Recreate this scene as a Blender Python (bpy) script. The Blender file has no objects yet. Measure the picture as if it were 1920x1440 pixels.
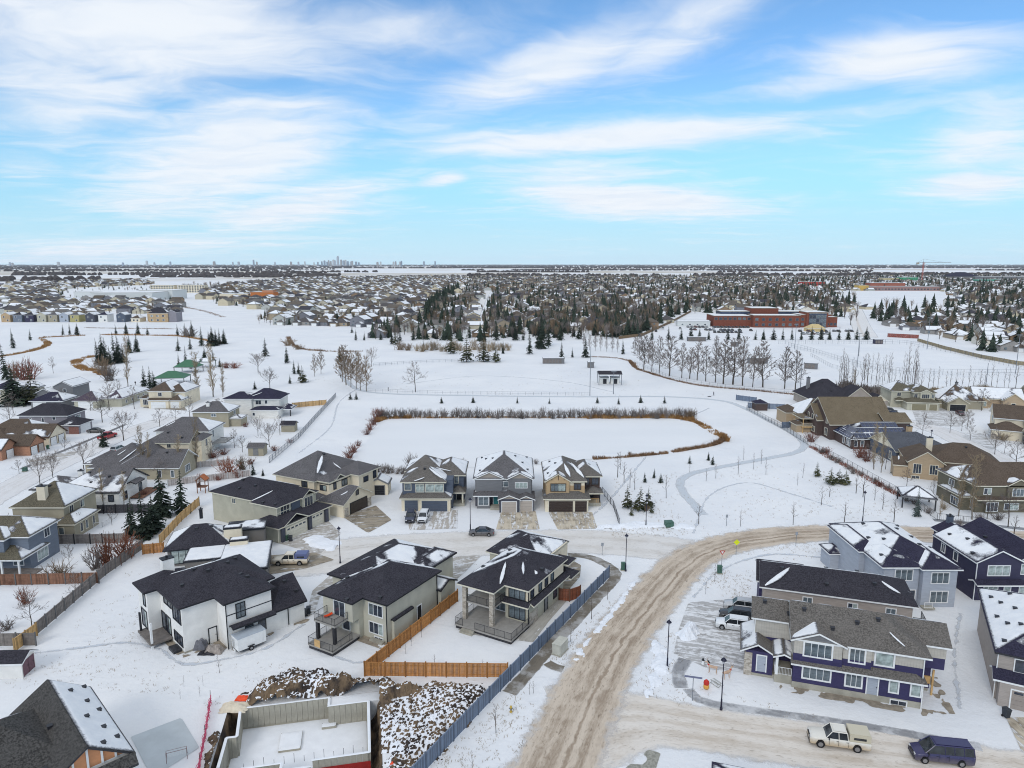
import bpy, math, random
from mathutils import Vector, noise as mnoise
R = math.radians
SC = bpy.context.scene
COL = SC.collection
random.seed(7)
# ---------------------------------------------------------------- camera
H = 50.0
FPX = 1310.0
PITCH = math.atan(225 / FPX)
cd = bpy.data.cameras.new('camera'); cam = bpy.data.objects.new('camera', cd); COL.objects.link(cam)
cd.sensor_width = 36; cd.lens = FPX / 1920 * 36; cd.clip_start = .5; cd.clip_end = 90000
cam.location = (0, 0, H); cam.rotation_euler = (math.pi / 2 - PITCH, 0, 0)
SC.camera = cam
# ---------------------------------------------------------------- sun and sky
SUN_EL, SUN_AZ = 34, 205          # azimuth clockwise from +Y: behind the camera, a little to the left
sl = bpy.data.lights.new('sun', 'SUN'); so = bpy.data.objects.new('sun', sl); COL.objects.link(so)
sl.energy = 1.15; sl.angle = R(20); sl.color = (1, .955, .89)
so.rotation_euler = (R(90 - SUN_EL), 0, R(180 - SUN_AZ))
so.location = (0, 0, 80)
SC.view_settings.view_transform = 'Standard'
try: SC.view_settings.look = 'None'
except Exception: pass
SC.view_settings.exposure = 0.0
SC.view_settings.gamma = 1
SC.cycles.max_bounces = 5; SC.cycles.diffuse_bounces = 3; SC.cycles.volume_bounces = 1
SC.cycles.transparent_max_bounces = 8
SC.cycles.use_denoising = True; SC.cycles.filter_width = 1.05
SC.cycles.sample_clamp_indirect = 6

class NT:
    """tiny node-graph writer: every method returns an output socket"""
    def __init__(s, tree): s.t = tree
    def n(s, typ, **kw):
        nd = s.t.nodes.new(typ)
        for k, v in kw.items(): setattr(nd, k, v)
        return nd
    def put(s, sock, v):
        if v is None: return
        if isinstance(v, bpy.types.NodeSocket): s.t.links.new(v, sock)
        else: sock.default_value = v
    def m(s, op, a, b=None, c=None, clamp=False):
        nd = s.n('ShaderNodeMath', operation=op, use_clamp=clamp)
        for i, v in enumerate((a, b, c)): s.put(nd.inputs[i], v)
        return nd.outputs[0]
    def vm(s, op, a, b=None, scale=None):
        nd = s.n('ShaderNodeVectorMath', operation=op)
        s.put(nd.inputs[0], a); s.put(nd.inputs[1], b)
        if scale is not None: s.put(nd.inputs['Scale'], scale)
        return nd.outputs['Value' if op in ('LENGTH', 'DOT_PRODUCT') else 'Vector']
    def mix(s, f, a, b, typ='MIX'):
        nd = s.n('ShaderNodeMix', data_type='RGBA', blend_type=typ)
        s.put(nd.inputs[0], f); s.put(nd.inputs[6], c4(a)); s.put(nd.inputs[7], c4(b))
        return nd.outputs[2]
    def noise(s, vec, scale, det=3, rough=.55, dist=0, out=0):
        nd = s.n('ShaderNodeTexNoise')
        s.put(nd.inputs['Vector'], vec); s.put(nd.inputs['Scale'], scale); s.put(nd.inputs['Detail'], det)
        s.put(nd.inputs['Roughness'], rough); s.put(nd.inputs['Distortion'], dist)
        return nd.outputs[out]
    def ramp(s, x, a, b):
        nd = s.n('ShaderNodeMapRange', interpolation_type='SMOOTHSTEP')
        s.put(nd.inputs[0], x); s.put(nd.inputs[1], a); s.put(nd.inputs[2], b)
        return nd.outputs[0]
    def sep(s, v):
        nd = s.n('ShaderNodeSeparateXYZ'); s.put(nd.inputs[0], v); return nd.outputs
    def comb(s, x, y, z):
        nd = s.n('ShaderNodeCombineXYZ')
        for i, v in enumerate((x, y, z)): s.put(nd.inputs[i], v)
        return nd.outputs[0]
    def map(s, v, sc=(1, 1, 1), loc=(0, 0, 0), rot=(0, 0, 0)):
        nd = s.n('ShaderNodeMapping'); s.put(nd.inputs[0], v)
        nd.inputs['Scale'].default_value = sc; nd.inputs['Location'].default_value = loc; nd.inputs['Rotation'].default_value = rot
        return nd.outputs[0]

def c4(v):
    return (*v, 1) if isinstance(v, tuple) and len(v) == 3 else v

def lin(r, g=None, b=None):
    if g is None: r, g, b = r
    f = lambda v: (v / 255 / 12.92) if v / 255 <= .04045 else ((v / 255 + .055) / 1.055) ** 2.4
    return (f(r), f(g), f(b))

W = bpy.data.worlds.new('World'); SC.world = W; W.use_nodes = True
nt = NT(W.node_tree); W.node_tree.nodes.clear()
out = nt.n('ShaderNodeOutputWorld'); bg = nt.n('ShaderNodeBackground'); bg.inputs[1].default_value = .119
W.node_tree.links.new(bg.outputs[0], out.inputs[0])
sky = nt.n('ShaderNodeTexSky', sky_type='NISHITA'); sky.sun_disc = False
sky.sun_elevation = R(SUN_EL); sky.sun_rotation = R(SUN_AZ); sky.altitude = 700; sky.air_density = 1.0; sky.dust_density = .35; sky.ozone_density = 1.6
tc = nt.n('ShaderNodeTexCoord'); d = tc.outputs['Generated']
dx, dy, dz = nt.sep(d)[0:3]
az = nt.m('MULTIPLY', nt.m('ARCTAN2', dx, dy), 180 / math.pi)          # degrees, 0 = straight ahead
el = nt.m('MULTIPLY', nt.m('ARCSINE', dz), 180 / math.pi)
# cloud sheet: flat coordinates on a plane overhead, so streaks fan out towards the horizon
zz = nt.m('MAXIMUM', nt.m('ADD', dz, .07), .03)
pl = nt.comb(nt.m('DIVIDE', dx, zz), nt.m('DIVIDE', dy, zz), 0.0)
warp = nt.vm('SCALE', nt.noise(pl, 1.3, 3, .5, out=1), scale=.9)
plw = nt.vm('ADD', pl, warp)
n1 = nt.noise(nt.map(plw, (.6, 1.1, 1), rot=(0, 0, .5)), 1.15, 7, .58, .3)
n2 = nt.noise(nt.map(plw, (1.2, 2.3, 1), rot=(0, 0, .75)), 1.7, 6, .58, .3)
nz = nt.m('ADD', nt.m('MULTIPLY', n1, .6), nt.m('MULTIPLY', n2, .4))
# denser banks of cloud: azimuth, elevation, half-widths and tilt in degrees
BANKS = [(-26.8, 15.3, 14.5, 4.2, 5, 1.0), (-21.2, 7.9, 9.8, 4.1, 20, 1.0), (-16.5, 4.4, 8.2, 1.7, 12, .95), (-31.2, 11.5, 6.4, 3.6, 0, .8), (-28, 1.1, 11.4, 1.1, 5, .8), (-33.8, 6, 2.9, 1.3, 0, .5),
         (1.6, 14.1, 11, 2.0, 18, .85), (13.2, 16.6, 7.7, 2.1, 20, .65), (7.9, 9.6, 18.6, 1.2, 3, 1.05), (9.3, 4.9, 9.8, 1.4, -4, 1.25), (5.1, 6.8, 8.7, 1.7, 0, .65), (26.7, 13.5, 7.9, 1.7, -4, 1.15),
         (22.7, 12.7, 6.7, 1.4, 0, .85), (33, 8.4, 3.8, 2.6, 0, .8), (32.7, 5.1, 3.9, 1.1, 0, .95), (-5.5, 6.5, 2.1, .6, 8, .85), (-10.5, 17.1, 10.5, 2.1, 0, .6)]
bank = None
for (a0, e0, wa, we, rt, k) in BANKS:
    c, s_ = math.cos(R(rt)), math.sin(R(rt))
    da = nt.m('SUBTRACT', az, a0); de = nt.m('SUBTRACT', el, e0)
    u = nt.m('MULTIPLY', nt.m('ADD', nt.m('MULTIPLY', da, c), nt.m('MULTIPLY', de, s_)), 1 / wa)
    v = nt.m('MULTIPLY', nt.m('SUBTRACT', nt.m('MULTIPLY', de, c), nt.m('MULTIPLY', da, s_)), 1 / we)
    q = nt.m('ADD', nt.m('MULTIPLY', u, u), nt.m('MULTIPLY', v, v))
    g = nt.m('MULTIPLY', nt.m('EXPONENT', nt.m('MULTIPLY', q, -1)), k)
    bank = g if bank is None else nt.m('MAXIMUM', bank, g)
# everywhere outside the picture the same sort of broken cloud goes on
rest = nt.m('MULTIPLY', nt.ramp(nt.noise(pl, .5, 2), .35, .7), nt.ramp(nt.m('ABSOLUTE', az), 37, 50))
up_ = nt.m('MULTIPLY', nt.ramp(el, 20, 30), .75)
bank = nt.m('MAXIMUM', bank, nt.m('MAXIMUM', rest, up_))
cl = nt.m('ADD', nt.m('MULTIPLY', bank, .86), nt.m('MULTIPLY', nt.m('SUBTRACT', nz, .5), 2.0))
mask = nt.m('MULTIPLY', nt.ramp(cl, .0, .84), nt.m('ADD', .78, nt.m('MULTIPLY', bank, .2)), clamp=True)
SKYTINT = (.83, 1.15, 1.35)
sk = nt.mix(1.0, sky.outputs[0], SKYTINT, 'MULTIPLY')
sk = nt.mix(nt.m('MULTIPLY', nt.ramp(el, 15, 0), .92), sk, (3.1, 6.1, 7.9))
sk = nt.mix(nt.m('MULTIPLY', nt.ramp(el, 6, -1), .75), sk, (5.6, 7.3, 8.2))          # clear cold air: pale blue, not yellow, down to the horizon
ccol = nt.mix(nt.ramp(n2, .3, .7), (6.7, 7.35, 8.2), (7.5, 7.9, 8.4))
nt.put(bg.inputs[0], nt.mix(mask, sk, ccol))
# ---------------------------------------------------------------- geometry helpers
CP, SP = math.cos(PITCH), math.sin(PITCH)
def G(x, y, z=0.0):
    """ground point (at height z) seen at a spot of the 1920x1440 photograph"""
    u, v = (x - 960) / FPX, (720 - y) / FPX
    dz_ = -SP + v * CP
    t = (z - H) / dz_
    return (u * t, (CP + v * SP) * t)

class MB:
    def __init__(s): s.v = []; s.f = []; s.m = []; s.uv = None; s.att = {}
    def poly(s, pts, m=0):
        n = len(s.v); s.v += [tuple(p) for p in pts]; s.f.append(tuple(range(n, n + len(pts)))); s.m.append(m)
    def box(s, x0, y0, z0, x1, y1, z1, m=0):
        n = len(s.v)
        s.v += [(x0, y0, z0), (x1, y0, z0), (x1, y1, z0), (x0, y1, z0), (x0, y0, z1), (x1, y0, z1), (x1, y1, z1), (x0, y1, z1)]
        for f in ((0, 3, 2, 1), (4, 5, 6, 7), (0, 1, 5, 4), (1, 2, 6, 5), (2, 3, 7, 6), (3, 0, 4, 7)):
            s.f.append(tuple(n + i for i in f)); s.m.append(m)
    def tube(s, a, b, r0, r1, k=5, m=0, cap=False):
        a, b = Vector(a), Vector(b); ax = b - a
        if ax.length < 1e-6: return
        ax.normalize(); t = Vector((0, 0, 1)) if abs(ax.z) < .9 else Vector((1, 0, 0))
        p = ax.cross(t).normalized(); q = ax.cross(p); n = len(s.v)
        for (c, r) in ((a, r0), (b, r1)):
            for i in range(k):
                w = 2 * math.pi * i / k
                s.v.append(tuple(c + p * (r * math.cos(w)) + q * (r * math.sin(w))))
        for i in range(k):
            j = (i + 1) % k
            s.f.append((n + i, n + k + i, n + k + j, n + j)); s.m.append(m)
        if cap:
            s.f.append(tuple(n + i for i in range(k))); s.m.append(m)
            s.f.append(tuple(n + k + k - 1 - i for i in range(k))); s.m.append(m)
    def rev(s, prof, k=10, m=0, cx=0, cy=0):
        """surface of revolution about z: prof = [(r, z)...]"""
        n = len(s.v)
        for (r, z) in prof:
            for i in range(k):
                w = 2 * math.pi * i / k; s.v.append((cx + r * math.cos(w), cy + r * math.sin(w), z))
        for a in range(len(prof) - 1):
            for i in range(k):
                j = (i + 1) % k
                s.f.append((n + a * k + i, n + a * k + j, n + (a + 1) * k + j, n + (a + 1) * k + i)); s.m.append(m)
    def prism(s, pts, z0, z1, m=0, mt=None):
        n = len(s.v); k = len(pts)
        s.v += [(p[0], p[1], z0) for p in pts] + [(p[0], p[1], z1) for p in pts]
        for i in range(k):
            j = (i + 1) % k; s.f.append((n + i, n + j, n + k + j, n + k + i)); s.m.append(m)
        s.f.append(tuple(n + k + i for i in range(k))); s.m.append(m if mt is None else mt)
    def add(s, o, loc=(0, 0, 0), rot=0.0, sc=1.0, mo=0):
        n = len(s.v); c, q = math.cos(rot) , math.sin(rot)
        s.v += [(loc[0] + sc * (x * c - y * q), loc[1] + sc * (x * q + y * c), loc[2] + sc * z) for (x, y, z) in o.v]
        s.f += [tuple(n + i for i in f) for f in o.f]; s.m += [mo + i for i in o.m]
    def mesh(s, name, mats, smooth=False):
        me = bpy.data.meshes.new(name); me.from_pydata(s.v, [], s.f)
        for m in (mats if isinstance(mats, (list, tuple)) else [mats]): me.materials.append(m)
        if any(s.m): me.polygons.foreach_set('material_index', s.m)
        if smooth: me.polygons.foreach_set('use_smooth', [True] * len(s.f))
        if s.uv:
            l = me.uv_layers.new(name='UVMap'); flat = []
            for f in s.f:
                for i in f: flat += s.uv[i]
            l.data.foreach_set('uv', flat)
        if s.att:
            a = me.attributes.new('thick', 'FLOAT', 'POINT'); a.data.foreach_set('value', [s.att.get(i, 1.0) for i in range(len(s.v))])
        me.update(); return me
    def obj(s, name, mats, parent=None, loc=None, rot=0.0, smooth=False):
        return place(s.mesh(name, mats, smooth), name, parent, loc, rot)

def place(me, name, parent=None, loc=None, rot=0.0):
    o = bpy.data.objects.new(name, me); COL.objects.link(o)
    if parent is not None: o.parent = parent
    if loc is not None: o.location = loc
    if rot: o.rotation_euler = (0, 0, rot)
    return o

def tag(o, label=None, cat=None, group=None, kind=None):
    if label: o['label'] = label
    if cat: o['category'] = cat
    if group: o['group'] = group
    if kind: o['kind'] = kind
    return o

def thing(name, label, cat, loc=(0, 0, 0), rot=0.0, group=None):
    o = place(None, name, None, (loc[0], loc[1], loc[2] if len(loc) > 2 else 0), rot)
    o.empty_display_size = .3
    return tag(o, label, cat, group)

def copy_tree(o, loc, rot=0.0, sc=None, label=None, group=None, kids=None):
    def cp(a, par):
        c = a.copy(); COL.objects.link(c)
        if par is not None: c.parent = par
        for ch in KIDS.get(a.name, ()): cp(ch, c)
        return c
    if o.name not in KIDS:
        def walk(a):
            KIDS[a.name] = list(a.children)
            for ch in a.children: walk(ch)
        walk(o)
    r = cp(o, None); r.location = loc; r.rotation_euler = (0, 0, rot)
    if sc is not None: r.scale = sc if isinstance(sc, tuple) else (sc, sc, sc)
    if label: r['label'] = label
    if group: r['group'] = group
    return r
KIDS = {}

# ---------------------------------------------------------------- materials
def newmat(name):
    m = bpy.data.materials.new(name); m.use_nodes = True
    t = NT(m.node_tree); b = m.node_tree.nodes['Principled BSDF']
    b.inputs['Specular IOR Level'].default_value = .25
    return m, t, b
def bump(t, b, h, st=.3, dist=.05):
    nd = t.n('ShaderNodeBump'); nd.inputs['Strength'].default_value = st; nd.inputs['Distance'].default_value = dist
    t.put(nd.inputs['Height'], h); t.t.links.new(nd.outputs[0], b.inputs['Normal'])
def wpos(t): return t.n('ShaderNodeNewGeometry').outputs['Position']
def opos(t): return t.n('ShaderNodeTexCoord').outputs['Object']
def orand(t): return t.n('ShaderNodeObjectInfo').outputs['Random']
_mats = {}
def plain(name, rgb, rough=.6, var=.12, sc=1.5, metal=0.0, spec=.25, rnd=0.0, fine=0.0):
    """painted or raw surface with grain and blotches"""
    if name in _mats: return _mats[name]
    m, t, b = newmat(name); p = opos(t)
    a = tuple(c * (1 - var) for c in rgb); z = tuple(min(1, c * (1 + var)) for c in rgb)
    col = t.mix(t.ramp(t.noise(p, sc, 5, .6), .3, .7), a, z)
    if fine: col = t.mix(t.ramp(t.noise(p, 30, 2), .35, .65), col, t.mix(1.0, col, (1 - fine,) * 3, 'MULTIPLY'))
    if rnd: col = t.mix(1.0, col, t.mix(orand(t), (1 - rnd,) * 3, (1 + rnd,) * 3), 'MULTIPLY')
    t.put(b.inputs['Base Color'], col); b.inputs['Roughness'].default_value = rough
    b.inputs['Metallic'].default_value = metal; b.inputs['Specular IOR Level'].default_value = spec
    _mats[name] = m; return m
def stucco(name, rgb): return plain('stucco_' + name, rgb, .9, .09, .4, fine=.12)
def siding(name, rgb, pitch=.2, vertical=False):
    k = 'siding_' + name
    if k in _mats: return _mats[k]
    m, t, b = newmat(k); p = opos(t); x, y, z = t.sep(p)[0:3]
    s = t.m('ADD', x, y) if vertical else z
    saw = t.m('FRACT', t.m('MULTIPLY', s, 1 / pitch))
    line = t.ramp(saw, .0, .12)
    col = t.mix(t.ramp(t.noise(t.map(p, (.6, .6, 3)), 1.2, 4), .3, .7), tuple(c * .92 for c in rgb), tuple(c * 1.06 for c in rgb))
    # the lap joint between boards
    col = t.mix(line, t.mix(1.0, col, (.72, .72, .74), 'MULTIPLY'), col)
    t.put(b.inputs['Base Color'], col); b.inputs['Roughness'].default_value = .65
    bump(t, b, saw, .5, .02)
    _mats[k] = m; return m
def shingle(name, rgb, var=.35):
    k = 'shingle_' + name
    if k in _mats: return _mats[k]
    m, t, b = newmat(k); p = opos(t)
    n = t.noise(p, 5.5, 2, .7); n2 = t.noise(p, .55, 4, .6); n3 = t.noise(p, 16, 1)
    col = t.mix(t.ramp(n, .34, .66), tuple(c * (1 - var) for c in rgb), tuple(c * (1 + var) for c in rgb))
    col = t.mix(t.m('MULTIPLY', t.ramp(n2, .4, .75), .5), col, tuple(c * 1.25 + .01 for c in rgb))
    x, y, z = t.sep(p)[0:3]
    row = t.ramp(t.m('FRACT', t.m('MULTIPLY', z, 1 / .09)), 0, .3)
    col = t.mix(row, t.mix(1.0, col, (.8, .8, .8), 'MULTIPLY'), col)
    t.put(b.inputs['Base Color'], col); b.inputs['Roughness'].default_value = .92; b.inputs['Specular IOR Level'].default_value = .12
    bump(t, b, t.m('ADD', n3, n), .5, .03)
    _mats[k] = m; return m
def inpoly(x, y, P):
    c = False; j = len(P) - 1
    for i in range(len(P)):
        if (P[i][1] > y) != (P[j][1] > y) and x < (P[j][0] - P[i][0]) * (y - P[i][1]) / (P[j][1] - P[i][1]) + P[i][0]: c = not c
        j = i
    return c
def edged(x, y, P):
    dm = 1e9
    for i in range(len(P)):
        (x0, y0), (x1, y1) = P[i][:2], P[(i + 1) % len(P)][:2]; vx, vy = x1 - x0, y1 - y0
        k = max(0, min(1, ((x - x0) * vx + (y - y0) * vy) / (vx * vx + vy * vy + 1e-9))); dm = min(dm, math.hypot(x - x0 - k * vx, y - y0 - k * vy))
    return dm
def snow_col(t, p):
    a = t.mix(t.ramp(t.noise(p, .045, 5, .6), .3, .7), (.74, .745, .755), (.815, .81, .805))
    return t.mix(t.m('MULTIPLY', t.ramp(t.noise(p, .9, 4, .6), .35, .75), .25), a, (.70, .71, .735))
M_SNOWF = plain('snow_far_roof', (.80, .81, .83), .8, .04, .8)
m, t, b = newmat('snow_roof'); p = wpos(t)
th_ = t.n('ShaderNodeAttribute', attribute_name='thick').outputs['Fac']          # thin melting snow lets the dark shingles through
th_ = t.ramp(t.m('ADD', th_, t.m('MULTIPLY', t.m('SUBTRACT', t.noise(p, 3.5, 5, .75), .5), .95)), .0, .46)
t.put(b.inputs['Base Color'], t.mix(th_, (.11, .11, .125), t.mix(t.ramp(t.noise(p, .8, 4), .3, .7), (.74, .75, .77), (.825, .825, .825))))
b.inputs['Roughness'].default_value = .8; bump(t, b, t.noise(p, 2.2, 4), .35, .15)
M_SNOWR = m
def glass(name, rgb, rough=.08):
    m, t, b = newmat('glass_' + name); p = opos(t)
    t.put(b.inputs['Base Color'], t.mix(t.ramp(t.noise(p, 1.1, 2), .3, .7), tuple(c * .55 for c in rgb), tuple(c * 1.4 for c in rgb)))
    b.inputs['Roughness'].default_value = rough; b.inputs['Specular IOR Level'].default_value = .6
    return m
M_GLASS = glass('dark', (.045, .055, .075)); M_GLASS2 = glass('mid', (.13, .16, .18)); M_GLASSC = glass('curtained', (.36, .42, .40), .2)
M_WHITE = plain('white_trim', (.76, .76, .75), .5, .05)
M_CREAMT = plain('cream_trim', lin(214, 208, 190), .5, .06)
M_BLACK = plain('black_trim', (.02, .021, .026), .5, .15)
M_DARK = plain('dark_metal', (.035, .035, .04), .45, .15)
M_GREYT = plain('grey_trim', (.2, .2, .2), .55, .1)
M_DECK = plain('deck_boards', lin(156, 152, 146), .8, .1)
M_CONC = plain('concrete', (.40, .375, .31), .9, .14, .8, fine=.15)
M_STEEL = plain('steel', lin(128, 132, 138), .5, .1, 2, .3)
m, t, b = newmat('stacked_stone'); p = opos(t)
vo = t.n('ShaderNodeTexVoronoi'); t.put(vo.inputs['Vector'], t.map(p, (1, 1, 2.2))); vo.inputs['Scale'].default_value = 2.6
hs = t.sep(vo.outputs['Color'])[0]
t.put(b.inputs['Base Color'], t.mix(hs, (.30, .26, .21), (.55, .50, .43))); b.inputs['Roughness'].default_value = .9
bump(t, b, vo.outputs['Distance'], .6, .06); M_STONE = m
M_WOOD = plain('cedar', lin(178, 124, 72), .75, .2, 2.2, rnd=.12)
M_WOODL = plain('pale_lumber', lin(196, 160, 110), .8, .15, 2.0)
M_GREYW = plain('grey_wood', lin(120, 113, 108), .85, .2, 2.0, rnd=.08)
M_BROWNW = plain('brown_wood', lin(126, 92, 74), .85, .2, 2.0, rnd=.08)
M_BLUEF = plain('blue_grey_fence', lin(112, 124, 142), .6, .08, 1.0, rnd=.05)

# ---------------------------------------------------------------- snow lying on a sloping or level polygon
def snow_patch(mb, poly, lev, seed=0.0, g=.5, th=.10, fs=.33, bx=0.0, by=0.0, inset=.12, m=0, amp=1.0, conc=False):
    P = [Vector(q) for q in poly]; n = Vector((0, 0, 0))
    for i in range(len(P)): n += P[i].cross(P[(i + 1) % len(P)])
    if n.length < 1e-9: return
    n.normalize()
    if n.z < 0: n = -n
    ex = Vector((-n.y, n.x, 0))
    ex = ex.normalized() if ex.length > 1e-4 else Vector((1, 0, 0))
    ey = n.cross(ex)                               # up the slope
    o = P[0]; q2 = [((q - o).dot(ex), (q - o).dot(ey)) for q in P]
    ar = sum(q2[i][0] * q2[(i + 1) % len(q2)][1] - q2[(i + 1) % len(q2)][0] * q2[i][1] for i in range(len(q2)))
    if ar < 0: q2 = q2[::-1]
    E = []
    for i in range(len(q2)):
        (x0, y0), (x1, y1) = q2[i], q2[(i + 1) % len(q2)]; L = math.hypot(x1 - x0, y1 - y0)
        if L > 1e-5: E.append((x0, y0, -(y1 - y0) / L, (x1 - x0) / L))
    xs = [q[0] for q in q2]; ys = [q[1] for q in q2]; x0, x1, y0, y1 = min(xs), max(xs), min(ys), max(ys)
    g = max(g, (x1 - x0) / 60, (y1 - y0) / 60)
    nx, ny = int((x1 - x0) / g) + 2, int((y1 - y0) / g) + 2
    val = {}
    for j in range(ny + 1):
        for i in range(nx + 1):
            x, y = x0 + (i - .5) * g, y0 + (j - .5) * g
            ed = (edged(x, y, q2) * (1 if inpoly(x, y, q2) else -1) if conc else min((x - a) * c + (y - b_) * d_ for (a, b_, c, d_) in E)) - inset
            f = amp * mnoise.fractal((x * fs + seed * 7.3, y * fs + seed * 3.1, seed), 1.0, 2.0, 5) * (1 + .0) + .09 * mnoise.noise((x * 1.7 + seed, y * 1.7, seed)) + (lev * 2 - 1) * .9
            f += bx * ((x - x0) / max(.1, x1 - x0) - .5) * 2 + by * ((y - y0) / max(.1, y1 - y0) - .5) * 2
            val[i, j] = (x, y, min(f, ed * 1.5))
    vid = {}
    def vert(a, b_):
        if a[2] > 0 and b_ is None: x, y, f = a
        else:
            k = a[2] / (a[2] - b_[2]); x, y, f = a[0] + (b_[0] - a[0]) * k, a[1] + (b_[1] - a[1]) * k, 0
        key = (round(x, 3), round(y, 3))
        if key not in vid:
            mb.att[len(mb.v)] = max(0.0, min(1.0, f * 1.15)); vid[key] = len(mb.v); w = o + ex * x + ey * y + n * (.012 + th * min(1, f * 2.5)); mb.v.append(tuple(w))
        return vid[key]
    for j in range(ny):
        for i in range(nx):
            c = [val[i, j], val[i + 1, j], val[i + 1, j + 1], val[i, j + 1]]
            for tri in ((c[0], c[1], c[2]), (c[0], c[2], c[3])):
                if max(q[2] for q in tri) <= 0: continue
                pts = []
                for a in range(3):
                    u_, w_ = tri[a], tri[(a + 1) % 3]
                    if u_[2] > 0: pts.append(vert(u_, None))
                    if (u_[2] > 0) != (w_[2] > 0): pts.append(vert(u_, w_))
                if len(pts) >= 3 and len(set(pts)) == len(pts):
                    mb.f.append(tuple(pts)); mb.m.append(m)

def snow_strip(mb, a, b, w, n=8, th=.12, seed=0):
    """a lens of snow left along a valley or hip, a and b on the roof"""
    a, b = Vector(a), Vector(b); d_ = b - a; s_ = d_.cross(Vector((0, 0, 1))).normalized(); base = len(mb.v)
    for i in range(n + 1):
        k = i / n; c = a + d_ * k; ww = w * (math.sin(math.pi * min(1, max(.02, k))) ** .6) * (1 + .3 * mnoise.noise((k * 5 + seed, seed, 0)))
        mb.v += [tuple(c - s_ * ww + Vector((0, 0, .0))), tuple(c + Vector((0, 0, th))), tuple(c + s_ * ww)]
    for i in range(n + 1): mb.att[base + 3 * i] = .12; mb.att[base + 3 * i + 2] = .12
    for i in range(n):
        q = base + 3 * i
        mb.f += [(q, q + 1, q + 4, q + 3), (q + 1, q + 2, q + 5, q + 4)]; mb.m += [0, 0]

# ---------------------------------------------------------------- houses
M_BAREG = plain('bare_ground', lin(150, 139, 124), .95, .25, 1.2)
def dirs(th): return (math.cos(R(th)), math.sin(R(th)))
FACE = {'F': 0.0, 'R': math.pi / 2, 'B': math.pi, 'L': -math.pi / 2}
_wc = {}
def win_meshes(w, h, n, tm, gm, tr):
    k = (round(w, 2), round(h, 2), n, tm.name, gm.name, tr)
    if k not in _wc:
        f = MB(); b_ = .06
        f.box(-w / 2 - tr, -.09, -tr, w / 2 + tr, 0, 0); f.box(-w / 2 - tr, -.09, h, w / 2 + tr, 0, h + tr)
        f.box(-w / 2 - tr, -.09, 0, -w / 2, 0, h); f.box(w / 2, -.09, 0, w / 2 + tr, 0, h)
        for i in range(1, n): f.box(-w / 2 + w * i / n - b_ / 2, -.075, 0, -w / 2 + w * i / n + b_ / 2, 0, h)
        p_ = MB(); q = w / n / 2 - .03; p_.box(-q, -.03, .0, q, -.005, h)
        _wc[k] = (f.mesh('window', tm), p_.mesh('pane', gm))
    return _wc[k]

def roof_polys(x0, y0, x1, y1, ze, axis, ends, p):
    if axis == 'y':
        return [([(q[1], q[0], q[2]) for q in pl][::-1], {'F': 'L', 'B': 'R', 'L': 'F', 'R': 'B'}[k]) for (pl, k) in roof_polys(y0, x0, y1, x1, ze, 'x', ends, p)]
    r = (y1 - y0) / 2; ym = (y0 + y1) / 2; zr = ze + p * r
    xa = x0 + (r if ends[0] == 'h' else 0); xb = x1 - (r if ends[1] == 'h' else 0)
    if xa > xb: xa = xb = (xa + xb) / 2
    P = [([(x0, y0, ze), (x1, y0, ze), (xb, ym, zr), (xa, ym, zr)] if xb - xa > .01 else [(x0, y0, ze), (x1, y0, ze), (xa, ym, zr)], 'F'),
         ([(x1, y1, ze), (x0, y1, ze), (xa, ym, zr), (xb, ym, zr)] if xb - xa > .01 else [(x1, y1, ze), (x0, y1, ze), (xa, ym, zr)], 'B')]
    if ends[0] == 'h': P.append(([(x0, y1, ze), (x0, y0, ze), (xa, ym, zr)], 'L'))
    if ends[1] == 'h': P.append(([(x1, y0, ze), (x1, y1, ze), (xb, ym, zr)], 'R'))
    return P

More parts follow.
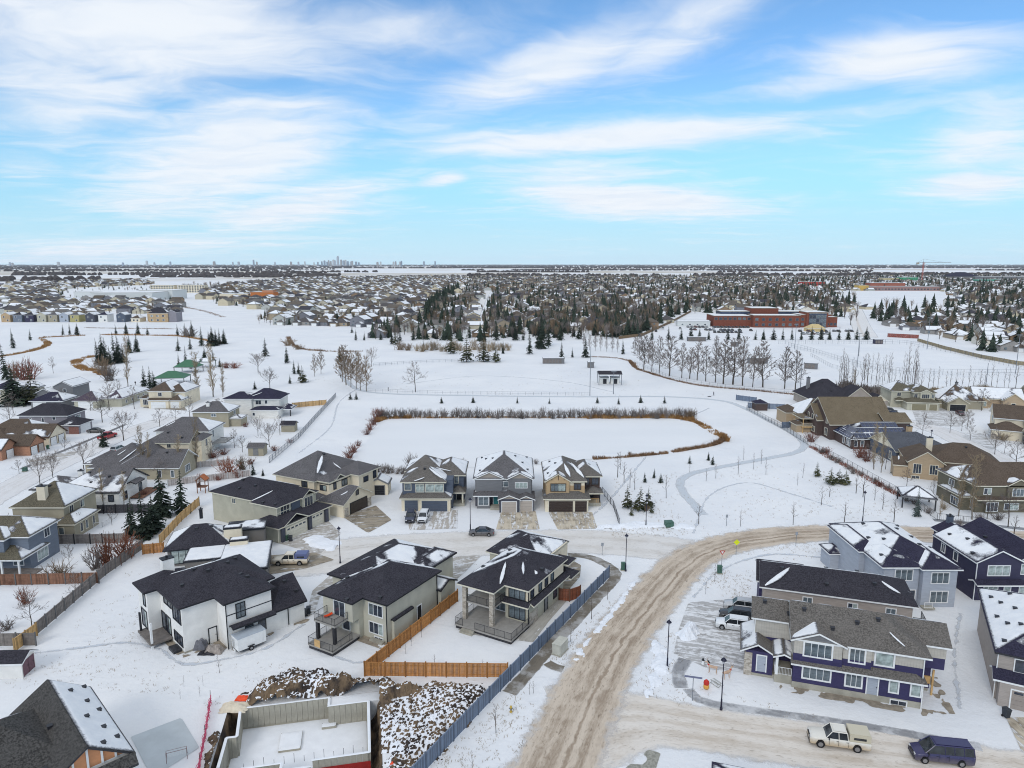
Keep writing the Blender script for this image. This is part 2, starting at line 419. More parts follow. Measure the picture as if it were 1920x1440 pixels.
class House:
    def __init__(s, name, label, loc, th, wall, roof, trim=None, cat='house', group=None, z=0.0, fascia=None, glassy=None):
        s.o = thing(name, label, cat, (loc[0], loc[1], z), R(th), group); s.th = th
        s.wall, s.roof, s.trim = wall, roof, trim or M_WHITE; s.fas = fascia or s.trim
        s.rng = random.Random(hash(label) % 9999 if False else sum(ord(c) * (i + 1) for i, c in enumerate(label)))
        s.snow = MB(); s.vents = []
    def vol(s, x0, y0, x1, y1, z0, z1, roof='hh', axis='x', p=.42, oh=.5, wall=None, rmat=None, gable=None, snow=None, fas=None, vents=0, band=None, g=.34, th=.10):
        """one block of walls with its own roof; roof = pair of ridge ends (h hip, g gable), 'flat' or None"""
        wl = wall or s.wall; mb = MB(); mb.box(x0, y0, z0, x1, y1, z1)
        r = None
        if roof and roof != 'flat' and 'g' in roof:
            gp = roof_polys(x0, y0, x1, y1, z1, axis, roof, p)
            zr = z1 + p * ((y1 - y0) if axis == 'x' else (x1 - x0)) / 2
            ym, xm = (y0 + y1) / 2, (x0 + x1) / 2
            for e, side in enumerate(('lo', 'hi')):
                if roof[e] == 'g':
                    if axis == 'x':
                        xx = x0 if e == 0 else x1
                        tri = [(xx, y1, z1), (xx, y0, z1), (xx, ym, zr)] if e == 0 else [(xx, y0, z1), (xx, y1, z1), (xx, ym, zr)]
                    else:
                        yy = y0 if e == 0 else y1
                        tri = [(x0, yy, z1), (x1, yy, z1), (xm, yy, zr)] if e == 0 else [(x1, yy, z1), (x0, yy, z1), (xm, yy, zr)]
                    mb.poly(tri, 1)
        wo = mb.obj('wall', [wl, gable or wl], s.o)
        if roof == 'flat':
            mb = MB(); mb.box(x0 - oh, y0 - oh, z1, x1 + oh, y1 + oh, z1 + .25)
            r = mb.obj('roof', fas or s.fas, s.o)
            if snow is None: snow = {}
            lv = snow.get('F', 1.1)
            if lv > 0: snow_patch(s.snow, [(x0 - oh, y0 - oh, z1 + .25), (x1 + oh, y0 - oh, z1 + .25), (x1 + oh, y1 + oh, z1 + .25), (x0 - oh, y1 + oh, z1 + .25)], lv, s.rng.random() * 50, g, .14)
        elif roof:
            r = s.roofon(x0, y0, x1, y1, z1, roof, axis, p, oh, rmat, snow, fas, vents, g, th)
        if band:
            for (zb, hb, bm) in band:
                mb = MB(); mb.box(x0 - .03, y0 - .03, zb, x1 + .03, y1 + .03, zb + hb); mb.obj('trim_band', bm, wo)
        return r
    def roofon(s, x0, y0, x1, y1, z1, roof='hh', axis='x', p=.42, oh=.5, rmat=None, snow=None, fas=None, vents=0, g=.34, th=.10, name='roof'):
        ze = z1 - p * oh + .12; tk = .22
        P = roof_polys(x0 - oh, y0 - oh, x1 + oh, y1 + oh, ze, axis, roof, p)
        mb = MB(); fb = MB(); edges = {}
        for (pl, k) in P:
            mb.poly(pl); fb.poly([(a, b_, c - tk) for (a, b_, c) in pl][::-1])
            for i in range(len(pl)):
                e = (tuple(round(v, 3) for v in pl[i]), tuple(round(v, 3) for v in pl[(i + 1) % len(pl)]))
                edges[e] = (pl[i], pl[(i + 1) % len(pl)])
        for e, (a, b_) in edges.items():
            if (e[1], e[0]) not in edges:
                fb.poly([(a[0], a[1], a[2] - tk), (b_[0], b_[1], b_[2] - tk), (b_[0], b_[1], b_[2] - .012), (a[0], a[1], a[2] - .012)])
        r = mb.obj(name, rmat or s.roof, s.o)
        fb.obj('fascia', fas or s.fas, r)
        for (pl, k) in P:
            # sunny (camera-facing) slopes have melted clear, the others keep their snow
            n = (Vector(pl[1]) - Vector(pl[0])).cross(Vector(pl[2]) - Vector(pl[0])).normalized()
            wy = n.x * math.sin(R(s.th)) + n.y * math.cos(R(s.th))
            hz = math.hypot(n.x, n.y) or 1
            if snow is not None and k in snow: lv = snow[k]
            elif snow is not None and '*' in snow: lv = snow['*']
            else: lv = (.0 if wy / hz < -.35 else (.62 if wy / hz < .35 else 1.0)) + s.rng.uniform(-.12, .1)
            if lv is None: continue
            bx = by = 0
            if isinstance(lv, tuple): lv, bx, by = lv
            if lv > .08: snow_patch(s.snow, pl, lv, s.rng.random() * 50, g, th, bx=bx, by=by)
            vn = vents if isinstance(vents, int) else vents.get(k, 0)
            for i in range(vn):
                a, b_ = Vector(pl[0]), Vector(pl[1]); s_ = (i + .5 + s.rng.uniform(-.15, .15)) / vn; base = a.lerp(b_, s_)
                tp = Vector(pl[3]).lerp(Vector(pl[2]), s_) if len(pl) > 3 else Vector(pl[2]); q = base.lerp(tp, (.78, .38, .62)[i % 3])
                v = MB(); v.box(-.2, -.2, -.1, .2, .2, .24); v.box(-.25, -.25, .24, .25, .25, .3); s.vents.append((v, q, r))
        return r
    def strip(s, a, b_, w=.35, th=.12): snow_strip(s.snow, a, b_, w, th=th, seed=s.rng.random() * 30)
    def win(s, face, c, u, z, w, h, n=1, trim=None, gl=None, tr=.11):
        g_ = gl or s.rng.choice((M_GLASS, M_GLASS, M_GLASS2))
        f, p_ = win_meshes(w, h, n, trim or s.trim, g_, tr)
        pos = (u, c, z) if face in 'FB' else (c, u, z)
        o = place(f, 'window', s.o, pos, FACE[face])
        for i in range(n):
            if i and not gl and s.rng.random() < .35: p_ = win_meshes(w, h, n, trim or s.trim, s.rng.choice((M_GLASS, M_GLASS2, M_GLASSC)), tr)[1]
            place(p_, 'pane', o, (-w / 2 + w * (i + .5) / n, 0, 0))
        return o
    def door(s, face, c, u, z, w=1.0, h=2.1, mat=None, trim=None, handle=True):
        mb = MB(); tr = .12
        mb.box(-w / 2 - tr, -.08, 0, -w / 2, 0, h + tr); mb.box(w / 2, -.08, 0, w / 2 + tr, 0, h + tr); mb.box(-w / 2, -.08, h, w / 2, 0, h + tr)
        mb.box(-w / 2, -.04, 0, w / 2, 0, h, 1)
        pos = (u, c, z) if face in 'FB' else (c, u, z)
        o = mb.obj('door', [trim or s.trim, mat or M_GLASS2], s.o, pos, FACE[face])
        if handle:
            k = MB(); k.box(w * .36, -.1, .95, w * .42, -.04, 1.1); k.obj('handle', M_DARK, o)
    def garage(s, face, c, u, w, h=2.2, mat=None, trim=None, z=0.0, wins=0):
        mb = MB(); tr = .14
        mb.box(-w / 2 - tr, -.08, 0, -w / 2, 0, h + tr); mb.box(w / 2, -.08, 0, w / 2 + tr, 0, h + tr); mb.box(-w / 2, -.08, h, w / 2, 0, h + tr)
        for i in range(4):
            z0 = h * i / 4; mb.box(-w / 2, -.045, z0 + .012, w / 2, 0, z0 + h / 4 - .012, 1)
        if wins:
            for i in range(wins):
                x = -w / 2 + w * (i + .5) / wins; mb.box(x - w / wins * .33, -.055, h * .81, x + w / wins * .33, -.02, h * .94, 2)
        pos = (u, c, z) if face in 'FB' else (c, u, z)
        mb.obj('garage_door', [trim or s.trim, mat or M_WHITE, M_GLASS], s.o, pos, FACE[face])
    def box(s, name, x0, y0, z0, x1, y1, z1, mat, label=None):
        mb = MB(); mb.box(x0, y0, z0, x1, y1, z1); o = mb.obj(name, mat, s.o)
        if label: o['label'] = label
        return o
    def rail(s, pts, z, h=1.0, mat=None, pick=.13, parent=None):
        """picket railing along local points"""
        mb = MB()
        for (a, b_) in zip(pts, pts[1:]):
            L = math.hypot(b_[0] - a[0], b_[1] - a[1]); k = max(1, int(L / pick))
            mb.tube((a[0], a[1], z + h), (b_[0], b_[1], z + h), .035, .035, 4); mb.tube((a[0], a[1], z + .1), (b_[0], b_[1], z + .1), .025, .025, 4)
            for i in range(k + 1):
                x, y = a[0] + (b_[0] - a[0]) * i / k, a[1] + (b_[1] - a[1]) * i / k
                r = .04 if i in (0, k) or i % 12 == 0 else .013
                mb.tube((x, y, z), (x, y, z + h), r, r, 4 if r > .02 else 3)
        mb.obj('railing', mat or M_DARK, parent or s.o)
    def chimney(s, x, y, z0, z1, w=.9, d_=.7, mat=None, cap=None):
        mb = MB(); mb.box(x - w / 2, y - d_ / 2, z0, x + w / 2, y + d_ / 2, z1)
        c = mb.obj('chimney', mat or s.wall, s.o)
        mb = MB(); mb.box(x - w / 2 - .08, y - d_ / 2 - .08, z1, x + w / 2 + .08, y + d_ / 2 + .08, z1 + .12); mb.box(x - .12, y - .12, z1 + .12, x + .12, y + .12, z1 + .4)
        mb.obj('chimney_cap', cap or M_DARK, c)
    def spout(s, x, y, z0, z1, mat=None):
        mb = MB(); mb.box(x - .05, y - .05, z0, x + .05, y + .05, z1); mb.obj('downspout', mat or s.trim, s.o)
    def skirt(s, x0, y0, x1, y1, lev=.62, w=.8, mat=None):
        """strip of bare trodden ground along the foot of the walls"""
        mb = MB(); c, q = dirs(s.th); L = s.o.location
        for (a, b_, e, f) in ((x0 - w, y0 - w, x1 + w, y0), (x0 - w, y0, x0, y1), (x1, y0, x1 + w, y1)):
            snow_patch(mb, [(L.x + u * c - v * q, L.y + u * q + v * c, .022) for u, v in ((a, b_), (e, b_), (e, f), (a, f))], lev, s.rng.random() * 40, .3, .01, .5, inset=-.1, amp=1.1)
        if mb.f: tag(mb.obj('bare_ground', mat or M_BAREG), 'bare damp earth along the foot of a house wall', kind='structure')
    def done(s):
        for (v, q, r) in s.vents: v.obj('roof_vent', M_DARK, r, q)
        if s.snow.f: s.snow.obj('roof_snow', M_SNOWR, s.o, smooth=True)
        return s.o
# ---------------------------------------------------------------- ground
PITO = G(415, 1440); PITA = R(12)
def PF(x, y, z=0.0):
    """foundation frame to world"""
    return (PITO[0] + x * math.cos(PITA) - y * math.sin(PITA), PITO[1] + x * math.sin(PITA) + y * math.cos(PITA), z)
HX0, HY0, HX1, HY1 = -1.05, -9.0, 15.9, 9.75

m, t, b = newmat('snow_ground'); p = wpos(t)
gx, gy, gz = t.sep(p)[0:3]
col = snow_col(t, p)
# trodden and wind-drifted patches
tr = t.ramp(t.noise(t.map(p, (.25, .6, 1), rot=(0, 0, .6)), .5, 5, .7), .54, .76)
col = t.mix(t.m('MULTIPLY', tr, .30), col, (.61, .62, .65))
col = t.mix(t.m('MULTIPLY', t.ramp(t.noise(p, .018, 5, .6), .52, .72), .35), col, (.65, .66, .685))
# stems and litter just breaking the surface
sp = t.m('MULTIPLY', t.ramp(t.noise(p, 2.6, 2, .6), .73, .78), t.ramp(t.noise(p, .06, 3, .6), .5, .66))
col = t.mix(t.m('MULTIPLY', sp, .7), col, (.30, .27, .24))
# stubble fields beyond the houses
cell = t.n('ShaderNodeTexVoronoi', distance='CHEBYCHEV'); t.put(cell.inputs['Vector'], t.map(p, (1 / 900, 1 / 1500, 0), rot=(0, 0, .06))); cell.inputs['Scale'].default_value = 1
fr = t.sep(cell.outputs['Color'])[0]
far = t.ramp(gy, 1900, 2600)
st = t.m('MULTIPLY', far, t.ramp(fr, .25, .6))
col = t.mix(t.m('MULTIPLY', st, t.ramp(t.noise(p, .004, 5, .7), .3, .6)), col, (.52, .46, .38))
t.put(b.inputs['Base Color'], col); b.inputs['Roughness'].default_value = .75
bump(t, b, t.m('ADD', t.noise(p, .35, 4, .6), t.m('MULTIPLY', t.noise(p, 2.2, 4, .65), t.m('ADD', .2, t.m('MULTIPLY', tr, .5)))), .5, .4)
M_SNOW = m

M_POND = None
m, t, b = newmat('pond_snow'); p = wpos(t)
col = t.mix(t.ramp(t.noise(t.map(p, (.3, 1, 1)), .06, 5, .6), .35, .7), (.745, .75, .755), (.785, .785, .785))
t.put(b.inputs['Base Color'], t.mix(t.m('MULTIPLY', t.ramp(t.noise(t.map(p, (.12, 1, 1)), .12, 5, .65), .62, .74), .35), col, (.60, .63, .68))); b.inputs['Roughness'].default_value = .7; M_POND = m
mb = MB(); rings = [(HX0, HY0, HX1, HY1), (-45, -50, 60, 60), (-300, -300, 300, 400), (-2500, -2500, 2500, 3000), (-30000, -30000, 30000, 40000)]
for (a, c) in zip(rings, rings[1:]):
    q = lambda r: [PF(r[0], r[1]), PF(r[2], r[1]), PF(r[2], r[3]), PF(r[0], r[3])]
    A, B_ = q(a), q(c)
    for i in range(4):
        j = (i + 1) % 4; mb.poly([A[i], B_[i], B_[j], A[j]])
tag(mb.obj('ground', M_SNOW), 'snow-covered ground reaching to the horizon', kind='structure')

# ---------------------------------------------------------------- roads, paths and driveways
def smooth_line(pts, step=1.5):
    P = [Vector((p[0], p[1], 0)) for p in pts]; P = [P[0] * 2 - P[1]] + P + [P[-1] * 2 - P[-2]]; out = []
    for i in range(1, len(P) - 2):
        a, b_, c, d_ = P[i - 1:i + 3]; n = max(2, int((c - b_).length / step))
        for k in range(n):
            u = k / n; out.append(.5 * ((2 * b_) + (c - a) * u + (2 * a - 5 * b_ + 4 * c - d_) * u * u + (3 * b_ - a - 3 * c + d_) * u ** 3))
    out.append(P[-2]); return out
def ribbon(name, pts, w, mat, z, label, kind='structure', px=True, step=1.5):
    pts = [G(*q[:2]) for q in pts] if px else pts
    L = smooth_line(pts, step); mb = MB(); mb.uv = []; v = 0
    for i, q in enumerate(L):
        t_ = (L[min(i + 1, len(L) - 1)] - L[max(i - 1, 0)]).normalized(); nrm = Vector((-t_.y, t_.x, 0))
        if i: v += (q - L[i - 1]).length
        ww = w(i / (len(L) - 1)) if callable(w) else w
        for k in (1, .33, -.33, -1):
            s = q + nrm * ww / 2 * k; mb.v.append((s.x, s.y, z)); mb.uv.append(((1 - k) / 2, v))
    for i in range(len(L) - 1):
        for k in range(3):
            a = i * 4 + k; mb.f.append((a, a + 4, a + 5, a + 1)); mb.m.append(0)
    return tag(mb.obj(name, mat), label, kind=kind)

def road_mat(name, base, dark, width, dirty=.5, edge=.12, tracks=(), soft=.1, snowy=0.0):
    """packed-snow or gritted road: across = u, along = v (metres)"""
    m, t, b = newmat('road_' + name); uv = t.n('ShaderNodeTexCoord').outputs['UV']; u, v = t.sep(uv)[0:2]; p = wpos(t)
    sv = t.comb(t.m('MULTIPLY', u, width), t.m('MULTIPLY', v, .07), 0)          # streaks along the road
    s1 = t.noise(sv, 1.6, 5, .65, .6); s2 = t.noise(t.comb(t.m('MULTIPLY', u, width), t.m('MULTIPLY', v, .3), 3.0), 2.2, 5, .7, 1.0)
    s3 = t.noise(p, .22, 4, .6); s4 = t.noise(t.comb(t.m('MULTIPLY', u, width), t.m('MULTIPLY', v, .22), 7.0), 5.5, 4, .7, .8)
    f = t.m('ADD', t.m('ADD', t.m('MULTIPLY', s1, .4), t.m('MULTIPLY', s2, .3)), t.m('MULTIPLY', s4, .3))
    for (c, wd, k) in tracks:                                                   # wheel lines
        g = t.ramp(t.m('ABSOLUTE', t.m('SUBTRACT', t.m('ADD', u, t.m('MULTIPLY', t.m('SUBTRACT', s3, .5), .16)), c)), wd, wd * .2)
        f = t.m('ADD', f, t.m('MULTIPLY', g, k))
    f = t.m('ADD', f, t.m('MULTIPLY', t.m('SUBTRACT', s3, .5), .45))
    col = t.mix(t.m('MULTIPLY', t.ramp(f, .42, .78), dirty), base, dark)
    col = t.mix(t.m('MULTIPLY', t.ramp(s4, .56, .70), .75 * dirty), col, tuple(c * .55 for c in dark))
    if snowy: col = t.mix(t.m('MULTIPLY', t.ramp(t.noise(t.map(p, (1, 1, 1)), .3, 5, .65), .45, .62), snowy), col, snow_col(t, p))
    e = t.m('MINIMUM', u, t.m('SUBTRACT', 1.0, u))
    e = t.m('ADD', e, t.m('MULTIPLY', t.m('SUBTRACT', t.noise(p, .5, 5, .65), .5), soft * 1.6))
    k = t.ramp(e, edge * .2, edge * 1.1)
    t.put(b.inputs['Base Color'], t.mix(k, snow_col(t, p), col)); b.inputs['Roughness'].default_value = .8; t.put(b.inputs['Alpha'], t.ramp(k, -.1, 1.0))
    bump(t, b, t.m('ADD', s2, s1), .5, .08)
    return m
SAND = lin(203, 188, 170); SANDD = lin(146, 128, 109)
MR1 = road_mat('sand', SAND, SANDD, 11, .9, .17, ((.31, .07, .10), (.44, .08, .14), (.56, .03, .24), (.69, .08, .16)), .22)
MR2 = road_mat('side', lin(221, 213, 203), lin(186, 172, 155), 10, .75, .14, ((.3, .1, .14), (.48, .06, .14), (.68, .1, .14)), .14)
MR3 = road_mat('snowy', lin(219, 215, 210), lin(190, 182, 172), 12, .65, .12, ((.3, .12, .10), (.65, .12, .12)), .12)
MR4 = road_mat('quiet', lin(222, 220, 219), lin(200, 194, 187), 9, .55, .14, ((.33, .06, .14), (.45, .05, .10), (.6, .06, .12)), .1)
MRW = road_mat('wet', lin(120, 112, 100), lin(92, 86, 78), 2, .7, .10, (), .2, snowy=.35)
MRG = road_mat('greywalk', lin(150, 150, 152), lin(112, 112, 114), 1.5, .7, .2, (), .25, snowy=.5)
MRP = road_mat('path', lin(196, 201, 206), lin(182, 186, 190), 3, .6, .3, (), .25)
ribbon('side_street', [(1062, 1368), (1130, 1356), (1215, 1350), (1330, 1368), (1500, 1392), (1700, 1420), (1960, 1462), (2150, 1495)], lambda k: 9.5 + 9 * max(0, 1 - k * 5), MR2, .02, 'packed-snow side street leaving the sanded road past two parked trucks')
ribbon('crossing_street', [(1300, 1036), (1235, 1026), (1120, 1016), (1000, 1016), (850, 1020), (720, 1030), (640, 1040), (560, 1046)], lambda k: 13 + 5 * max(0, (k - .6) * 2.5), MR3, .02, 'packed-snow street in front of the three garage houses')
ribbon('sanded_road', [(960, 1640), (1040, 1440), (1103, 1300), (1160, 1200), (1242, 1100), (1290, 1052), (1350, 1024), (1440, 1007), (1550, 999), (1700, 1001), (1830, 1006), (1990, 1014)],
       lambda k: 11.0 - 1.0 * min(1, k * 2), MR1, .045, 'sanded brown road curving up and away to the right')
ribbon('residential_street', [(-60, 960), (0, 925), (60, 893), (170, 842), (255, 805), (330, 782)], 10, MR4, .02, 'snow-packed residential street on the left with wheel tracks')
ribbon('residential_street', [(1640, 775), (1700, 792), (1765, 808), (1815, 832), (1880, 866), (1990, 915)], 11, MR4, .02, 'snow-packed residential street winding between the houses on the right')
ribbon('sidewalk', [(955, 1300), (1000, 1250), (1040, 1204), (1080, 1163), (1118, 1122), (1152, 1086), (1150, 1068), (1120, 1050), (1092, 1042), (1065, 1041)], 2.1, MRW, .03, 'bare wet sidewalk running along the blue-grey fence')
ribbon('sidewalk', [(1026, 1243), (1040, 1251), (1056, 1255)], 1.6, MRW, .05, 'short bare curb ramp beside the pale utility cabinet')
ribbon('sidewalk', [(1290, 1292), (1310, 1312), (1370, 1326), (1450, 1337), (1560, 1352), (1660, 1368), (1760, 1387), (1840, 1402)], 1.7, MRG, .03, 'slushy grey sidewalk in front of the purple duplex')
ribbon('sidewalk', [(1278, 1290), (1272, 1262), (1284, 1236)], 2.2, MRG, .05, 'slushy grey walk beside the decorated lawn')
ribbon('sidewalk', [(40, 880), (95, 855), (170, 824), (235, 796)], 1.6, road_mat('leftwalk', lin(120, 120, 122), lin(90, 90, 92), 1.5, .6, .12, (), .15), .03, 'cleared dark sidewalk beside the left street')
ribbon('sidewalk', [(1750, 975), (1820, 981), (1930, 993)], 1.8, road_mat('rightwalk', lin(140, 142, 146), lin(110, 112, 116), 1.8, .6, .12, (), .15), .03, 'cleared grey sidewalk below the fenced yard on the right')
ribbon('path', [(1318, 965), (1300, 945), (1280, 922), (1276, 902), (1297, 888), (1350, 876), (1430, 861), (1490, 849), (1508, 835), (1490, 815), (1440, 788), (1395, 765), (1350, 751), (1250, 744), (1080, 744), (900, 742), (700, 736), (650, 715), (640, 690), (668, 672)], lambda k: 3.0, MRP, .03, 'trodden walking path looping through the snowy park', step=3)
ribbon('street', [(880, 612), (889, 590), (905, 560), (915, 545)], 14, road_mat('northstreet', lin(225, 222, 220), lin(205, 200, 195), 12, .5, .1, (), .1), .12, 'snowy street running away between the rows of houses beyond the park', step=8)
ribbon('street', [(1625, 632), (1614, 610), (1607, 590), (1600, 572)], 16, road_mat('schoolstreet', lin(226, 224, 222), lin(196, 180, 160), 12, .5, .1, ((.4, .1, .2),), .1), .12, 'snowy street running away to the right of the brick school', step=8)

MRF = road_mat('footpath', lin(196, 201, 208), lin(176, 181, 189), .6, .8, .55, (), 1.1)
for q, l in (([(62, 1225), (150, 1215), (240, 1205), (300, 1218)], 'line of footprints from the shed to the white house'), ([(585, 1215), (640, 1235), (690, 1240), (760, 1180)], 'line of footprints round the sage-grey house'), ([(300, 1215), (345, 1245), (420, 1236), (500, 1215), (570, 1170)], 'trodden line past the cargo trailer'),
             ([(1300, 1000), (1330, 930), (1400, 905), (1480, 925), (1560, 950)], 'line of footprints across the park slope'), ([(1080, 990), (1140, 940), (1200, 870), (1260, 800), (1330, 765)], 'line of footprints up past the pond'), ([(560, 850), (620, 800), (640, 750), (700, 712)], 'line of footprints along the left of the pond'),
             ([(760, 720), (900, 705), (1050, 715), (1150, 735)], 'line of footprints over the ball field'), ([(1000, 800), (850, 815), (760, 830)], 'line of footprints across the frozen pond'), ([(1800, 1150), (1790, 1230), (1800, 1330)], 'line of footprints between the duplex and the edge house'), ([(1300, 1120), (1350, 1070), (1440, 1040), (1540, 1045)], 'line of footprints inside the road bend')):
    ribbon('footprints', q, .9, MRF, .04, l)
def patch(name, pts, mat, z, label, lev=1.2, g=.5, px=True, th=.02, fs=.3, kind='structure', amp=1.0, inset=.05):
    mb = MB(); P = [(*G(*q), z) if px else (*q, z) for q in pts]
    snow_patch(mb, P, lev, random.random() * 40, g, th, fs, inset=inset, amp=amp, conc=True)
    return tag(mb.obj(name, mat, smooth=True), label, kind=kind)
def drive_mat(name, base, dark, ang, sn=.5):
    """concrete drive with wheel tracks cleared through thin snow, streaks at angle ang"""
    m, t, b = newmat('drive_' + name); p = wpos(t); q = t.map(t.map(p, (1, 1, 1), rot=(0, 0, -ang)), (.12, 1.1, 1))
    n = t.noise(q, 1.4, 5, .7, .5); n2 = t.noise(p, 1.1, 5, .65)
    col = t.mix(t.ramp(t.m('ADD', t.m('MULTIPLY', n, .65), t.m('MULTIPLY', t.noise(p, .4, 4), .35)), .42, .62), base, dark)
    f = t.m('ADD', t.m('MULTIPLY', n, .7), t.m('MULTIPLY', n2, .3))
    col = t.mix(t.m('MULTIPLY', t.ramp(f, .64 - .3 * sn, .74 - .3 * sn), .92), col, snow_col(t, p))
    t.put(b.inputs['Base Color'], col); b.inputs['Roughness'].default_value = .85; bump(t, b, n, .4, .05)
    return m
MD_C = drive_mat('concrete', lin(198, 186, 166), lin(116, 104, 88), math.pi / 2, .42)
MD_S = drive_mat('snowy', lin(176, 168, 158), lin(120, 112, 104), math.pi / 2, .62)
MD_60 = drive_mat('slant', lin(178, 172, 164), lin(132, 124, 114), R(25), .55)
MD_18 = drive_mat('east', lin(176, 174, 172), lin(134, 130, 126), R(-18), .62)
MD_W = drive_mat('wetpatch', lin(158, 147, 130), lin(104, 96, 84), R(10), .36)
patch('driveway', [(760, 957), (858, 957), (858, 991), (768, 994)], MD_S, .03, 'streaked snowy driveway of the blue garage house', 2, inset=0)
patch('driveway', [(940, 958), (1004, 958), (1012, 993), (930, 993)], MD_C, .03, 'tracked concrete driveway of the grey house with two small garages', 2, inset=0)
patch('driveway', [(1028, 960), (1110, 960), (1120, 991), (1046, 993)], MD_C, .03, 'mostly bare concrete driveway of the tan house', 2, inset=0)
patch('driveway', [(497, 1012), (600, 962), (640, 1000), (600, 1040), (540, 1024)], MD_60, .03, 'scraped snowy driveway before the sage house with the cream garage doors', 1.5)
patch('driveway', [(500, 1042), (590, 1036), (628, 1050), (575, 1066), (505, 1078)], MD_W, .05, 'wet bare parking patch under the pale pickup', 1.2)
patch('driveway', [(585, 1108), (640, 1060), (700, 1040), (640, 1085), (600, 1120), (590, 1150), (572, 1160)], MD_60, .03, 'tracked snow driveway between the white house and the sage-grey house', 1.0)
patch('driveway', [(805, 1075), (850, 1045), (905, 1040), (870, 1075), (830, 1110), (815, 1130)], MD_60, .035, 'dirty tracked snow drive beside the cedar fence', 1.0)
patch('driveway', [(640, 968), (705, 948), (735, 975), (690, 1000)], MD_W, .03, 'damp driveway of the cream house with the brown garage door', 1.2)
patch('driveway', [(1290, 1130), (1400, 1120), (1410, 1200), (1392, 1260), (1330, 1255), (1262, 1225), (1272, 1180)], MD_18, .03, 'ploughed shared driveway with three parked vehicles', 1.1)
patch('driveway', [(1058, 1042), (1090, 1060), (1088, 1082), (1068, 1105), (1050, 1112), (1056, 1080)], MD_W, .035, 'bare brown pad beside the two-tone house', 1.2, .35)
patch('driveway', [(985, 1185), (1055, 1108), (1080, 1108), (1030, 1165), (1000, 1205), (880, 1190), (850, 1178)], drive_mat('apron', lin(178, 174, 166), lin(150, 145, 136), R(60), .35), .03, 'bare concrete apron round the two-tone house', 1.0, .35)
patch('driveway', [(268, 765), (352, 770), (345, 762), (275, 758)], MD_W, .03, 'damp brown driveway of the cream three-garage house', 1.4)
patch('driveway', [(50, 862), (112, 850), (150, 846), (120, 862), (60, 876)], MD_60, .03, 'damp driveway before the brick-brown garages at far left', .9)
patch('driveway', [(1885, 1345), (1940, 1345), (1940, 1420), (1915, 1410)], MD_C, .03, 'bare concrete driveway at the lower right edge', 1.6)
patch('ice_rink', [(245, 1382), (340, 1346), (374, 1402), (300, 1450), (275, 1440)], plain('rink_ice', lin(186, 192, 194), .35, .06, .6), .03, 'grey flooded backyard ice rink with a hockey net', 1.6, .4, inset=0)
patch('driveway', [(1710, 770), (1780, 762), (1830, 775), (1800, 800), (1720, 796)], MD_18, .03, 'cleared driveway before the two-storey sage house on the right', .9)
patch('driveway', [(1840, 812), (1880, 832), (1860, 845), (1800, 818)], MD_18, .03, 'cleared driveway at the cream garage on the far right', 1.0)
patch('dead_grass', [(1160, 1450), (1215, 1405), (1240, 1412), (1225, 1460)], plain('dead_grass', lin(150, 148, 138), .95, .3, 4), .03, 'flattened grey grass showing through snow at the bottom edge', .55, .3, kind='stuff')

# ---------------------------------------------------------------- dug earth: heaps, rough field and excavation
m, t, b = newmat('dug_earth'); p = wpos(t)
t.put(b.inputs['Base Color'], t.mix(t.ramp(t.noise(p, .45, 4, .6), .35, .65), lin(58, 51, 48), lin(124, 104, 82))); b.inputs['Roughness'].default_value = .95
bump(t, b, t.noise(p, 5, 4), .6, .1); M_EARTH = m
M_SNOWH = plain('snow_heap', (.80, .815, .845), .8, .05, .8)
def heap(name, pts, hgt, slope, label, g=.13, clod=.3, cut=.0, seed=0.0, px=True, mats=None, ragged=1.2):
    P = [G(*q) for q in pts] if px else pts
    x0, x1, y0, y1 = min(q[0] for q in P) - 1, max(q[0] for q in P) + 1, min(q[1] for q in P) - 1, max(q[1] for q in P) + 1
    nx, ny = int((x1 - x0) / g), int((y1 - y0) / g); V = {}; mb = MB(); cl = {}
    for j in range(ny + 1):
        for i in range(nx + 1):
            x, y = x0 + i * g, y0 + j * g
            dd = edged(x, y, P) * (1 if inpoly(x, y, P) else -1) + ragged * mnoise.fractal((x * .5, y * .5, seed), 1, 2, 3)
            hx, hy = PF(0, 0)[0], 0
            lx = (x - PITO[0]) * math.cos(PITA) + (y - PITO[1]) * math.sin(PITA); ly = -(x - PITO[0]) * math.sin(PITA) + (y - PITO[1]) * math.cos(PITA)
            if HX0 + .1 < lx < HX1 - .1 and HY0 < ly < HY1 - .05: continue
            if dd < -.3: continue
            c = 1.15 * mnoise.fractal((x * 3.6, y * 3.6, seed + 5), .7, 2.1, 3)
            big = mnoise.fractal((x * .28, y * .28, seed + 9), 1, 2, 3)
            e = max(0, min(1, (dd + .3) * slope))
            z = hgt * e * e * (3 - 2 * e) * (1 + .2 * big) + clod * max(0, c) * min(1, e * 3) - .05
            V[i, j] = len(mb.v); mb.v.append((x + .06 * c, y, z)); cl[i, j] = c + .55 * big
    for (i, j) in list(V):
        q = [(i, j), (i + 1, j), (i + 1, j + 1), (i, j + 1)]
        if all(k in V for k in q):
            a = [mb.v[V[k]] for k in q]; face_n = (Vector(a[2]) - Vector(a[0])).cross(Vector(a[3]) - Vector(a[1])).normalized()
            mb.f.append(tuple(V[k] for k in q)); sc_ = sum(cl[k] for k in q) / 4
            mb.m.append(1 if (sc_ - (face_n.z - .9) * 2.2 + .25 * mnoise.noise((q[0][0] * .9, q[0][1] * .9, seed)) > cut) else 0)
    return tag(mb.obj(name, mats or [M_SNOWH, M_EARTH]), label, kind='stuff')
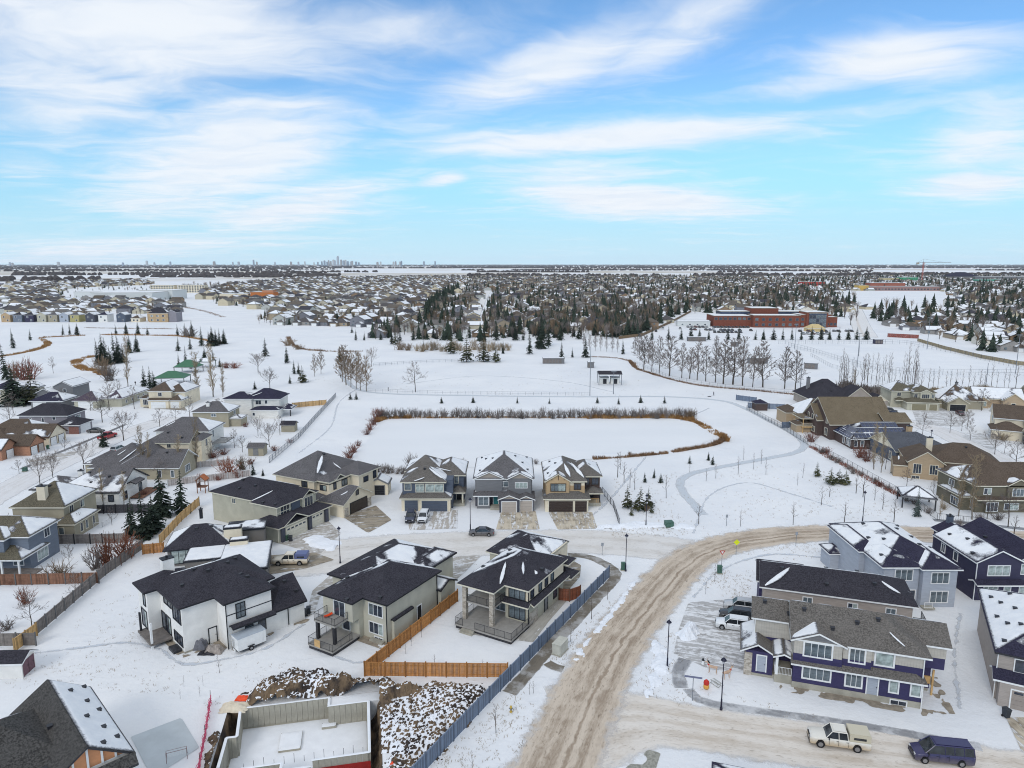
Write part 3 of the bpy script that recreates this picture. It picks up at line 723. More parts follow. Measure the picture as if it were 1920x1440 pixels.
heap('dirt_heap', [(448, 1312), (480, 1288), (540, 1262), (600, 1262), (660, 1275), (735, 1284), (790, 1296), (760, 1318), (715, 1336), (690, 1322), (640, 1310), (560, 1318), (470, 1330)], 1.5, .45, 'long heap of dug brown earth dusted with snow behind the foundation', clod=.32, cut=-.1, seed=3)
heap('rough_earth', [(722, 1296), (800, 1283), (928, 1279), (905, 1310), (860, 1365), (790, 1455), (722, 1470), (708, 1380), (700, 1330)], .45, .6, 'rough field of snowy earth clods beside the blue-grey fence', clod=.34, cut=.15, seed=11)
heap('dirt_heap', [(432, 1352), (452, 1338), (446, 1372), (422, 1392), (410, 1460), (378, 1470), (392, 1410), (415, 1375)], .7, .8, 'narrow spoil bank along the left side of the foundation pit', clod=.4, cut=-.15, seed=21)
heap('snow_bank', [(1268, 1190), (1290, 1168), (1312, 1180), (1308, 1200), (1280, 1204)], 1.3, .55, 'pile of ploughed snow beside the shared driveway', clod=.12, cut=9, seed=31, ragged=.4)
for i, (q, l) in enumerate([([(560, 1012), (598, 1002), (640, 1020), (632, 1034), (590, 1030)], 'low bank of ploughed snow behind the pale pickup'),
                            ([(1120, 985), (1200, 978), (1300, 984), (1300, 992), (1200, 990), (1120, 994)], 'long low windrow of ploughed snow across from the lamp'),
                            ([(1195, 1090), (1160, 1140), (1120, 1190), (1080, 1240), (1066, 1240), (1105, 1190), (1150, 1135), (1188, 1090)], 'windrow of ploughed snow along the left edge of the sanded road'),
                            ([(1225, 1190), (1260, 1240), (1230, 1300), (1210, 1310), (1222, 1250)], 'ploughed snow shoulder inside the bend of the sanded road')]):
    heap('snow_bank', q, .35, .8, l, g=.35, clod=.15, cut=9, seed=41 + i, ragged=.8)
mb = MB(); mb.poly([PF(10.3, 8.06, .005), PF(15.95, 8.06, .005), PF(15.95, 9.8, .005), PF(10.3, 9.8, .005)]); mb.poly([PF(10.3, 8.06, .005), PF(10.3, 8.06, -2.5), PF(15.95, 8.06, -2.5), PF(15.95, 8.06, .005)][::-1])
tag(mb.obj('backfill', M_SNOW), 'snowy backfilled ground behind the foundation wall', kind='structure')
heap('dirt_heap', [(622, 1312), (642, 1303), (652, 1312), (640, 1324), (626, 1324)], .5, .8, 'small dark dirt pile in the notch behind the foundation', clod=.3, cut=-.4, seed=51, ragged=.3)
tag(patch('frozen_pond', [(668, 858), (690, 825), (716, 792), (735, 788), (1000, 788), (1270, 788), (1300, 795), (1330, 810), (1338, 824), (1300, 836), (1245, 848), (1180, 855), (1110, 861), (1000, 872), (800, 880), (700, 878)], M_POND, .03, 'flat frozen pond under smooth snow', 2.2, 2.0, inset=0, th=.01), kind='structure')
# pit sides and floor
mb = MB(); n = 40; prev = None
def rim(k):
    L = [(HX0, HY0), (HX1, HY0), (HX1, HY1), (HX0, HY1)]; s = k * 4; i = int(s) % 4; f = s - int(s); a, b_ = L[i], L[(i + 1) % 4]
    return (a[0] + (b_[0] - a[0]) * f, a[1] + (b_[1] - a[1]) * f)
N = 160; lv = [(0.0, 0.02), (.25, -.5), (.35, -1.2), (.6, -1.9), (1.0, -2.5)]
for k in range(N):
    x, y = rim(k / N); cx, cy = (HX0 + HX1) / 2, (HY0 + HY1) / 2
    for li, (ins, z) in enumerate(lv):
        q = ins + (.25 * mnoise.noise((x * .9, y * .9, li * 3.0)) if li else 0)
        xx = min(max(x, HX0 + q), HX1 - q); yy = min(max(y, HY0 + q), HY1 - q * .2)
        mb.v.append(PF(xx, yy, z + (.2 * mnoise.noise((x, y, li + 20.0)) if 0 < li < 4 else 0)))
Lc = len(lv)
for k in range(N):
    for li in range(Lc - 1):
        a, c = k * Lc + li, ((k + 1) % N) * Lc + li; mb.f.append((a, c, c + 1, a + 1)); mb.m.append(0)
mb.poly([PF(HX0, HY0, -2.5), PF(HX1, HY0, -2.5), PF(HX1, HY1, -2.5), PF(HX0, HY1, -2.5)])
tag(mb.obj('excavation', M_EARTH), 'bare earth sides of the foundation excavation', kind='structure')
# ---------------------------------------------------------------- near houses
RF_BLACK = shingle('charcoal', lin(58, 56, 62)); RF_GREY = shingle('grey', lin(98, 95, 96)); RF_BROWNG = shingle('weathered', lin(104, 99, 94))
RF_BROWN = shingle('brown', lin(92, 80, 70)); RF_TAN = shingle('tan', lin(112, 100, 82)); RF_DBLUE = shingle('navyblack', lin(52, 50, 66)); RF_OLIVE = shingle('olive', lin(98, 92, 78))
ST_WHITE = stucco('white', (.83, .81, .77)); ST_SAGE = stucco('sage', lin(183, 179, 161)); ST_BEIGE = stucco('greige', lin(191, 187, 171)); ST_CREAM = stucco('cream', lin(226, 214, 190))
ST_OLIVE = stucco('olive', lin(164, 156, 136)); ST_TAN = stucco('tan', lin(186, 160, 126)); ST_TAUPE = stucco('taupe', lin(160, 150, 140)); ST_GREY = stucco('grey', lin(120, 116, 112))
SD_PURP = siding('purple', lin(62, 58, 92)); SD_TAUPE = siding('taupe', lin(166, 156, 148)); SD_LBLUE = siding('pale_blue', lin(166, 172, 182)); SD_NAVY = siding('navy', lin(60, 58, 80))
SD_GREY = siding('grey', lin(120, 120, 122)); SD_SLATE = siding('slate', lin(84, 92, 106)); SD_DKGREY = siding('dark_grey', lin(78, 80, 90)); SD_WHITE = siding('white', lin(226, 224, 218)); SD_BEIGE = siding('beige', lin(190, 184, 166))
SD_BATTEN = siding('batten', lin(184, 178, 168), .3, True); SD_BROWN = siding('dark_brown', lin(84, 70, 66)); SD_OLIVE = siding('olive', lin(110, 104, 88)); SD_STEEL = siding('steel_blue', lin(112, 120, 132)); SD_PURPG = siding('mauve_grey', lin(138, 134, 140))
ST_TANS = siding('tan', lin(174, 153, 126)); ST_SHAKE = siding('shake', lin(170, 160, 146), .15)

def at(o, th, x, y):
    c, s = dirs(th); return (o[0] + x * c - y * s, o[1] + x * s + y * c)

# white stucco house with the charcoal roof
h = House('house', 'white stucco two-storey house with black window frames and charcoal roof by a trailer', G(345, 1228), 45, ST_WHITE, RF_BLACK, M_BLACK)
h.vol(.2, .2, 12.2, 10.4, -.2, 6.75, 'hh', 'x', .42, .55, vents=2, snow={'L': .05, 'F': 0, 'R': .0, 'B': .75})
h.vol(4.7, -2.75, 10.9, 5, -.2, 6.72, 'hh', 'y', .42, .5, vents={'R': 2, 'F': 0}, snow={'*': 0})
h.vol(-1.5, 8.0, 4.5, 11.6, -.2, 6.7, 'hh', 'y', .42, .5, snow={'*': .0})
h.vol(10.9, -2.7, 15.7, 4.5, -.2, 3.1, 'hg', 'x', .75, .35, vents={'F': 2}, snow={'F': 0, 'R': 0, 'B': .8})
h.roofon(5.0, -3.9, 10.9, -2.76, 3.1, 'gg', 'x', .5, .05, snow={'*': .0})
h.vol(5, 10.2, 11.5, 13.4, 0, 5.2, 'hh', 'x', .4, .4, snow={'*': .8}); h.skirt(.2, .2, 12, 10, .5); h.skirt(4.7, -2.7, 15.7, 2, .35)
for (u, z, w, hh, n) in ((2.0, 3.9, 2.7, 1.9, 3), (2.0, .8, 2.8, 1.3, 3), (5.2, 5.0, 2.6, .9, 2)): h.win('L', .2, u, z, w, hh, n)
h.win('L', .2, 5.4, .9, 1.5, 2.3, 2); h.win('L', .2, 7.2, .9, 1.2, 2.3, 1); h.win('L', -1.5, 9.0, 4.2, .8, 1.9, 1); h.win('L', -1.5, 9.6, .9, 2.0, 2.4, 2)
h.win('F', -2.75, 6.6, 3.9, 1.1, 1.9, 2); h.win('F', -2.75, 9.4, .95, .9, 1.3, 1); h.win('F', -2.75, 7.6, .95, .9, 1.3, 1)
h.door('F', .2, 3.9, .1, .95, 2.1, ST_WHITE)
h.box('trim_band', 4.68, -2.79, 4.6, 10.92, -2.72, 4.72, M_BLACK)
h.spout(4.65, -2.8, 0, 6.4); h.spout(13.2, -2.78, .2, 2.8)
dk = h.box('deck', -2.6, 4.2, .5, .2, 9.4, .75, M_GREYW)
h.box('post', -2.5, 4.3, -.1, -2.25, 4.55, 3.6, M_WHITE); h.box('post', -2.4, 8.9, -.1, -2.15, 9.15, 3.4, M_DARK)
h.box('window_well', -.9, 1.0, -.1, .19, 2.9, .35, M_DARK); h.box('foundation', .17, .17, -.3, 12.3, 10.3, .25, M_CONC)
h.chimney(2.2, 10.4, 0, 9.4, 1.5, 1.1, ST_WHITE, M_BLACK); h.done()

# sage-grey stucco house with two balconies
B0 = G(727, 1207)
h = House('house', 'sage-grey stucco house with charcoal hip roof and two stacked balconies on black posts', B0, -30, ST_BEIGE, RF_BLACK, M_WHITE, fascia=M_BLACK)
h.vol(-4.4, 0, 0, 11.2, -.2, 6.0, None); h.vol(-9.4, -2.1, -4.1, 15, 2.9, 6.02, None); h.vol(-9.38, -.9, -4.1, 14.9, -.2, 2.95, None)
h.roofon(-9.4, .02, 0, 11.2, 6.0, 'hh', 'y', .42, .55, vents={'R': 0, 'F': 1, 'L': 3}, snow={'F': 0, 'R': .03, 'L': .62, 'B': .75})
h.roofon(-9.4, -2.1, -4.1, 6, 6.03, 'hh', 'y', .42, .5, vents={'F': 1}, snow={'F': 0, 'R': 0, 'L': .35, 'B': None})
h.vol(-12.6, 3.0, -4.0, 17.0, -.2, 6.04, 'hh', 'y', .40, .55, snow={'F': .12, 'L': .25, 'R': .75, 'B': .9})
h.vol(-5, 10.9, -1.6, 17.6, -.2, 6.08, 'hh', 'y', .42, .5, snow={'*': (.5, .3, -.1)})
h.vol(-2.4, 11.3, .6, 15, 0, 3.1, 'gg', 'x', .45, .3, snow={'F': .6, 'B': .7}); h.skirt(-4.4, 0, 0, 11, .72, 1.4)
h.win('F', 0, -1.9, 3.55, 2.3, 1.55, 3); h.win('F', 0, -1.9, .95, 2.3, 1.5, 3); h.win('F', 0, -1.5, -.05, 1.4, .5, 2)
h.win('F', -2.1, -6.4, 3.25, 1.9, 2.1, 2); h.win('F', -.9, -6.4, .75, 1.2, 1.5, 1)
h.door('R', 0, 6.9, .3, .9, 2.1, M_BLACK); h.box('window_well', -2.6, -.75, -.1, -.4, .0, .28, M_CONC)
h.box('bump_out', 0, .9, .2, .45, 4.9, 3.0, ST_BEIGE); h.roofon(0.02, .8, .5, 5.0, 3.05, 'gg', 'y', .5, .06, rmat=RF_BLACK, snow={'*': None})
h.spout(-.02, -.06, 0, 5.7, M_BLACK); h.spout(.06, 11.15, 0, 5.7, M_BLACK)
for i in range(6): snow_strip(h.snow, (-.6, 2.5 + i * 1.15, 6.15), (-.9, 3.3 + i * 1.15, 6.3), .14, 4, .12, i)
d1 = h.box('deck', -8.4, -6.1, .45, -4.0, -.95, .65, M_DECK); h.box('deck', -8.7, -4.6, 3.05, -4.9, -2.12, 3.28, M_DECK)
h.rail([(-8.35, -1.2), (-8.35, -6.05), (-7.2, -6.05)], .65); h.rail([(-6.2, -6.05), (-4.05, -6.05), (-4.05, -2.4)], .65); h.rail([(-8.65, -2.2), (-8.65, -4.55), (-4.95, -4.55), (-4.95, -2.2)], 3.28)
for x, y in ((-8.2, -4.4), (-5.2, -4.4)): h.box('post', x - .2, y - .2, .65, x + .2, y + .2, 3.05, M_DARK)
h.box('gate_panel', -7.2, -6.1, .65, -6.2, -6.0, 1.6, M_WOODL, 'unpainted plywood panel closing a gap in the lower railing'); h.box('deck_skirt', -8.3, -6.0, -.05, -4.1, -1.0, .45, M_DARK); h.done()
for (x, y, z, r, l, nm) in ((-7.6, -3.0, 3.29, 0, 'crumpled orange sled lying on the upper balcony of the sage-grey house', 'sled'),):
    mb = MB()
    for i in range(8):
        u = i / 7; mb.v += [(-.6 + 1.2 * u, -.28, .16 + .2 * u * u), (-.6 + 1.2 * u, 0, .03 + .2 * u * u), (-.6 + 1.2 * u, .28, .16 + .2 * u * u)]
    for i in range(7):
        q = i * 3; mb.f += [(q, q + 3, q + 4, q + 1), (q + 1, q + 4, q + 5, q + 2)]; mb.m += [0, 0]
    tag(mb.obj(nm, plain('orange_plastic', lin(226, 74, 30), .4, .1), None, (*at(B0, -30, x, y), z), .6, True), l, 'sled')

# two-tone house with the wraparound deck
T0 = G(993, 1185)
h = House('house', 'two-tone cream and grey house with charcoal roof and railed wraparound deck', T0, -30, ST_SAGE, RF_BLACK, M_BLACK, fascia=M_CREAMT)
h.vol(-4.4, .9, -.7, 12.0, 0, 3.3, None); h.vol(-4.38, .92, -.72, 12.0, 3.3, 6.05, None, wall=ST_CREAM)
h.vol(-9.6, 2.2, -4.2, 16.0, 0, 6.04, None); h.vol(-12.0, 9.0, -3.4, 18.2, 0, 6.06, 'hh', 'y', .40, .5, snow={'F': .25, 'L': .3, 'R': (.75, .2, -.2), 'B': .9})
h.vol(-5, 11.0, -2.9, 18.0, 3.2, 6.1, None, wall=ST_CREAM); h.vol(-5, 11.0, -2.88, 17.9, 0, 3.2, None)
h.roofon(-9.6, .5, -.7, 12.0, 6.05, 'hh', 'y', .44, .5, snow={'F': 0, 'R': (.32, .0, .35), 'L': .85, 'B': .8}, vents={'R': 1, 'L': 3})
h.roofon(-9.6, -2.4, -4.5, 7, 6.06, 'hh', 'y', .44, .5, snow={'F': 0, 'R': 0.0, 'L': .3, 'B': None})
h.strip((-4.4, -.6, 6.2), (-5.8, 3.4, 7.6), .28); h.strip((-2.4, 2.4, 6.8), (-3.6, 4.6, 7.7), .22); h.strip((-1.4, 4.2, 6.4), (-1.9, 5.0, 6.6), .4)
h.roofon(-1.2, .9, .15, 12.4, 3.3, 'gg', 'y', .6, .05, snow={'*': 0}); h.roofon(-4.4, .05, -.3, 1.4, 3.3, 'gg', 'x', .6, .05, snow={'*': 0})
h.roofon(-3.2, 12.2, .4, 15, 3.0, 'hh', 'y', .5, .2, snow={'*': 0}); h.roofon(-3.0, 12.4, -.2, 15, 5.0, 'hh', 'y', .4, .2, snow={'*': .0})
h.win('F', .9, -2.5, 3.95, 2.5, 1.75, 3, gl=M_GLASS2); h.win('F', .9, -2.5, .95, 2.5, 1.85, 3, gl=M_GLASS2)
h.win('F', 2.2, -6.8, 4.9, 3.0, .9, 3); h.win('F', 2.2, -6.9, .75, 3.4, 2.1, 4, M_WHITE)
for y in (2.0, 4.4, 6.3, 8.2): h.win('R', -.72, y, 4.1, .8, 1.5, 1)
h.win('R', -.7, 9.2, 1.0, 1.0, 1.3, 1); h.door('R', -.7, 6.2, .2, .9, 2.1, M_GREYT); h.box('trim_band', -4.42, .85, 3.75, -.66, 11.9, 3.87, M_BLACK)
h.box('stone_facing', -.72, 1.1, 0, -.6, 3.6, 1.9, M_STONE)
h.box('deck', -9.6, -4.2, .4, -.5, 2.2, .62, M_DECK); h.box('deck', -9.5, -2.2, 3.1, -4.5, 2.2, 3.32, M_DECK); h.box('deck_skirt', -9.5, -4.1, -.05, -.6, 2, .4, M_DARK)
for x, y in ((-9.2, -2.1), (-4.75, -2.1)): h.box('column', x - .3, y - .3, .62, x + .3, y + .3, 5.85, M_STONE)
h.rail([(-9.55, 2.0), (-9.55, -4.15), (-8.3, -4.15)], .62); h.rail([(-6.3, -4.15), (-.55, -4.15), (-.55, .8)], .62); h.rail([(-8.85, -2.12), (-5.1, -2.12)], 3.32); h.rail([(-4.55, -1.7), (-4.55, .9)], 3.32)
mb = MB(); mb.box(-8.3, -4.6, 0, -6.3, -4.25, .4); mb.box(-8.3, -5.0, 0, -6.3, -4.6, .2); mb.obj('steps', M_CONC, h.o)
h.spout(-.66, .86, 0, 5.8, M_BLACK); h.done()

# low hip-roofed house behind the white one
h = House('house', 'low grey house with charcoal hip roof, strip windows and snow-covered garage roof', G(305, 1100), 15, ST_GREY, RF_BLACK, M_BLACK)
h.vol(-.6, 7.6, 8.8, 15, 0, 3.4, 'hh', 'x', .62, .6, snow={'F': 0, 'L': (.75, 0, -.2), 'R': .9, 'B': 1}, vents={'F': 1, 'R': 2})
h.vol(8.7, -3.8, 15.8, 6.9, 0, 2.9, 'flat', oh=.35, snow={'F': 1.3}, fas=M_BLACK); h.vol(3, 2.0, 8.7, 7.5, 0, 2.8, 'flat', oh=.2, snow={'F': 1.3}, fas=M_BLACK)
for (x, y, z1) in ((9.6, 9.2, 5.3), (10.8, 6.6, 4.0)): h.vol(x - 1.4, y - .6, x + 1.4, y + .8, 0, z1, 'flat', oh=.1, wall=ST_CREAM, fas=M_BLACK)
h.vol(8.6, 10.4, 14.5, 14.5, 0, 4.2, 'flat', oh=.3, fas=M_BLACK, snow={'F': .55})
h.win('F', 7.6, 1.6, .5, 3.2, 2.2, 3, gl=M_GLASSC); h.win('F', 7.6, 4.5, 1.7, .9, 1.0, 1, M_WHITE, gl=M_GLASSC); h.win('F', 7.6, 7.0, 1.6, 3.2, 1.1, 3, gl=M_GLASSC)
h.chimney(4, 13.5, 6, 7.6, .5, .5, M_BLACK); h.done()

# big sage house with cream garage doors
S0 = G(517, 1015)
h = House('house', 'large pale sage house with charcoal roof, white trim and two cream garage doors', S0, -27, ST_SAGE, RF_BLACK, M_CREAMT)
h.vol(-19.2, 2.6, -6.6, 12.6, -.1, 6.0, 'hh', 'x', .42, .5, vents={'F': 3, 'R': 0}, snow={'F': 0, 'L': .1, 'R': .1, 'B': .8})
h.vol(-7.0, 1.7, -1.0, 11.9, -.1, 6.03, 'hh', 'y', .46, .5, vents={'F': 2}, snow={'*': 0}); h.strip((-7.2, 1.6, 6.1), (-4.9, 4.6, 7.5), .3)
h.roofon(-4.5, 7.6, -.4, 11.0, 6.0, 'hg', 'x', .6, .3, snow={'*': .0}); h.vol(-1.4, 7.7, -.5, 10.9, 3.2, 6.0, None)
h.vol(-5.0, -.4, 1.3, 13.2, -.1, 3.0, 'hh', 'y', .45, .4, snow={'*': .0}); h.roofon(-2.5, .6, 1.6, 6.6, 3.0, 'hg', 'x', .5, .3, snow={'*': 0}); h.vol(1.2, .7, 1.6, 6.5, 0, 3.0, None)
h.win('R', -1.0, 3.6, 3.9, 2.2, 1.7, 3); h.win('R', -.5, 9.3, 3.9, 2.2, 1.7, 3); h.win('F', 2.6, -13.2, 4.4, .9, .9, 2); h.win('R', -1.0, 6.3, 4.6, 1.6, .7, 2)
h.box('stone_facing', -1.02, 5.2, 3.3, -.85, 7.4, 5.6, SD_SLATE)
h.garage('R', 1.6, 3.7, 5.0, 2.3, M_CREAMT, wins=5); h.garage('R', 1.3, 9.6, 3.0, 2.3, M_CREAMT, wins=3)
for y in (.4, 7.3, 11.9): h.box('stone_facing', 1.3, y - .4, 0, 1.72, y + .4, 2.6, SD_DKGREY)
h.spout(-1.05, 1.66, 3, 5.7); h.spout(1.2, -.45, .1, 2.7); h.box('trim_band', -1.03, 1.68, 4.5, -.94, 7.5, 4.65, M_CREAMT); h.done()

# cream house with the stone porch and brown garage door
h = House('house', 'tall cream house with grey hip roofs, stone porch and brown garage door', G(610, 962), -27, ST_CREAM, RF_GREY, M_BLACK, fascia=M_CREAMT)
h.vol(-14.2, 1.0, -3.6, 15.5, -.1, 6.2, 'hh', 'x', .52, .5, snow={'F': 0, 'L': 0, 'R': .1, 'B': .7}, vents={'R': 1}); h.vol(-3.7, 1.9, -.4, 9, -.1, 6.2, 'hh', 'y', .55, .5, snow={'*': 0})
h.vol(-3.8, 8.5, 1.9, 15, -.1, 6.2, 'hh', 'x', .5, .5, snow={'*': 0}); h.strip((-4.0, 2.5, 7.2), (-6.5, 7.0, 9.6), .45); h.strip((-3.2, 9.0, 6.5), (-5.5, 9.0, 7.6), .25); h.strip((-.8, 9.5, 6.6), (1.2, 9.3, 6.5), .25)
h.roofon(-1.8, 3.4, .1, 6.0, 6.2, 'hg', 'x', .6, .2, snow={'*': 0})
h.vol(-1.0, -.5, 5.2, 8.2, -.1, 2.9, 'hg', 'x', .55, .45, snow={'F': 0, 'B': .7}, gable=ST_CREAM); h.strip((3.2, 1.2, 3.9), (4.6, 3.2, 4.9), .3)
h.garage('R', 5.2, 4.2, 5.2, 2.3, plain('brown_door', lin(70, 62, 56), .6, .1)); h.win('R', 5.2, 3.85, 3.6, .7, .9, 1)
for y in (.3, 7.6): h.box('stone_facing', 5.18, y - .55, 0, 5.36, y + .5, 1.8, M_STONE)
h.vol(-4.2, -2.2, -1.4, 1.4, -.1, 3.2, 'hh', 'y', .7, .4, wall=M_STONE, snow={'*': 0}); h.door('F', -2.2, -2.8, .1, 1.2, 2.3, plain('wood_door', lin(70, 48, 32), .5, .2), M_CREAMT)
h.win('F', 1.0, -6.2, 4.4, 1.4, 1.1, 2); h.win('F', 1.9, -2.0, 4.0, 1.6, 1.0, 2); h.win('R', -.4, 3.6, 4.0, .7, 1.4, 1); h.win('R', -.4, 6.6, 4.0, 1.6, 1.2, 2); h.win('R', 1.9, 10.8, 4.0, 1.4, 1.0, 2); h.win('R', 1.9, 13.8, 4.0, .9, 1.6, 1)
h.box('trim_band', -3.72, 1.86, 5.3, -.36, 8.9, 5.45, M_BLACK); h.done()
h = House('shed', 'small cream garden shed with snowy gable roof and dark doorway, behind the cream house', G(690, 928), 0, ST_CREAM, RF_GREY, M_GREYT, cat='shed')
h.vol(0, 0, 4.4, 4, 0, 2.6, 'gg', 'y', .5, .3, snow={'*': 1.2}); h.garage('F', 0, 2.2, 2.9, 2.1, M_BLACK); h.done()

# three houses with garages facing the street
h = House('house', 'slate-blue and cream house with slate garage doors, left of three in a row', G(752, 957), 0, SD_SLATE, RF_BROWNG, M_CREAMT)
h.vol(.4, 1.5, 10.6, 9, 0, 6.1, None); h.vol(.3, .6, 8.9, 8, 3.0, 6.12, 'hh', 'x', .55, .45, snow={'F': 0, 'L': .5, 'R': .8, 'B': 1}, vents={'F': 1})
h.vol(.2, 7.5, 7.6, 15, 0, 6.4, 'hh', 'y', .6, .45, snow={'L': .95, 'F': .2, 'R': .7, 'B': 1}); h.vol(6.5, 5, 12.6, 14.5, 0, 6.3, 'hh', 'y', .6, .5, snow={'F': .05, 'R': .85, 'L': .5, 'B': 1})
h.vol(.2, -.4, 4.0, 5, 0, 2.9, None, wall=ST_CREAM); h.vol(3.9, -.7, 10.2, 5, 0, 2.9, None, wall=ST_CREAM); h.roofon(.2, -.6, 10.2, 4.5, 2.95, 'hh', 'x', .4, .4, snow={'F': 0, 'R': .9, 'L': .2, 'B': None})
h.strip((4.8, 1.0, 6.7), (2.8, .2, 6.2), .3); h.strip((5.6, 3.4, 8.0), (8.6, 1.0, 6.5), .5); h.strip((7.0, 4.0, 7.9), (10.0, 5.2, 6.8), .4)
h.garage('F', -.4, 2.2, 2.7, 2.3, SD_SLATE, M_CREAMT, wins=0); h.garage('F', -.7, 7.0, 5.2, 2.3, SD_SLATE, M_CREAMT)
h.win('F', .6, 1.4, 4.2, 1.3, 1.3, 1); h.win('F', .6, 3.9, 3.8, 1.6, 1.6, 2, gl=M_GLASSC); h.win('F', .6, 6.9, 3.8, 3.6, 1.6, 2, gl=M_GLASSC); h.win('F', 5.0, 10.3, 4.3, 2.4, 1.6, 3)
h.vol(10.0, 2.6, 12.9, 6, 2.6, 3.0, 'hh', 'x', .5, .2, snow={'*': 0}); h.box('post', 12.4, 2.7, .2, 12.65, 2.95, 2.6, M_CREAMT); h.box('porch', 10.3, 2.4, 0, 12.9, 5, .6, M_CONC); h.door('F', 5.0, 11.6, .6, 1.0, 2.1, M_BLACK); h.done()
h = House('house', 'grey house with teal front door and beige garage doors, middle of three in a row', G(888, 953), 0, SD_GREY, RF_GREY, M_WHITE)
h.vol(.3, 1.2, 12.2, 16, 0, 3.3, None, wall=SD_DKGREY); h.vol(.32, 1.22, 12.18, 16, 3.3, 6.3, 'hh', 'y', .55, .5, snow={'F': (.18, -.1, .1), 'L': 1.05, 'R': 1.0, 'B': 1}, vents={'L': 4, 'R': 4})
h.vol(7.2, .4, 12.0, 4, 3.0, 6.32, 'gh', 'y', .5, .4, gable=ST_TAUPE, snow={'L': .75, 'R': 1.0, 'B': None}); h.vol(.5, .9, 6.0, 4, 3.2, 6.32, 'gh', 'y', .45, .4, gable=ST_TAUPE, snow={'L': .8, 'R': .8, 'B': None})
h.vol(5.4, -2.6, 9.4, 3, 0, 2.9, 'gh', 'y', .4, .35, wall=SD_DKGREY, gable=ST_TAUPE, snow={'L': .3, 'R': .1, 'B': None}); h.vol(9.3, -2.0, 12.4, 3, 0, 2.7, 'gh', 'y', .4, .35, wall=SD_DKGREY, gable=ST_TAUPE, snow={'L': .1, 'R': .1, 'B': None})
h.roofon(.2, -.3, 6.5, 3.0, 2.9, 'hh', 'x', .4, .3, snow={'F': 0, 'L': .1, 'R': None, 'B': None})
for u, w, n in ((2.4, 2.6, 3), (6.2, 1.9, 2), (9.9, 2.4, 3)): h.win('F', 1.22 if u < 3 or u == 6.2 else .4, u, 4.3, w, 1.1, n, gl=M_GLASSC if u != 6.2 else M_GLASS2)
h.vol(.7, -.2, 3.4, 2, 0, 2.8, None); h.win('F', -.2, 2.05, .8, 2.0, 1.7, 2); h.door('F', 1.2, 4.6, .5, 1.0, 2.1, plain('teal_door', lin(52, 120, 124), .5, .08)); h.box('porch', 3.5, -1.2, 0, 5.4, 1.2, .5, M_CONC)
GB = plain('beige_door', lin(178, 168, 158), .6, .05)
h.garage('F', -2.6, 7.4, 2.9, 2.3, GB, wins=0); h.garage('F', -2.0, 10.85, 2.4, 2.3, GB); h.box('trim_band', .28, 1.14, 3.2, 7.2, 1.2, 3.4, M_WHITE); h.done()
h = House('house', 'tan and cream house with dark brown garage doors, right of three in a row', G(1020, 957), 0, ST_TAN, RF_BROWNG, plain('brown_trim', lin(66, 56, 48), .6, .1), fascia=M_CREAMT)
h.vol(.4, 1.0, 8.4, 14, 0, 5.0, None); h.vol(.42, 1.02, 8.38, 14, 5.0, 6.2, None, wall=ST_CREAM); h.roofon(.4, 1.0, 8.4, 14.5, 6.2, 'hh', 'y', .6, .45, snow={'F': 0, 'L': .95, 'R': .35, 'B': 1}, vents={'L': 3})
h.vol(.5, .5, 5.2, 5, 3.2, 6.22, 'gh', 'y', .6, .4, gable=ST_TAN, snow={'L': .95, 'R': .5, 'B': None}); h.vol(6.5, 4.8, 12.0, 14.2, 0, 6.1, 'hh', 'y', .55, .5, wall=SD_BROWN, snow={'F': 0, 'R': .85, 'L': .5, 'B': 1})
h.strip((5.4, 1.2, 6.8), (4.4, 4.6, 8.6), .4); h.strip((8.3, 1.6, 6.5), (6.0, 6.0, 8.4), .5)
h.vol(.2, -.8, 9.0, 5, 0, 2.9, None, wall=ST_CREAM); h.roofon(.2, -.8, 9.0, 4.4, 2.95, 'hh', 'x', .42, .45, snow={'F': 0, 'R': 0, 'L': .3, 'B': None})
DB = plain('dark_brown_door', lin(64, 54, 50), .6, .1)
h.garage('F', -.8, 3.4, 4.9, 2.3, DB, M_CREAMT); h.garage('F', -.8, 7.5, 2.4, 2.3, DB, M_CREAMT); h.win('F', .5, 2.9, 4.0, 3.0, 1.5, 4); h.win('F', 1.0, 6.9, 4.2, 1.3, 1.2, 2); h.win('F', 4.8, 11.0, 4.0, 1.4, 1.7, 2); h.win('F', 4.8, 9.4, 4.0, .7, 1.7, 1)
h.roofon(8.8, 2.6, 12.2, 6, 2.9, 'hh', 'x', .45, .3, snow={'*': 0}); h.box('porch', 9.0, 2.4, 0, 12.0, 4.8, .8, M_CONC); h.box('post', 9.2, 2.5, .8, 9.45, 2.75, 2.9, M_CREAMT); h.box('post', 11.6, 2.5, .8, 11.85, 2.75, 2.9, M_BLACK); h.rail([(9.5, 2.5), (11.6, 2.5)], .8, .9, M_WOODL)
h.door('F', 4.8, 10.2, .8, .9, 2.1, M_BLACK)
for x in (1.6, 2.9, 4.1): h.box('gable_batten', x - .06, .44, 6.3, x + .06, .5, 6.3 + .6 * (2.3 - abs(x - 2.85)) - .1, DB)
h.done()

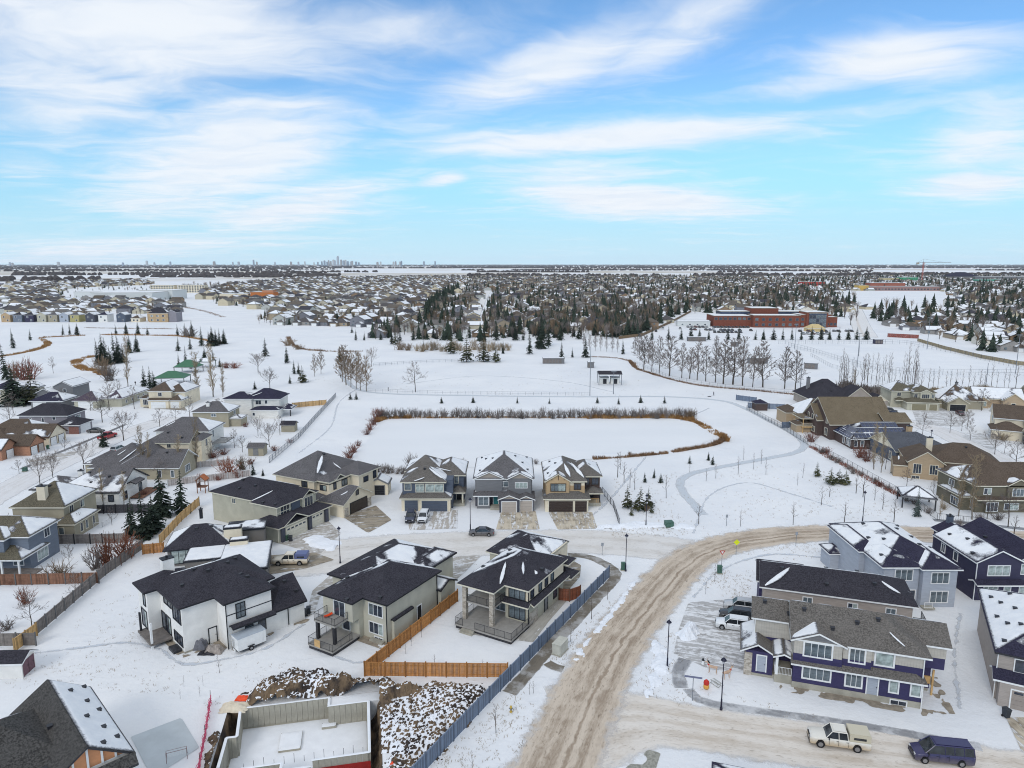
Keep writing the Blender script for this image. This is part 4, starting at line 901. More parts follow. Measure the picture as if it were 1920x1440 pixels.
# purple and taupe duplex beside the side street
P0 = G(1730, 1335)
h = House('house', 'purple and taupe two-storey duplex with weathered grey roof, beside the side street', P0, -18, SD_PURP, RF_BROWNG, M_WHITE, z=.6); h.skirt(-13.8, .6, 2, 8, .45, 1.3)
h.vol(-13.8, .6, -.1, 9.2, -.2, 3.1, None); h.vol(-13.78, .62, -.12, 9.2, 3.1, 4.3, None); h.vol(-13.76, .64, -.14, 9.2, 4.3, 6.1, None, wall=SD_BATTEN)
h.roofon(-13.8, .6, -.1, 9.2, 6.1, 'gh', 'x', .50, .55, snow={'F': 0, 'R': .08, 'B': .5}, vents={'F': 4, 'B': 0}); h.vol(-3, 3.6, 2.7, 9.0, 4.3, 6.05, 'gg', 'x', .48, .45, snow={'F': 0, 'B': .5}, wall=SD_BATTEN); h.vol(-3, 3.62, 2.66, 8.9, 2.9, 4.3, None); h.vol(-3, 4.6, 1.6, 8.8, -.2, 2.9, None)
h.vol(-18.2, 4.2, -13.6, 9.1, -.2, 3.4, None); h.vol(-18.18, 4.22, -13.6, 9.1, 3.4, 6.08, 'gg', 'x', .50, .5, wall=SD_BATTEN, snow={'F': 0, 'B': .6}, vents={'F': 2})
h.vol(-13.9, .1, -8.7, 6, 3.0, 6.0, 'gh', 'y', .42, .45, wall=SD_BATTEN, gable=SD_GREY, snow={'L': 1.15, 'R': .12, 'B': None}); h.box('trim_band', -13.95, .04, 3.05, -8.65, .12, 4.1, SD_PURP)
h.vol(-8.6, .35, -5.6, 4, 3.0, 6.0, None, wall=SD_BATTEN); h.box('trim_band', -8.6, .3, 3.05, -5.58, .36, 4.2, SD_PURP)
h.roofon(-13.9, -.15, -.1, 1.6, 3.0, 'gh', 'x', .55, .25, snow={'F': .0, '*': 0}); h.strip((-3.6, 2.2, 7.3), (-2.2, .9, 6.5), .16)
h.vol(-19.2, 1.6, -16.0, 7.5, -.2, 2.7, None); h.roofon(-19.6, 1.4, -16.0, 7.8, 2.75, 'gg', 'y', .55, .25, snow={'F': .0, 'L': .85, 'R': 0})
h.box('stone_facing', -19.3, 1.55, -.7, -18.4, 2.0, 2.4, M_STONE); h.door('F', 1.6, -17.3, .1, 1.0, 2.1, SD_LBLUE); h.door('F', .6, -5.2, .1, 1.1, 2.3, SD_LBLUE)
h.vol(-15.8, 1.0, -13.85, 4.2, -.8, .55, None, wall=M_CONC); h.roofon(-15.9, .6, -13.8, 4.2, 3.0, 'gg', 'y', .4, .2, snow={'L': .9, 'R': .9}); h.box('column', -15.75, .75, .55, -15.45, 1.05, 3.0, M_WHITE); h.rail([(-15.4, .9), (-13.9, .9)], .55, .95, M_WHITE, .16); h.rail([(-15.8, 1.2), (-15.8, 3.0)], .55, .95, M_WHITE, .16)
h.win('F', .1, -11.3, 4.05, 2.9, 1.6, 4, gl=M_GLASS2, tr=.18); h.win('F', .35, -7.1, 4.0, 1.5, 1.6, 3, gl=M_GLASS2, tr=.18); h.win('F', .64, -4.2, 4.0, 1.8, 1.8, 1, gl=M_GLASSC, tr=.18)
h.win('F', .6, -11.2, .9, 2.9, 1.6, 4, gl=M_GLASS2, tr=.18); h.win('F', .6, -7.2, .8, 1.6, 1.7, 3, gl=M_GLASS2, tr=.18); h.win('F', .6, -3.0, .9, .8, 1.6, 1, gl=M_GLASSC, tr=.16); h.win('F', .6, -.75, .9, .9, 1.7, 1, gl=M_GLASSC, tr=.16)
h.win('F', .54, -2.4, -.55, 1.6, .5, 2); h.box('foundation', -13.85, .54, -.9, -.04, 9.1, .15, M_CONC); h.box('foundation', -19.1, 1.66, -.9, -13.9, 9, -.1, M_CONC); h.box('foundation', -3, 4.66, -.9, 1.5, 8.7, -.1, M_CONC); h.spout(-.1, .5, -.6, 2.9); h.spout(-.2, .56, 3.2, 5.8); h.spout(-18.2, 4.1, 2.9, 5.8)
h.vol(-.2, 4.5, 2.2, 8, 2.6, 2.9, 'hh', 'y', .5, .2, snow={'*': 0}); h.box('post', 1.6, 3.8, -.6, 1.8, 4.0, 2.6, M_WOODL); h.box('bench', .6, 4.4, .5, 1.6, 5.2, 1.4, M_WOODL); h.done()
h = House('house', 'taupe duplex with broad charcoal gable roof directly behind the purple duplex', P0, -18, SD_TAUPE, RF_BLACK, M_WHITE)
h.vol(-17.0, 14.7, 1.6, 22.4, -.2, 6.1, 'gh', 'x', .46, .5, snow={'F': .0, 'L': 0, 'R': .12, 'B': 1.0}, vents={'F': 3, 'B': 3}); h.vol(-17.4, 16.5, -12, 22.9, 0, 6.12, 'gg', 'x', .46, .5, wall=SD_PURP, snow={'F': .0, 'B': .9})
h.strip((-16.8, 14.5, 6.1), (-13.5, 17.8, 7.7), .55); h.strip((-1.8, 17.6, 7.5), (.2, 16.0, 6.8), .4)
for u in (-11.2, -5.6, -1.0): h.win('F', 14.7, u, 4.2, 1.1, .9, 2)
h.box('deck', 1.6, 15.0, 2.6, 3.4, 18, 2.8, M_GREYT); h.rail([(1.7, 15.0), (3.4, 15.0), (3.4, 18.0)], 2.8, 1, M_DARK); h.spout(1.55, 14.62, 0, 5.8); h.done()

# pale blue and navy houses
h = House('house', 'pale blue house with patchy snow on its dark hip roofs, behind the taupe duplex', (54.9, 96.6), 0, SD_LBLUE, RF_DBLUE, M_WHITE)
h.vol(0, .6, 10.3, 17.2, -.2, 6.2, 'hh', 'y', .44, .5, snow={'F': .25, 'L': (.85, .1, -.1), 'R': .95, 'B': 1}, vents={'L': 5, 'R': 5}); h.vol(0.02, .4, 5.2, 8, -.2, 6.22, 'hh', 'y', .47, .5, snow={'F': (.30, .3, 0), 'R': .6, 'L': (.7, 0, .1), 'B': None}); h.vol(5.4, -.4, 10.4, 8, -.2, 6.24, 'hh', 'y', .47, .5, snow={'F': (.25, .3, 0), 'R': .85, 'L': .75, 'B': None})
h.vol(-.8, 6, 3, 16.5, 0, 6.18, 'hh', 'y', .44, .4, snow={'L': .85, 'F': .2, 'R': None, 'B': .9})
h.vol(-2.2, 12.5, .2, 16.0, 0, 3.0, 'hh', 'y', .5, .4, snow={'*': .7})
h.win('F', .4, 3.0, 3.9, 2.5, 1.6, 3, gl=M_GLASS2); h.win('F', -.4, 7.9, 3.8, 2.5, 1.6, 3, gl=M_GLASS2); h.win('F', -.4, 8.0, .8, 2.5, 1.7, 3, gl=M_GLASS2); h.win('F', .4, 4.5, .3, .8, 2.0, 1); h.box('deck', 5.4, -1.5, .2, 7.0, -.3, .35, M_CONC); h.rail([(5.4, -1.4), (6.6, -1.4)], .35, .9, M_WHITE); h.done()
h = House('house', 'navy house with white trim and part-snowed dark gable roof, upper right of the duplexes', (69.6, 98.4), 0, SD_NAVY, RF_DBLUE, M_WHITE)
h.vol(0, 0, 6.6, 10.2, -.2, 6.3, 'gg', 'y', .50, .45, snow={'L': (.85, -.25, -.25), 'R': .1}, vents={'L': 3}); h.vol(6.4, .5, 12.5, 13.5, 0, 6.2, 'gg', 'y', .55, .45, snow={'L': .03, 'R': .9}, vents={'L': 1}); h.vol(1.6, 9.5, 6, 13.6, 0, 6.2, 'gg', 'y', .5, .4, snow={'L': .2, 'R': .6}); h.chimney(3.8, 13.2, 6, 8.4, .8, .7, SD_SLATE)
h.win('F', 0, 3.3, 4.0, 3.2, 1.5, 3, gl=M_GLASSC); h.win('F', .5, 8.6, 4.0, 3.2, 1.5, 3, gl=M_GLASSC); h.win('F', 0, 2.4, .7, 2.0, 1.8, 3, gl=M_GLASSC); h.door('F', 0, 4.9, .3, .9, 2.0, M_GLASSC); h.win('F', .5, 8.6, .6, 3.0, 1.7, 3, gl=M_GLASSC)
h.win('L', 0, 8.2, 4.2, .9, 1.3, 2); h.win('L', 0, 5.0, 4.2, .9, 1.3, 1); h.roofon(-.3, -1.1, 6.6, .6, 3.0, 'gg', 'x', .4, .25, snow={'*': 0}); h.spout(-.06, -.06, 0, 6); h.done()
# house at the right edge
h = House('house', 'pale taupe house with snowy roof dotted with vents, cut off by the right edge', (56.0, 74.2), -28, SD_TAUPE, RF_DBLUE, M_WHITE)
h.vol(.2, .2, 9, 17.6, -.2, 6.1, 'hh', 'y', .46, .5, snow={'F': .3, 'L': (1.0, .0, -.1), 'R': .8, 'B': .9}, vents={'L': 8, 'F': 0}, fas=M_DARK); h.roofon(.0, -1.0, 9, 1.6, 3.2, 'gg', 'x', .5, .3, snow={'*': 0})
h.vol(.4, -1.2, 9, 2, 0, 2.9, None); h.garage('F', -1.2, 4.2, 5.2, 2.3, plain('taupe_door', lin(150, 140, 132), .6, .06), wins=4); h.win('F', .2, 3.4, 3.9, 3.2, 1.5, 3); h.box('trim_band', .15, .14, 3.2, 8, .2, 3.75, M_CREAMT); h.spout(.14, .14, 0, 5.8); h.done()
# snow-covered roofs cut off by the bottom edge
h = House('house', 'snowy low roof with a dark valley, left of two at the bottom edge', (17.0, 52.0), -17, SD_NAVY, RF_DBLUE, M_DARK)
h.vol(0, -6, 7.5, 4.4, 0, 5.6, 'hh', 'y', .35, .3, snow={'L': .9, 'F': 1, 'R': .95, 'B': .92}, fas=M_DARK); h.done()
h = House('house', 'snowy roof with one dark vent, right of two at the bottom edge', (23.6, 48.5), -17, SD_NAVY, RF_DBLUE, M_DARK)
h.vol(1.2, -6, 12, 6.6, 0, 5.6, 'hh', 'y', .35, .3, snow={'L': 1.0, 'F': 1, 'R': 1, 'B': 1.1}, vents={'B': 2}, fas=M_DARK); h.done()
# house at the lower left corner and its shed
L0 = G(160, 1410)
h = House('house', 'lower left house with dark speckled roof, one snowy slope and an orange and white gable', L0, 45, ST_WHITE, shingle('speckled', lin(74, 72, 70), .5), M_WHITE, fascia=M_DARK)
OR = plain('orange_panel', lin(200, 140, 100), .7, .08)
h.vol(-5.3, -10.7, 1.4, 3.0, 0, 5.2, 'gg', 'y', .68, .45, gable=OR, snow={'R': 1.6, 'L': .03}, vents={'R': 8, 'L': 3}, th=.14)
h.vol(-22, -8.5, -2.0, 2.6, 0, 5.2, 'hh', 'x', .62, .45, snow={'F': 0, 'B': .5, '*': 0}, vents={'F': 4}); h.strip((-2.6, -3.0, 6.9), (-3.0, -6.5, 6.3), .35, .14)
h.roofon(-5.4, -11.9, 1.5, -10.6, 4.6, 'gg', 'x', .8, .25, snow={'*': 0})
for i, x in enumerate((-4.3, -3.1, -1.95, -.8, .3)): h.box('gable_batten', x - .09, -10.82, 5.2, x + .09, -10.72, 5.2 + .68 * max(0, 3.35 - abs(x + 1.95)) - .05, M_WHITE)
h.win('F', -10.7, -.2, 2.6, 1.4, 1.2, 2); h.done()
h = House('shed', 'white garden shed with dark roof and plum double doors at the left edge', G(40, 1272), 3, ST_WHITE, RF_BLACK, M_WHITE, cat='shed')
h.vol(-4.6, 0, .2, 2.6, -.1, 2.2, 'gg', 'x', .5, .35, snow={'*': 0}); PL = plain('plum_door', lin(112, 84, 92), .7, .1)
for y in (.75, 1.75): h.door('R', .2, y, .1, .9, 1.75, PL, PL)
h.done()

# ---------------------------------------------------------------- foundation walls of the unbuilt house
f = thing('foundation', 'roofless poured concrete basement with snow on its floor, open pit at the bottom', 'foundation', (PITO[0], PITO[1], 0), PITA)
def fwall(x0, y0, x1, y1, zt=.12, zb=-2.45, w=.62, th=.26):
    L = math.hypot(x1 - x0, y1 - y0); n = max(1, round(L / w)); a = math.atan2(y1 - y0, x1 - x0)
    for i in range(n):
        mb = MB(); d_ = random.uniform(-.012, .012); mb.box(.012, -th / 2 + d_, zb, L / n - .012, th / 2 + d_, zt - .012)
        mb.obj('concrete_panel', M_CONC, f, (x0 + (x1 - x0) * i / n, y0 + (y1 - y0) * i / n, 0), a)
    mb = MB(); mb.box(-.05, -th / 2 - .02, zt - .01, L + .05, th / 2 + .02, zt + .03)
    snow_patch(mb, [(-.1, -th / 2, zt + .03), (L + .1, -th / 2, zt + .03), (L + .1, th / 2, zt + .03), (-.1, th / 2, zt + .03)], 1.6, random.random() * 9, .2, .07, inset=-.03, m=1)
    mb.obj('wall_cap', [M_CONC, M_SNOWF], f, (x0, y0, 0), a)
fwall(.4, 9.5, 10.1, 9.5); fwall(10.15, 9.4, 10.15, 8.0); fwall(10.1, 7.9, 14.5, 7.9); fwall(14.6, 7.9, 14.6, -.9); fwall(.35, 9.4, .75, 4.6); fwall(-.3, 4.5, .7, 4.5); fwall(-.3, 4.4, -.3, -2.0)
fwall(8.9, -.9, 14.5, -.9); fwall(5.9, -1.0, 8.7, -1.0, -.5); fwall(2.0, -.7, 5.9, -.7); fwall(5.9, -.8, 5.9, -3)
mb = MB(); mb.box(-.2, -3, -2.6, 14.6, 9.4, -2.35); mb.obj('floor_slab', M_CONC, f)
mb = MB(); snow_patch(mb, [(-.1, -2.8, -2.35), (14.4, -2.8, -2.35), (14.4, 9.3, -2.35), (-.1, 9.3, -2.35)], 1.25, 3, .3, .06, inset=.1, amp=.8); mb.obj('floor_snow', M_SNOWF, f, smooth=True)
for (x0, y0, x1, y1, z1) in ((4.9, 4.2, 7.2, 7.2, -2.05), (9.3, 7.2, 10.9, 8.0, -2.0), (10.6, -.6, 12.4, .4, -1.6)):
    mb = MB(); mb.box(x0, y0, -2.35, x1, y1, z1); snow_patch(mb, [(x0, y0, z1), (x1, y0, z1), (x1, y1, z1), (x0, y1, z1)], 1.8, x0, .25, .07, inset=0, m=1); mb.obj('footing', [M_CONC, M_SNOWF], f)
for i in range(13):
    mb = MB(); x = 2.2 + i * .98; mb.tube((x, -.55, -.1), (x, -.55, .55 + .2 * (i % 3)), .02, .02, 4); mb.obj('rebar', M_DARK, f)
mb = MB(); mb.box(9.0, -1.12, -2.4, 14.7, -1.06, -.75); mb.obj('membrane', plain('red_membrane', lin(150, 40, 36), .6, .15), f)
# ---------------------------------------------------------------- houses on the left street
def wins(h, face, c, us, z, w=1.1, hh=1.3, n=2, **k):
    for u in us: h.win(face, c, u, z, w, hh, n, **k)
h = House('house', 'large olive stucco house with a broad chimney and snow on its right roof slope', (-92.2, 123.8), 0, ST_OLIVE, RF_OLIVE, M_CREAMT)
h.vol(0, 0, 9, 10, 0, 5.9, 'hh', 'x', .62, .5, snow={'F': .0, 'L': .0, 'R': 1.1, 'B': .8}, vents={'F': 1}, g=.6); h.vol(-2, 2, 4, 12, 0, 5.0, 'hh', 'y', .6, .4, snow={'*': 0})
h.vol(1, -4.5, 8.5, .4, 0, 3.0, 'hh', 'x', .5, .4, snow={'F': .95, 'L': .9, 'R': .9, 'B': .4}, vents={'F': 2}); h.vol(7.6, -1.5, 11.6, 6, 0, 3.0, 'hh', 'y', .5, .4, snow={'F': .6, 'R': .9, 'L': .2, 'B': .5}); h.vol(-5, -6, 2, 1, 0, 3, 'hh', 'x', .5, .4, snow={'*': .9})
h.chimney(4.5, 1.4, 4, 9.2, 1.5, 1.0, ST_CREAM); wins(h, 'R', 9, (2.2, 5.5), 3.8); wins(h, 'R', 11.6, (.6, 2.2, 4.4), .7, .7, 1.6, 1); h.win('F', -4.5, 5.2, .8, 1.8, 1.5, 3); h.win('F', -1.5, 9.2, .9, .9, 1.2, 1)
h.rail([(11.7, 4.0), (13.4, 4.0), (13.4, 7.5)], .1, 1, M_WHITE, .2); h.done()
h = House('house', 'slate grey two-storey house with white-posted back porch at the left edge', (-84.4, 107.6), 0, SD_STEEL, RF_OLIVE, M_WHITE)
h.vol(-9, 1.6, 4.6, 9, 0, 6, 'hh', 'x', .5, .5, snow={'F': .15, 'R': .9, 'L': .5, 'B': 1}); h.vol(-9, .1, 1.6, 5, 3, 6.02, 'hh', 'x', .5, .5, snow={'F': .12, 'R': .95, 'B': None}); h.roofon(-9, -1.0, 4.8, 5.5, 3.0, 'hh', 'x', .45, .4, snow={'F': .0, 'R': .9, 'B': None})
for x in (-5.5, -2.2, 1.6, 4.4): h.box('post', x - .13, -1.0, 0, x + .13, -.74, 2.85, M_WHITE)
h.win('R', 4.6, 6.2, 4.0, 1.3, 1.4, 2); h.win('R', 4.6, 4.6, .7, 2.6, 1.8, 3, gl=M_GLASSC); h.win('F', 1.6, 2.6, .8, 1.6, 1.1, 2); h.win('F', .1, -4.2, 4.0, 1.6, 1.6, 1, gl=M_GLASSC); h.win('F', 1.6, -.8, .5, 1.2, 1.9, 1); h.box('deck', -9, -1.1, -.05, 6.5, 1.6, .2, M_GREYW); h.done()
h = House('house', 'white gabled bungalow with dark roof half covered by a smooth snow sheet', (-96.0, 140.4), 0, SD_WHITE, RF_GREY, M_BLACK, fascia=M_BLACK)
h.vol(0, 0, 13.6, 11.4, 0, 3.1, 'hg', 'x', .58, .45, snow={'F': (.62, 0, -.85), 'L': .1, 'B': .6}, vents={'F': 4}); h.chimney(3.5, 4.2, 4, 6.3, 1, .8, ST_WHITE); h.vol(-6, 2, 1, 9, 0, 3, 'hh', 'x', .5, .4, snow={'F': .5, '*': .3})
wins(h, 'F', 0, (2.4, 4.4, 11.9), .9, 1.0, 1.3, 1); wins(h, 'R', 13.6, (2.4, 8.4), .6, 1.1, 1.6, 2); h.roofon(13.4, 3.4, 15.4, 7.0, 3.6, 'gg', 'y', .4, .1, snow={'*': 0}); h.box('deck', 13.6, 4, .2, 16.4, 11, .4, M_BROWNW); h.done()
h = House('house', 'long grey-roofed bungalow with olive walls, two snow streaks on its front slope', (-99.4, 158.9), 0, ST_OLIVE, RF_GREY, M_WHITE)
h.vol(0, 0, 13, 14, 0, 3.0, 'hh', 'x', .56, .5, snow={'F': 0, 'L': .5, 'R': .1, 'B': .7}); h.vol(7, -.6, 21, 9, 0, 3.1, 'hg', 'x', .62, .5, snow={'F': 0, 'B': .4}, vents={'F': 1}); h.vol(5, 6, 12, 17, 0, 4.4, 'hh', 'y', .6, .4, snow={'*': .0})
h.vol(-3, 3, 3, 12, 0, 2.9, 'hh', 'y', .5, .4, snow={'F': .4, 'L': .9, 'R': .0}); h.strip((6.6, .8, 3.9), (8.8, 4.6, 6.0), .28); h.strip((5.0, 3, 4.9), (6.2, 4.6, 5.8), .22)
wins(h, 'F', -.6, (11.5, 16.6, 19.6), .6, .7, 1.6, 1); h.win('R', 21, 4, .7, 2.4, 1.6, 3); h.done()
h = House('house', 'cream two-storey house with plain grey roof, behind the long bungalow', (-92, 170.4), 0, ST_CREAM, RF_GREY, M_CREAMT)
h.vol(0, 0, 10.8, 7.4, 0, 6, 'hg', 'x', .55, .5, snow={'F': 0, 'L': .2, 'B': .7}, vents={'F': 2}); h.vol(10.4, 2, 13.0, 8, 0, 6.0, 'hh', 'y', .6, .4, snow={'R': .4, '*': .2}); wins(h, 'F', 0, (1.2, 5.8), 4.5, .9, .9, 2); h.win('R', 13, 5, 3.8, 1.0, 1.8, 1); h.done()
h = House('house', 'white two-storey house with grey hip roof, back deck and snow on its right slope', (-95.5, 182.4), 0, SD_WHITE, RF_GREY, M_WHITE)
h.vol(0, 0, 14, 10, 0, 6, 'hh', 'x', .52, .5, snow={'F': 0, 'L': .3, 'R': 1.2, 'B': .9}); h.strip((2.2, 1.4, 6.9), (4.6, 4.4, 8.2), .3); h.strip((0, .6, 6.2), (3.5, 4.5, 8.4), .25); wins(h, 'F', 0, (11.2,), 3.6, .7, 1.6, 1); h.win('F', 0, 11.6, .6, 1.2, .7, 2)
h.win('R', 14, 3, 3.6, .9, 1.8, 1); h.box('deck', 14, 2, 2.0, 17.6, 8, 2.2, M_GREYT); h.rail([(14.1, 2.05), (17.5, 2.05), (17.5, 8)], 2.2, 1, M_WHITE, .3); h.done()
h = House('house', 'beige bungalow with grey hip roof and a short white chimney', (-99, 211.8), 0, ST_OLIVE, RF_GREY, M_WHITE)
h.vol(0, 0, 11, 9, 0, 5, 'hh', 'x', .5, .5, snow={'F': 0, 'L': .3, 'R': 1.1, 'B': .9}); h.chimney(4, 2.4, 4.5, 7.4, 1, .8, ST_WHITE); h.vol(10.6, 1, 14.5, 6, 0, 2.6, 'hh', 'y', .3, .3, snow={'*': 1.3}); wins(h, 'F', 0, (6.5,), 3.4, 1.4, .8, 2); wins(h, 'R', 11, (5, ), 3.2, 1.2, 1.2, 2); h.done()
h = House('house', 'white two-storey house with navy hip roof near the cedar fence', (-95.6, 227.6), 0, SD_WHITE, RF_DBLUE, M_WHITE)
h.vol(7, 1, 18, 10, 0, 6, 'hh', 'x', .55, .6, snow={'F': 0, 'L': .3, 'R': .1, 'B': .8}); h.vol(0, .2, 9, 8, 0, 6.02, 'hh', 'x', .4, .5, snow={'F': .05, 'L': .95, 'B': .9}); h.strip((9, 1.5, 6.6), (11.5, 3.4, 7.4), .3); h.vol(10, -3.4, 19, 1.4, 0, 2.9, 'hh', 'x', .3, .4, snow={'F': .1, '*': .4})
h.vol(18.4, 0, 22, 6, 2.3, 2.5, 'hh', 'x', .4, .3, snow={'*': .6}); h.box('post', 21.6, .1, 0, 21.9, .4, 2.4, M_DARK); h.box('post', 18.6, .1, 0, 18.9, .4, 2.4, M_DARK); wins(h, 'F', 1, (11,), 3.9, 1.8, 1.3, 2); h.win('F', 1, 13.6, 4.1, .8, 1.1, 1); h.win('F', .2, 3.6, 2.4, .9, 1.0, 1); h.win('F', -3.4, 10.9, 1, .7, .9, 1); h.done()
h = House('house', 'cream two-storey house with three pale garage doors and snow on every right slope', (-129.4, 240.2), 0, ST_CREAM, RF_BROWN, M_WHITE)
h.vol(1, 2.5, 9, 12, 0, 6, 'hg', 'y', .6, .4, snow={'L': .25, 'R': 1.2, 'F': .1, 'B': .9}); h.vol(6, 4, 13, 16, 0, 5.4, 'hh', 'y', .6, .4, snow={'R': 1.2, 'F': .3, 'L': .6, 'B': 1}); h.vol(2, 0, 9, 5, 0, 3, None); h.roofon(2, -.1, 9, 3, 3.0, 'gg', 'x', .3, .3, snow={'F': .05, 'B': None})
h.vol(8.8, .4, 13.2, 6, 0, 3, 'hg', 'y', .6, .4, snow={'R': 1.2, 'L': .3, 'F': .2, 'B': None}); h.garage('F', 0, 5.4, 4.9, 2.2); h.garage('F', .4, 11, 2.7, 2.2); h.win('F', 2.5, 5, 4, 1.2, 1.2, 2); h.vol(-2.5, 3, 1.2, 8, 0, 3.2, 'hh', 'y', .6, .3, snow={'*': .7}); h.win('F', 3, -.6, .8, 1.6, 1.8, 3); h.done()
h = House('house', 'pale house with maroon-grey hip roof over a white double garage, long snowy roof behind', (-153.6, 240.4), 0, ST_SAGE, shingle('maroon', lin(84, 74, 84)), M_WHITE)
h.vol(0, 0, 8, 8, 0, 3, 'hh', 'y', .62, .5, snow={'F': 0, 'L': .4, 'R': 1.0, 'B': .8}); h.garage('F', 0, 4, 4.9, 2.2); h.vol(7.2, 3, 15, 22, 0, 3.2, 'hh', 'y', .5, .5, snow={'F': .6, 'L': .7, 'R': 1.2, 'B': 1}); wins(h, 'R', 15, (6, 10, 14, 18), .9, .8, 1.1, 1); h.done()
h = House('house', 'grey garage house with navy roof and one thick snow pad on its right end', (-168.2, 239.6), 0, SD_GREY, RF_DBLUE, M_WHITE)
h.vol(0, 0, 11, 8.6, 0, 3, 'hh', 'x', .5, .5, snow={'F': (.25, .8, 0), 'L': .2, 'R': 1.2, 'B': .8}, th=.3); h.garage('F', 0, 3, 4.4, 2.2); h.done()
h = House('house', 'grey two-storey house with navy gables and snowy front porch roof', (-169, 250.5), 0, SD_GREY, RF_DBLUE, M_WHITE)
h.vol(2, 0, 9, 10, 0, 6.2, 'gg', 'y', .5, .5, snow={'L': .15, 'R': 1.1}); h.vol(-3, -3, 4, 6, 0, 4, 'gg', 'y', .5, .4, snow={'L': .1, 'R': 1.1}); wins(h, 'F', 0, (6,), 4, 1, 1.1, 1); h.done()
h = House('house', 'beige house with navy roof behind two dark spruces at the left edge', (-189, 249), 0, SD_BEIGE, RF_DBLUE, M_WHITE)
h.vol(0, 0, 9, 9, 0, 5.6, 'hh', 'x', .5, .5, snow={'F': .15, 'R': 1, 'L': .9, 'B': 1}); h.vol(8, 2, 13, 10, 0, 5, 'gg', 'y', .5, .4, snow={'R': 1, 'L': .9}); wins(h, 'F', 0, (3, 6), 3.4); h.done()
h = House('house', 'mauve-grey house with dark hip roof and attached garage beside a black car', (-149.6, 207.2), 0, SD_PURPG, RF_BLACK, M_WHITE)
h.vol(0, 0, 14.6, 9, 0, 4.9, 'hh', 'x', .58, .5, snow={'F': 0, 'L': .1, 'R': .1, 'B': .9}); h.strip((2.2, 1.2, 5.6), (3.6, 2.6, 6.4), .25); h.vol(13.6, -4.2, 20.4, 2.6, 0, 2.9, 'hh', 'x', .5, .5, snow={'F': (.25, .3, 0), 'R': .1, '*': .1}); h.garage('R', 20.4, -.8, 4.6, 2.2)
wins(h, 'F', 0, (3.4, 7.2), 2.4, .6, 1.5, 1); h.win('F', 0, 10.6, 3.4, .9, .8, 1); h.win('R', 14.6, 5.2, 2.2, 2.4, 1.6, 3); h.box('stone_facing', 17.5, -4.26, 0, 20.44, -4.18, 2.2, plain('red_brick', lin(128, 92, 84), .9, .2, 3)); h.done()
h = House('house', 'yellow-cream garage gable with two white doors under a brown roof', (-141.2, 188.6), 0, ST_CREAM, RF_BROWN, plain('brown_trim2', lin(80, 62, 50), .6, .1))
h.vol(0, 0, 12.6, 7.4, 0, 2.9, 'gg', 'x', .72, .45, snow={'F': (.3, -.1, -.9), 'B': .8}, gable=ST_CREAM); h.garage('R', 12.6, 1.9, 2.5, 2.2); h.garage('R', 12.6, 5.3, 2.5, 2.2); h.vol(-8, 4, 6, 13, 0, 3.2, 'hh', 'x', .6, .4, snow={'F': .2, 'R': 1.3, 'L': .8, 'B': 1}); h.vol(-6, -1, 1, 6, 0, 3, 'hh', 'x', .5, .4, snow={'*': .1}); h.done()
h = House('house', 'orange-brick garage house with brown roof and one snowy slope at the left edge', (-139.8, 174.2), 0, plain('orange_brick', lin(168, 124, 100), .9, .15, 3), RF_BROWN, plain('brown_trim2', (0, 0, 0)))
h.vol(0, 0, 8.4, 6, 0, 3, 'gg', 'x', .7, .4, snow={'F': 1.1, 'B': .1}); h.vol(3.5, 4.8, 12.4, 10.6, 0, 3, 'gg', 'x', .7, .4, snow={'F': .0, 'B': .4}); h.garage('R', 8.4, 3, 2.6, 2.2); h.garage('R', 12.4, 6.4, 2.4, 2.2); h.garage('R', 12.4, 9.2, 1.9, 2.2, GB); h.done()

# ---------------------------------------------------------------- houses on the right
h = House('house', 'large dark-roofed house with steep hips at the park corner', (105, 241), 0, ST_TAUPE, RF_BLACK, M_CREAMT)
h.vol(0, 1, 16, 15, 0, 3.6, 'hh', 'x', .78, .6, snow={'*': 0}, vents={'F': 3}); h.vol(12, -1, 21, 10, 0, 4, 'gh', 'y', .8, .5, snow={'*': 0}); h.vol(20, -2, 26, 6, 0, 2.9, 'gh', 'y', .7, .4, snow={'L': .3, '*': .0}, gable=ST_CREAM); h.win('F', -1, 16.5, .8, 2, 2.2, 2); h.chimney(2.5, 9, 5, 9.4, 1, 1, SD_GREY); h.done()
h = House('house', 'tan-walled house with snowy left slope and low entry roof below the dark-roofed house', (86.2, 209.2), 0, ST_TANS, RF_BROWN, M_CREAMT)
h.vol(2.6, 0, 14, 13, 0, 4.4, 'hh', 'y', .7, .4, snow={'L': 1.2, 'F': (.1, .2, 0), 'R': .6, 'B': .8}); h.vol(.2, 6, 5, 14, 0, 4, 'hh', 'y', .6, .3, snow={'*': .1}); h.vol(-.5, -4, 5, .4, 0, 2.5, 'hh', 'x', .5, .4, snow={'*': .1}); h.done()
h = House('house', 'dark brown gabled house with a huge plain tan roof facing the park', (91.6, 196), 0, SD_BROWN, RF_TAN, M_CREAMT)
h.vol(0, 0, 18, 17, 0, 4.8, 'gg', 'x', .72, .5, snow={'F': 0, 'B': .6}); h.vol(-1.6, 5, 3, 14.5, 0, 4.9, 'gg', 'x', .8, .4, snow={'F': .3, 'B': .6}); h.vol(15, -1.5, 22, 6, 0, 5.6, 'gg', 'x', .5, .4, snow={'*': 0})
for u, z, w, hh in ((2.6, .9, 1.6, 2.0), (2.5, 4.4, .8, 1.5)): h.win('L', 0, u, z, w, hh, 2)
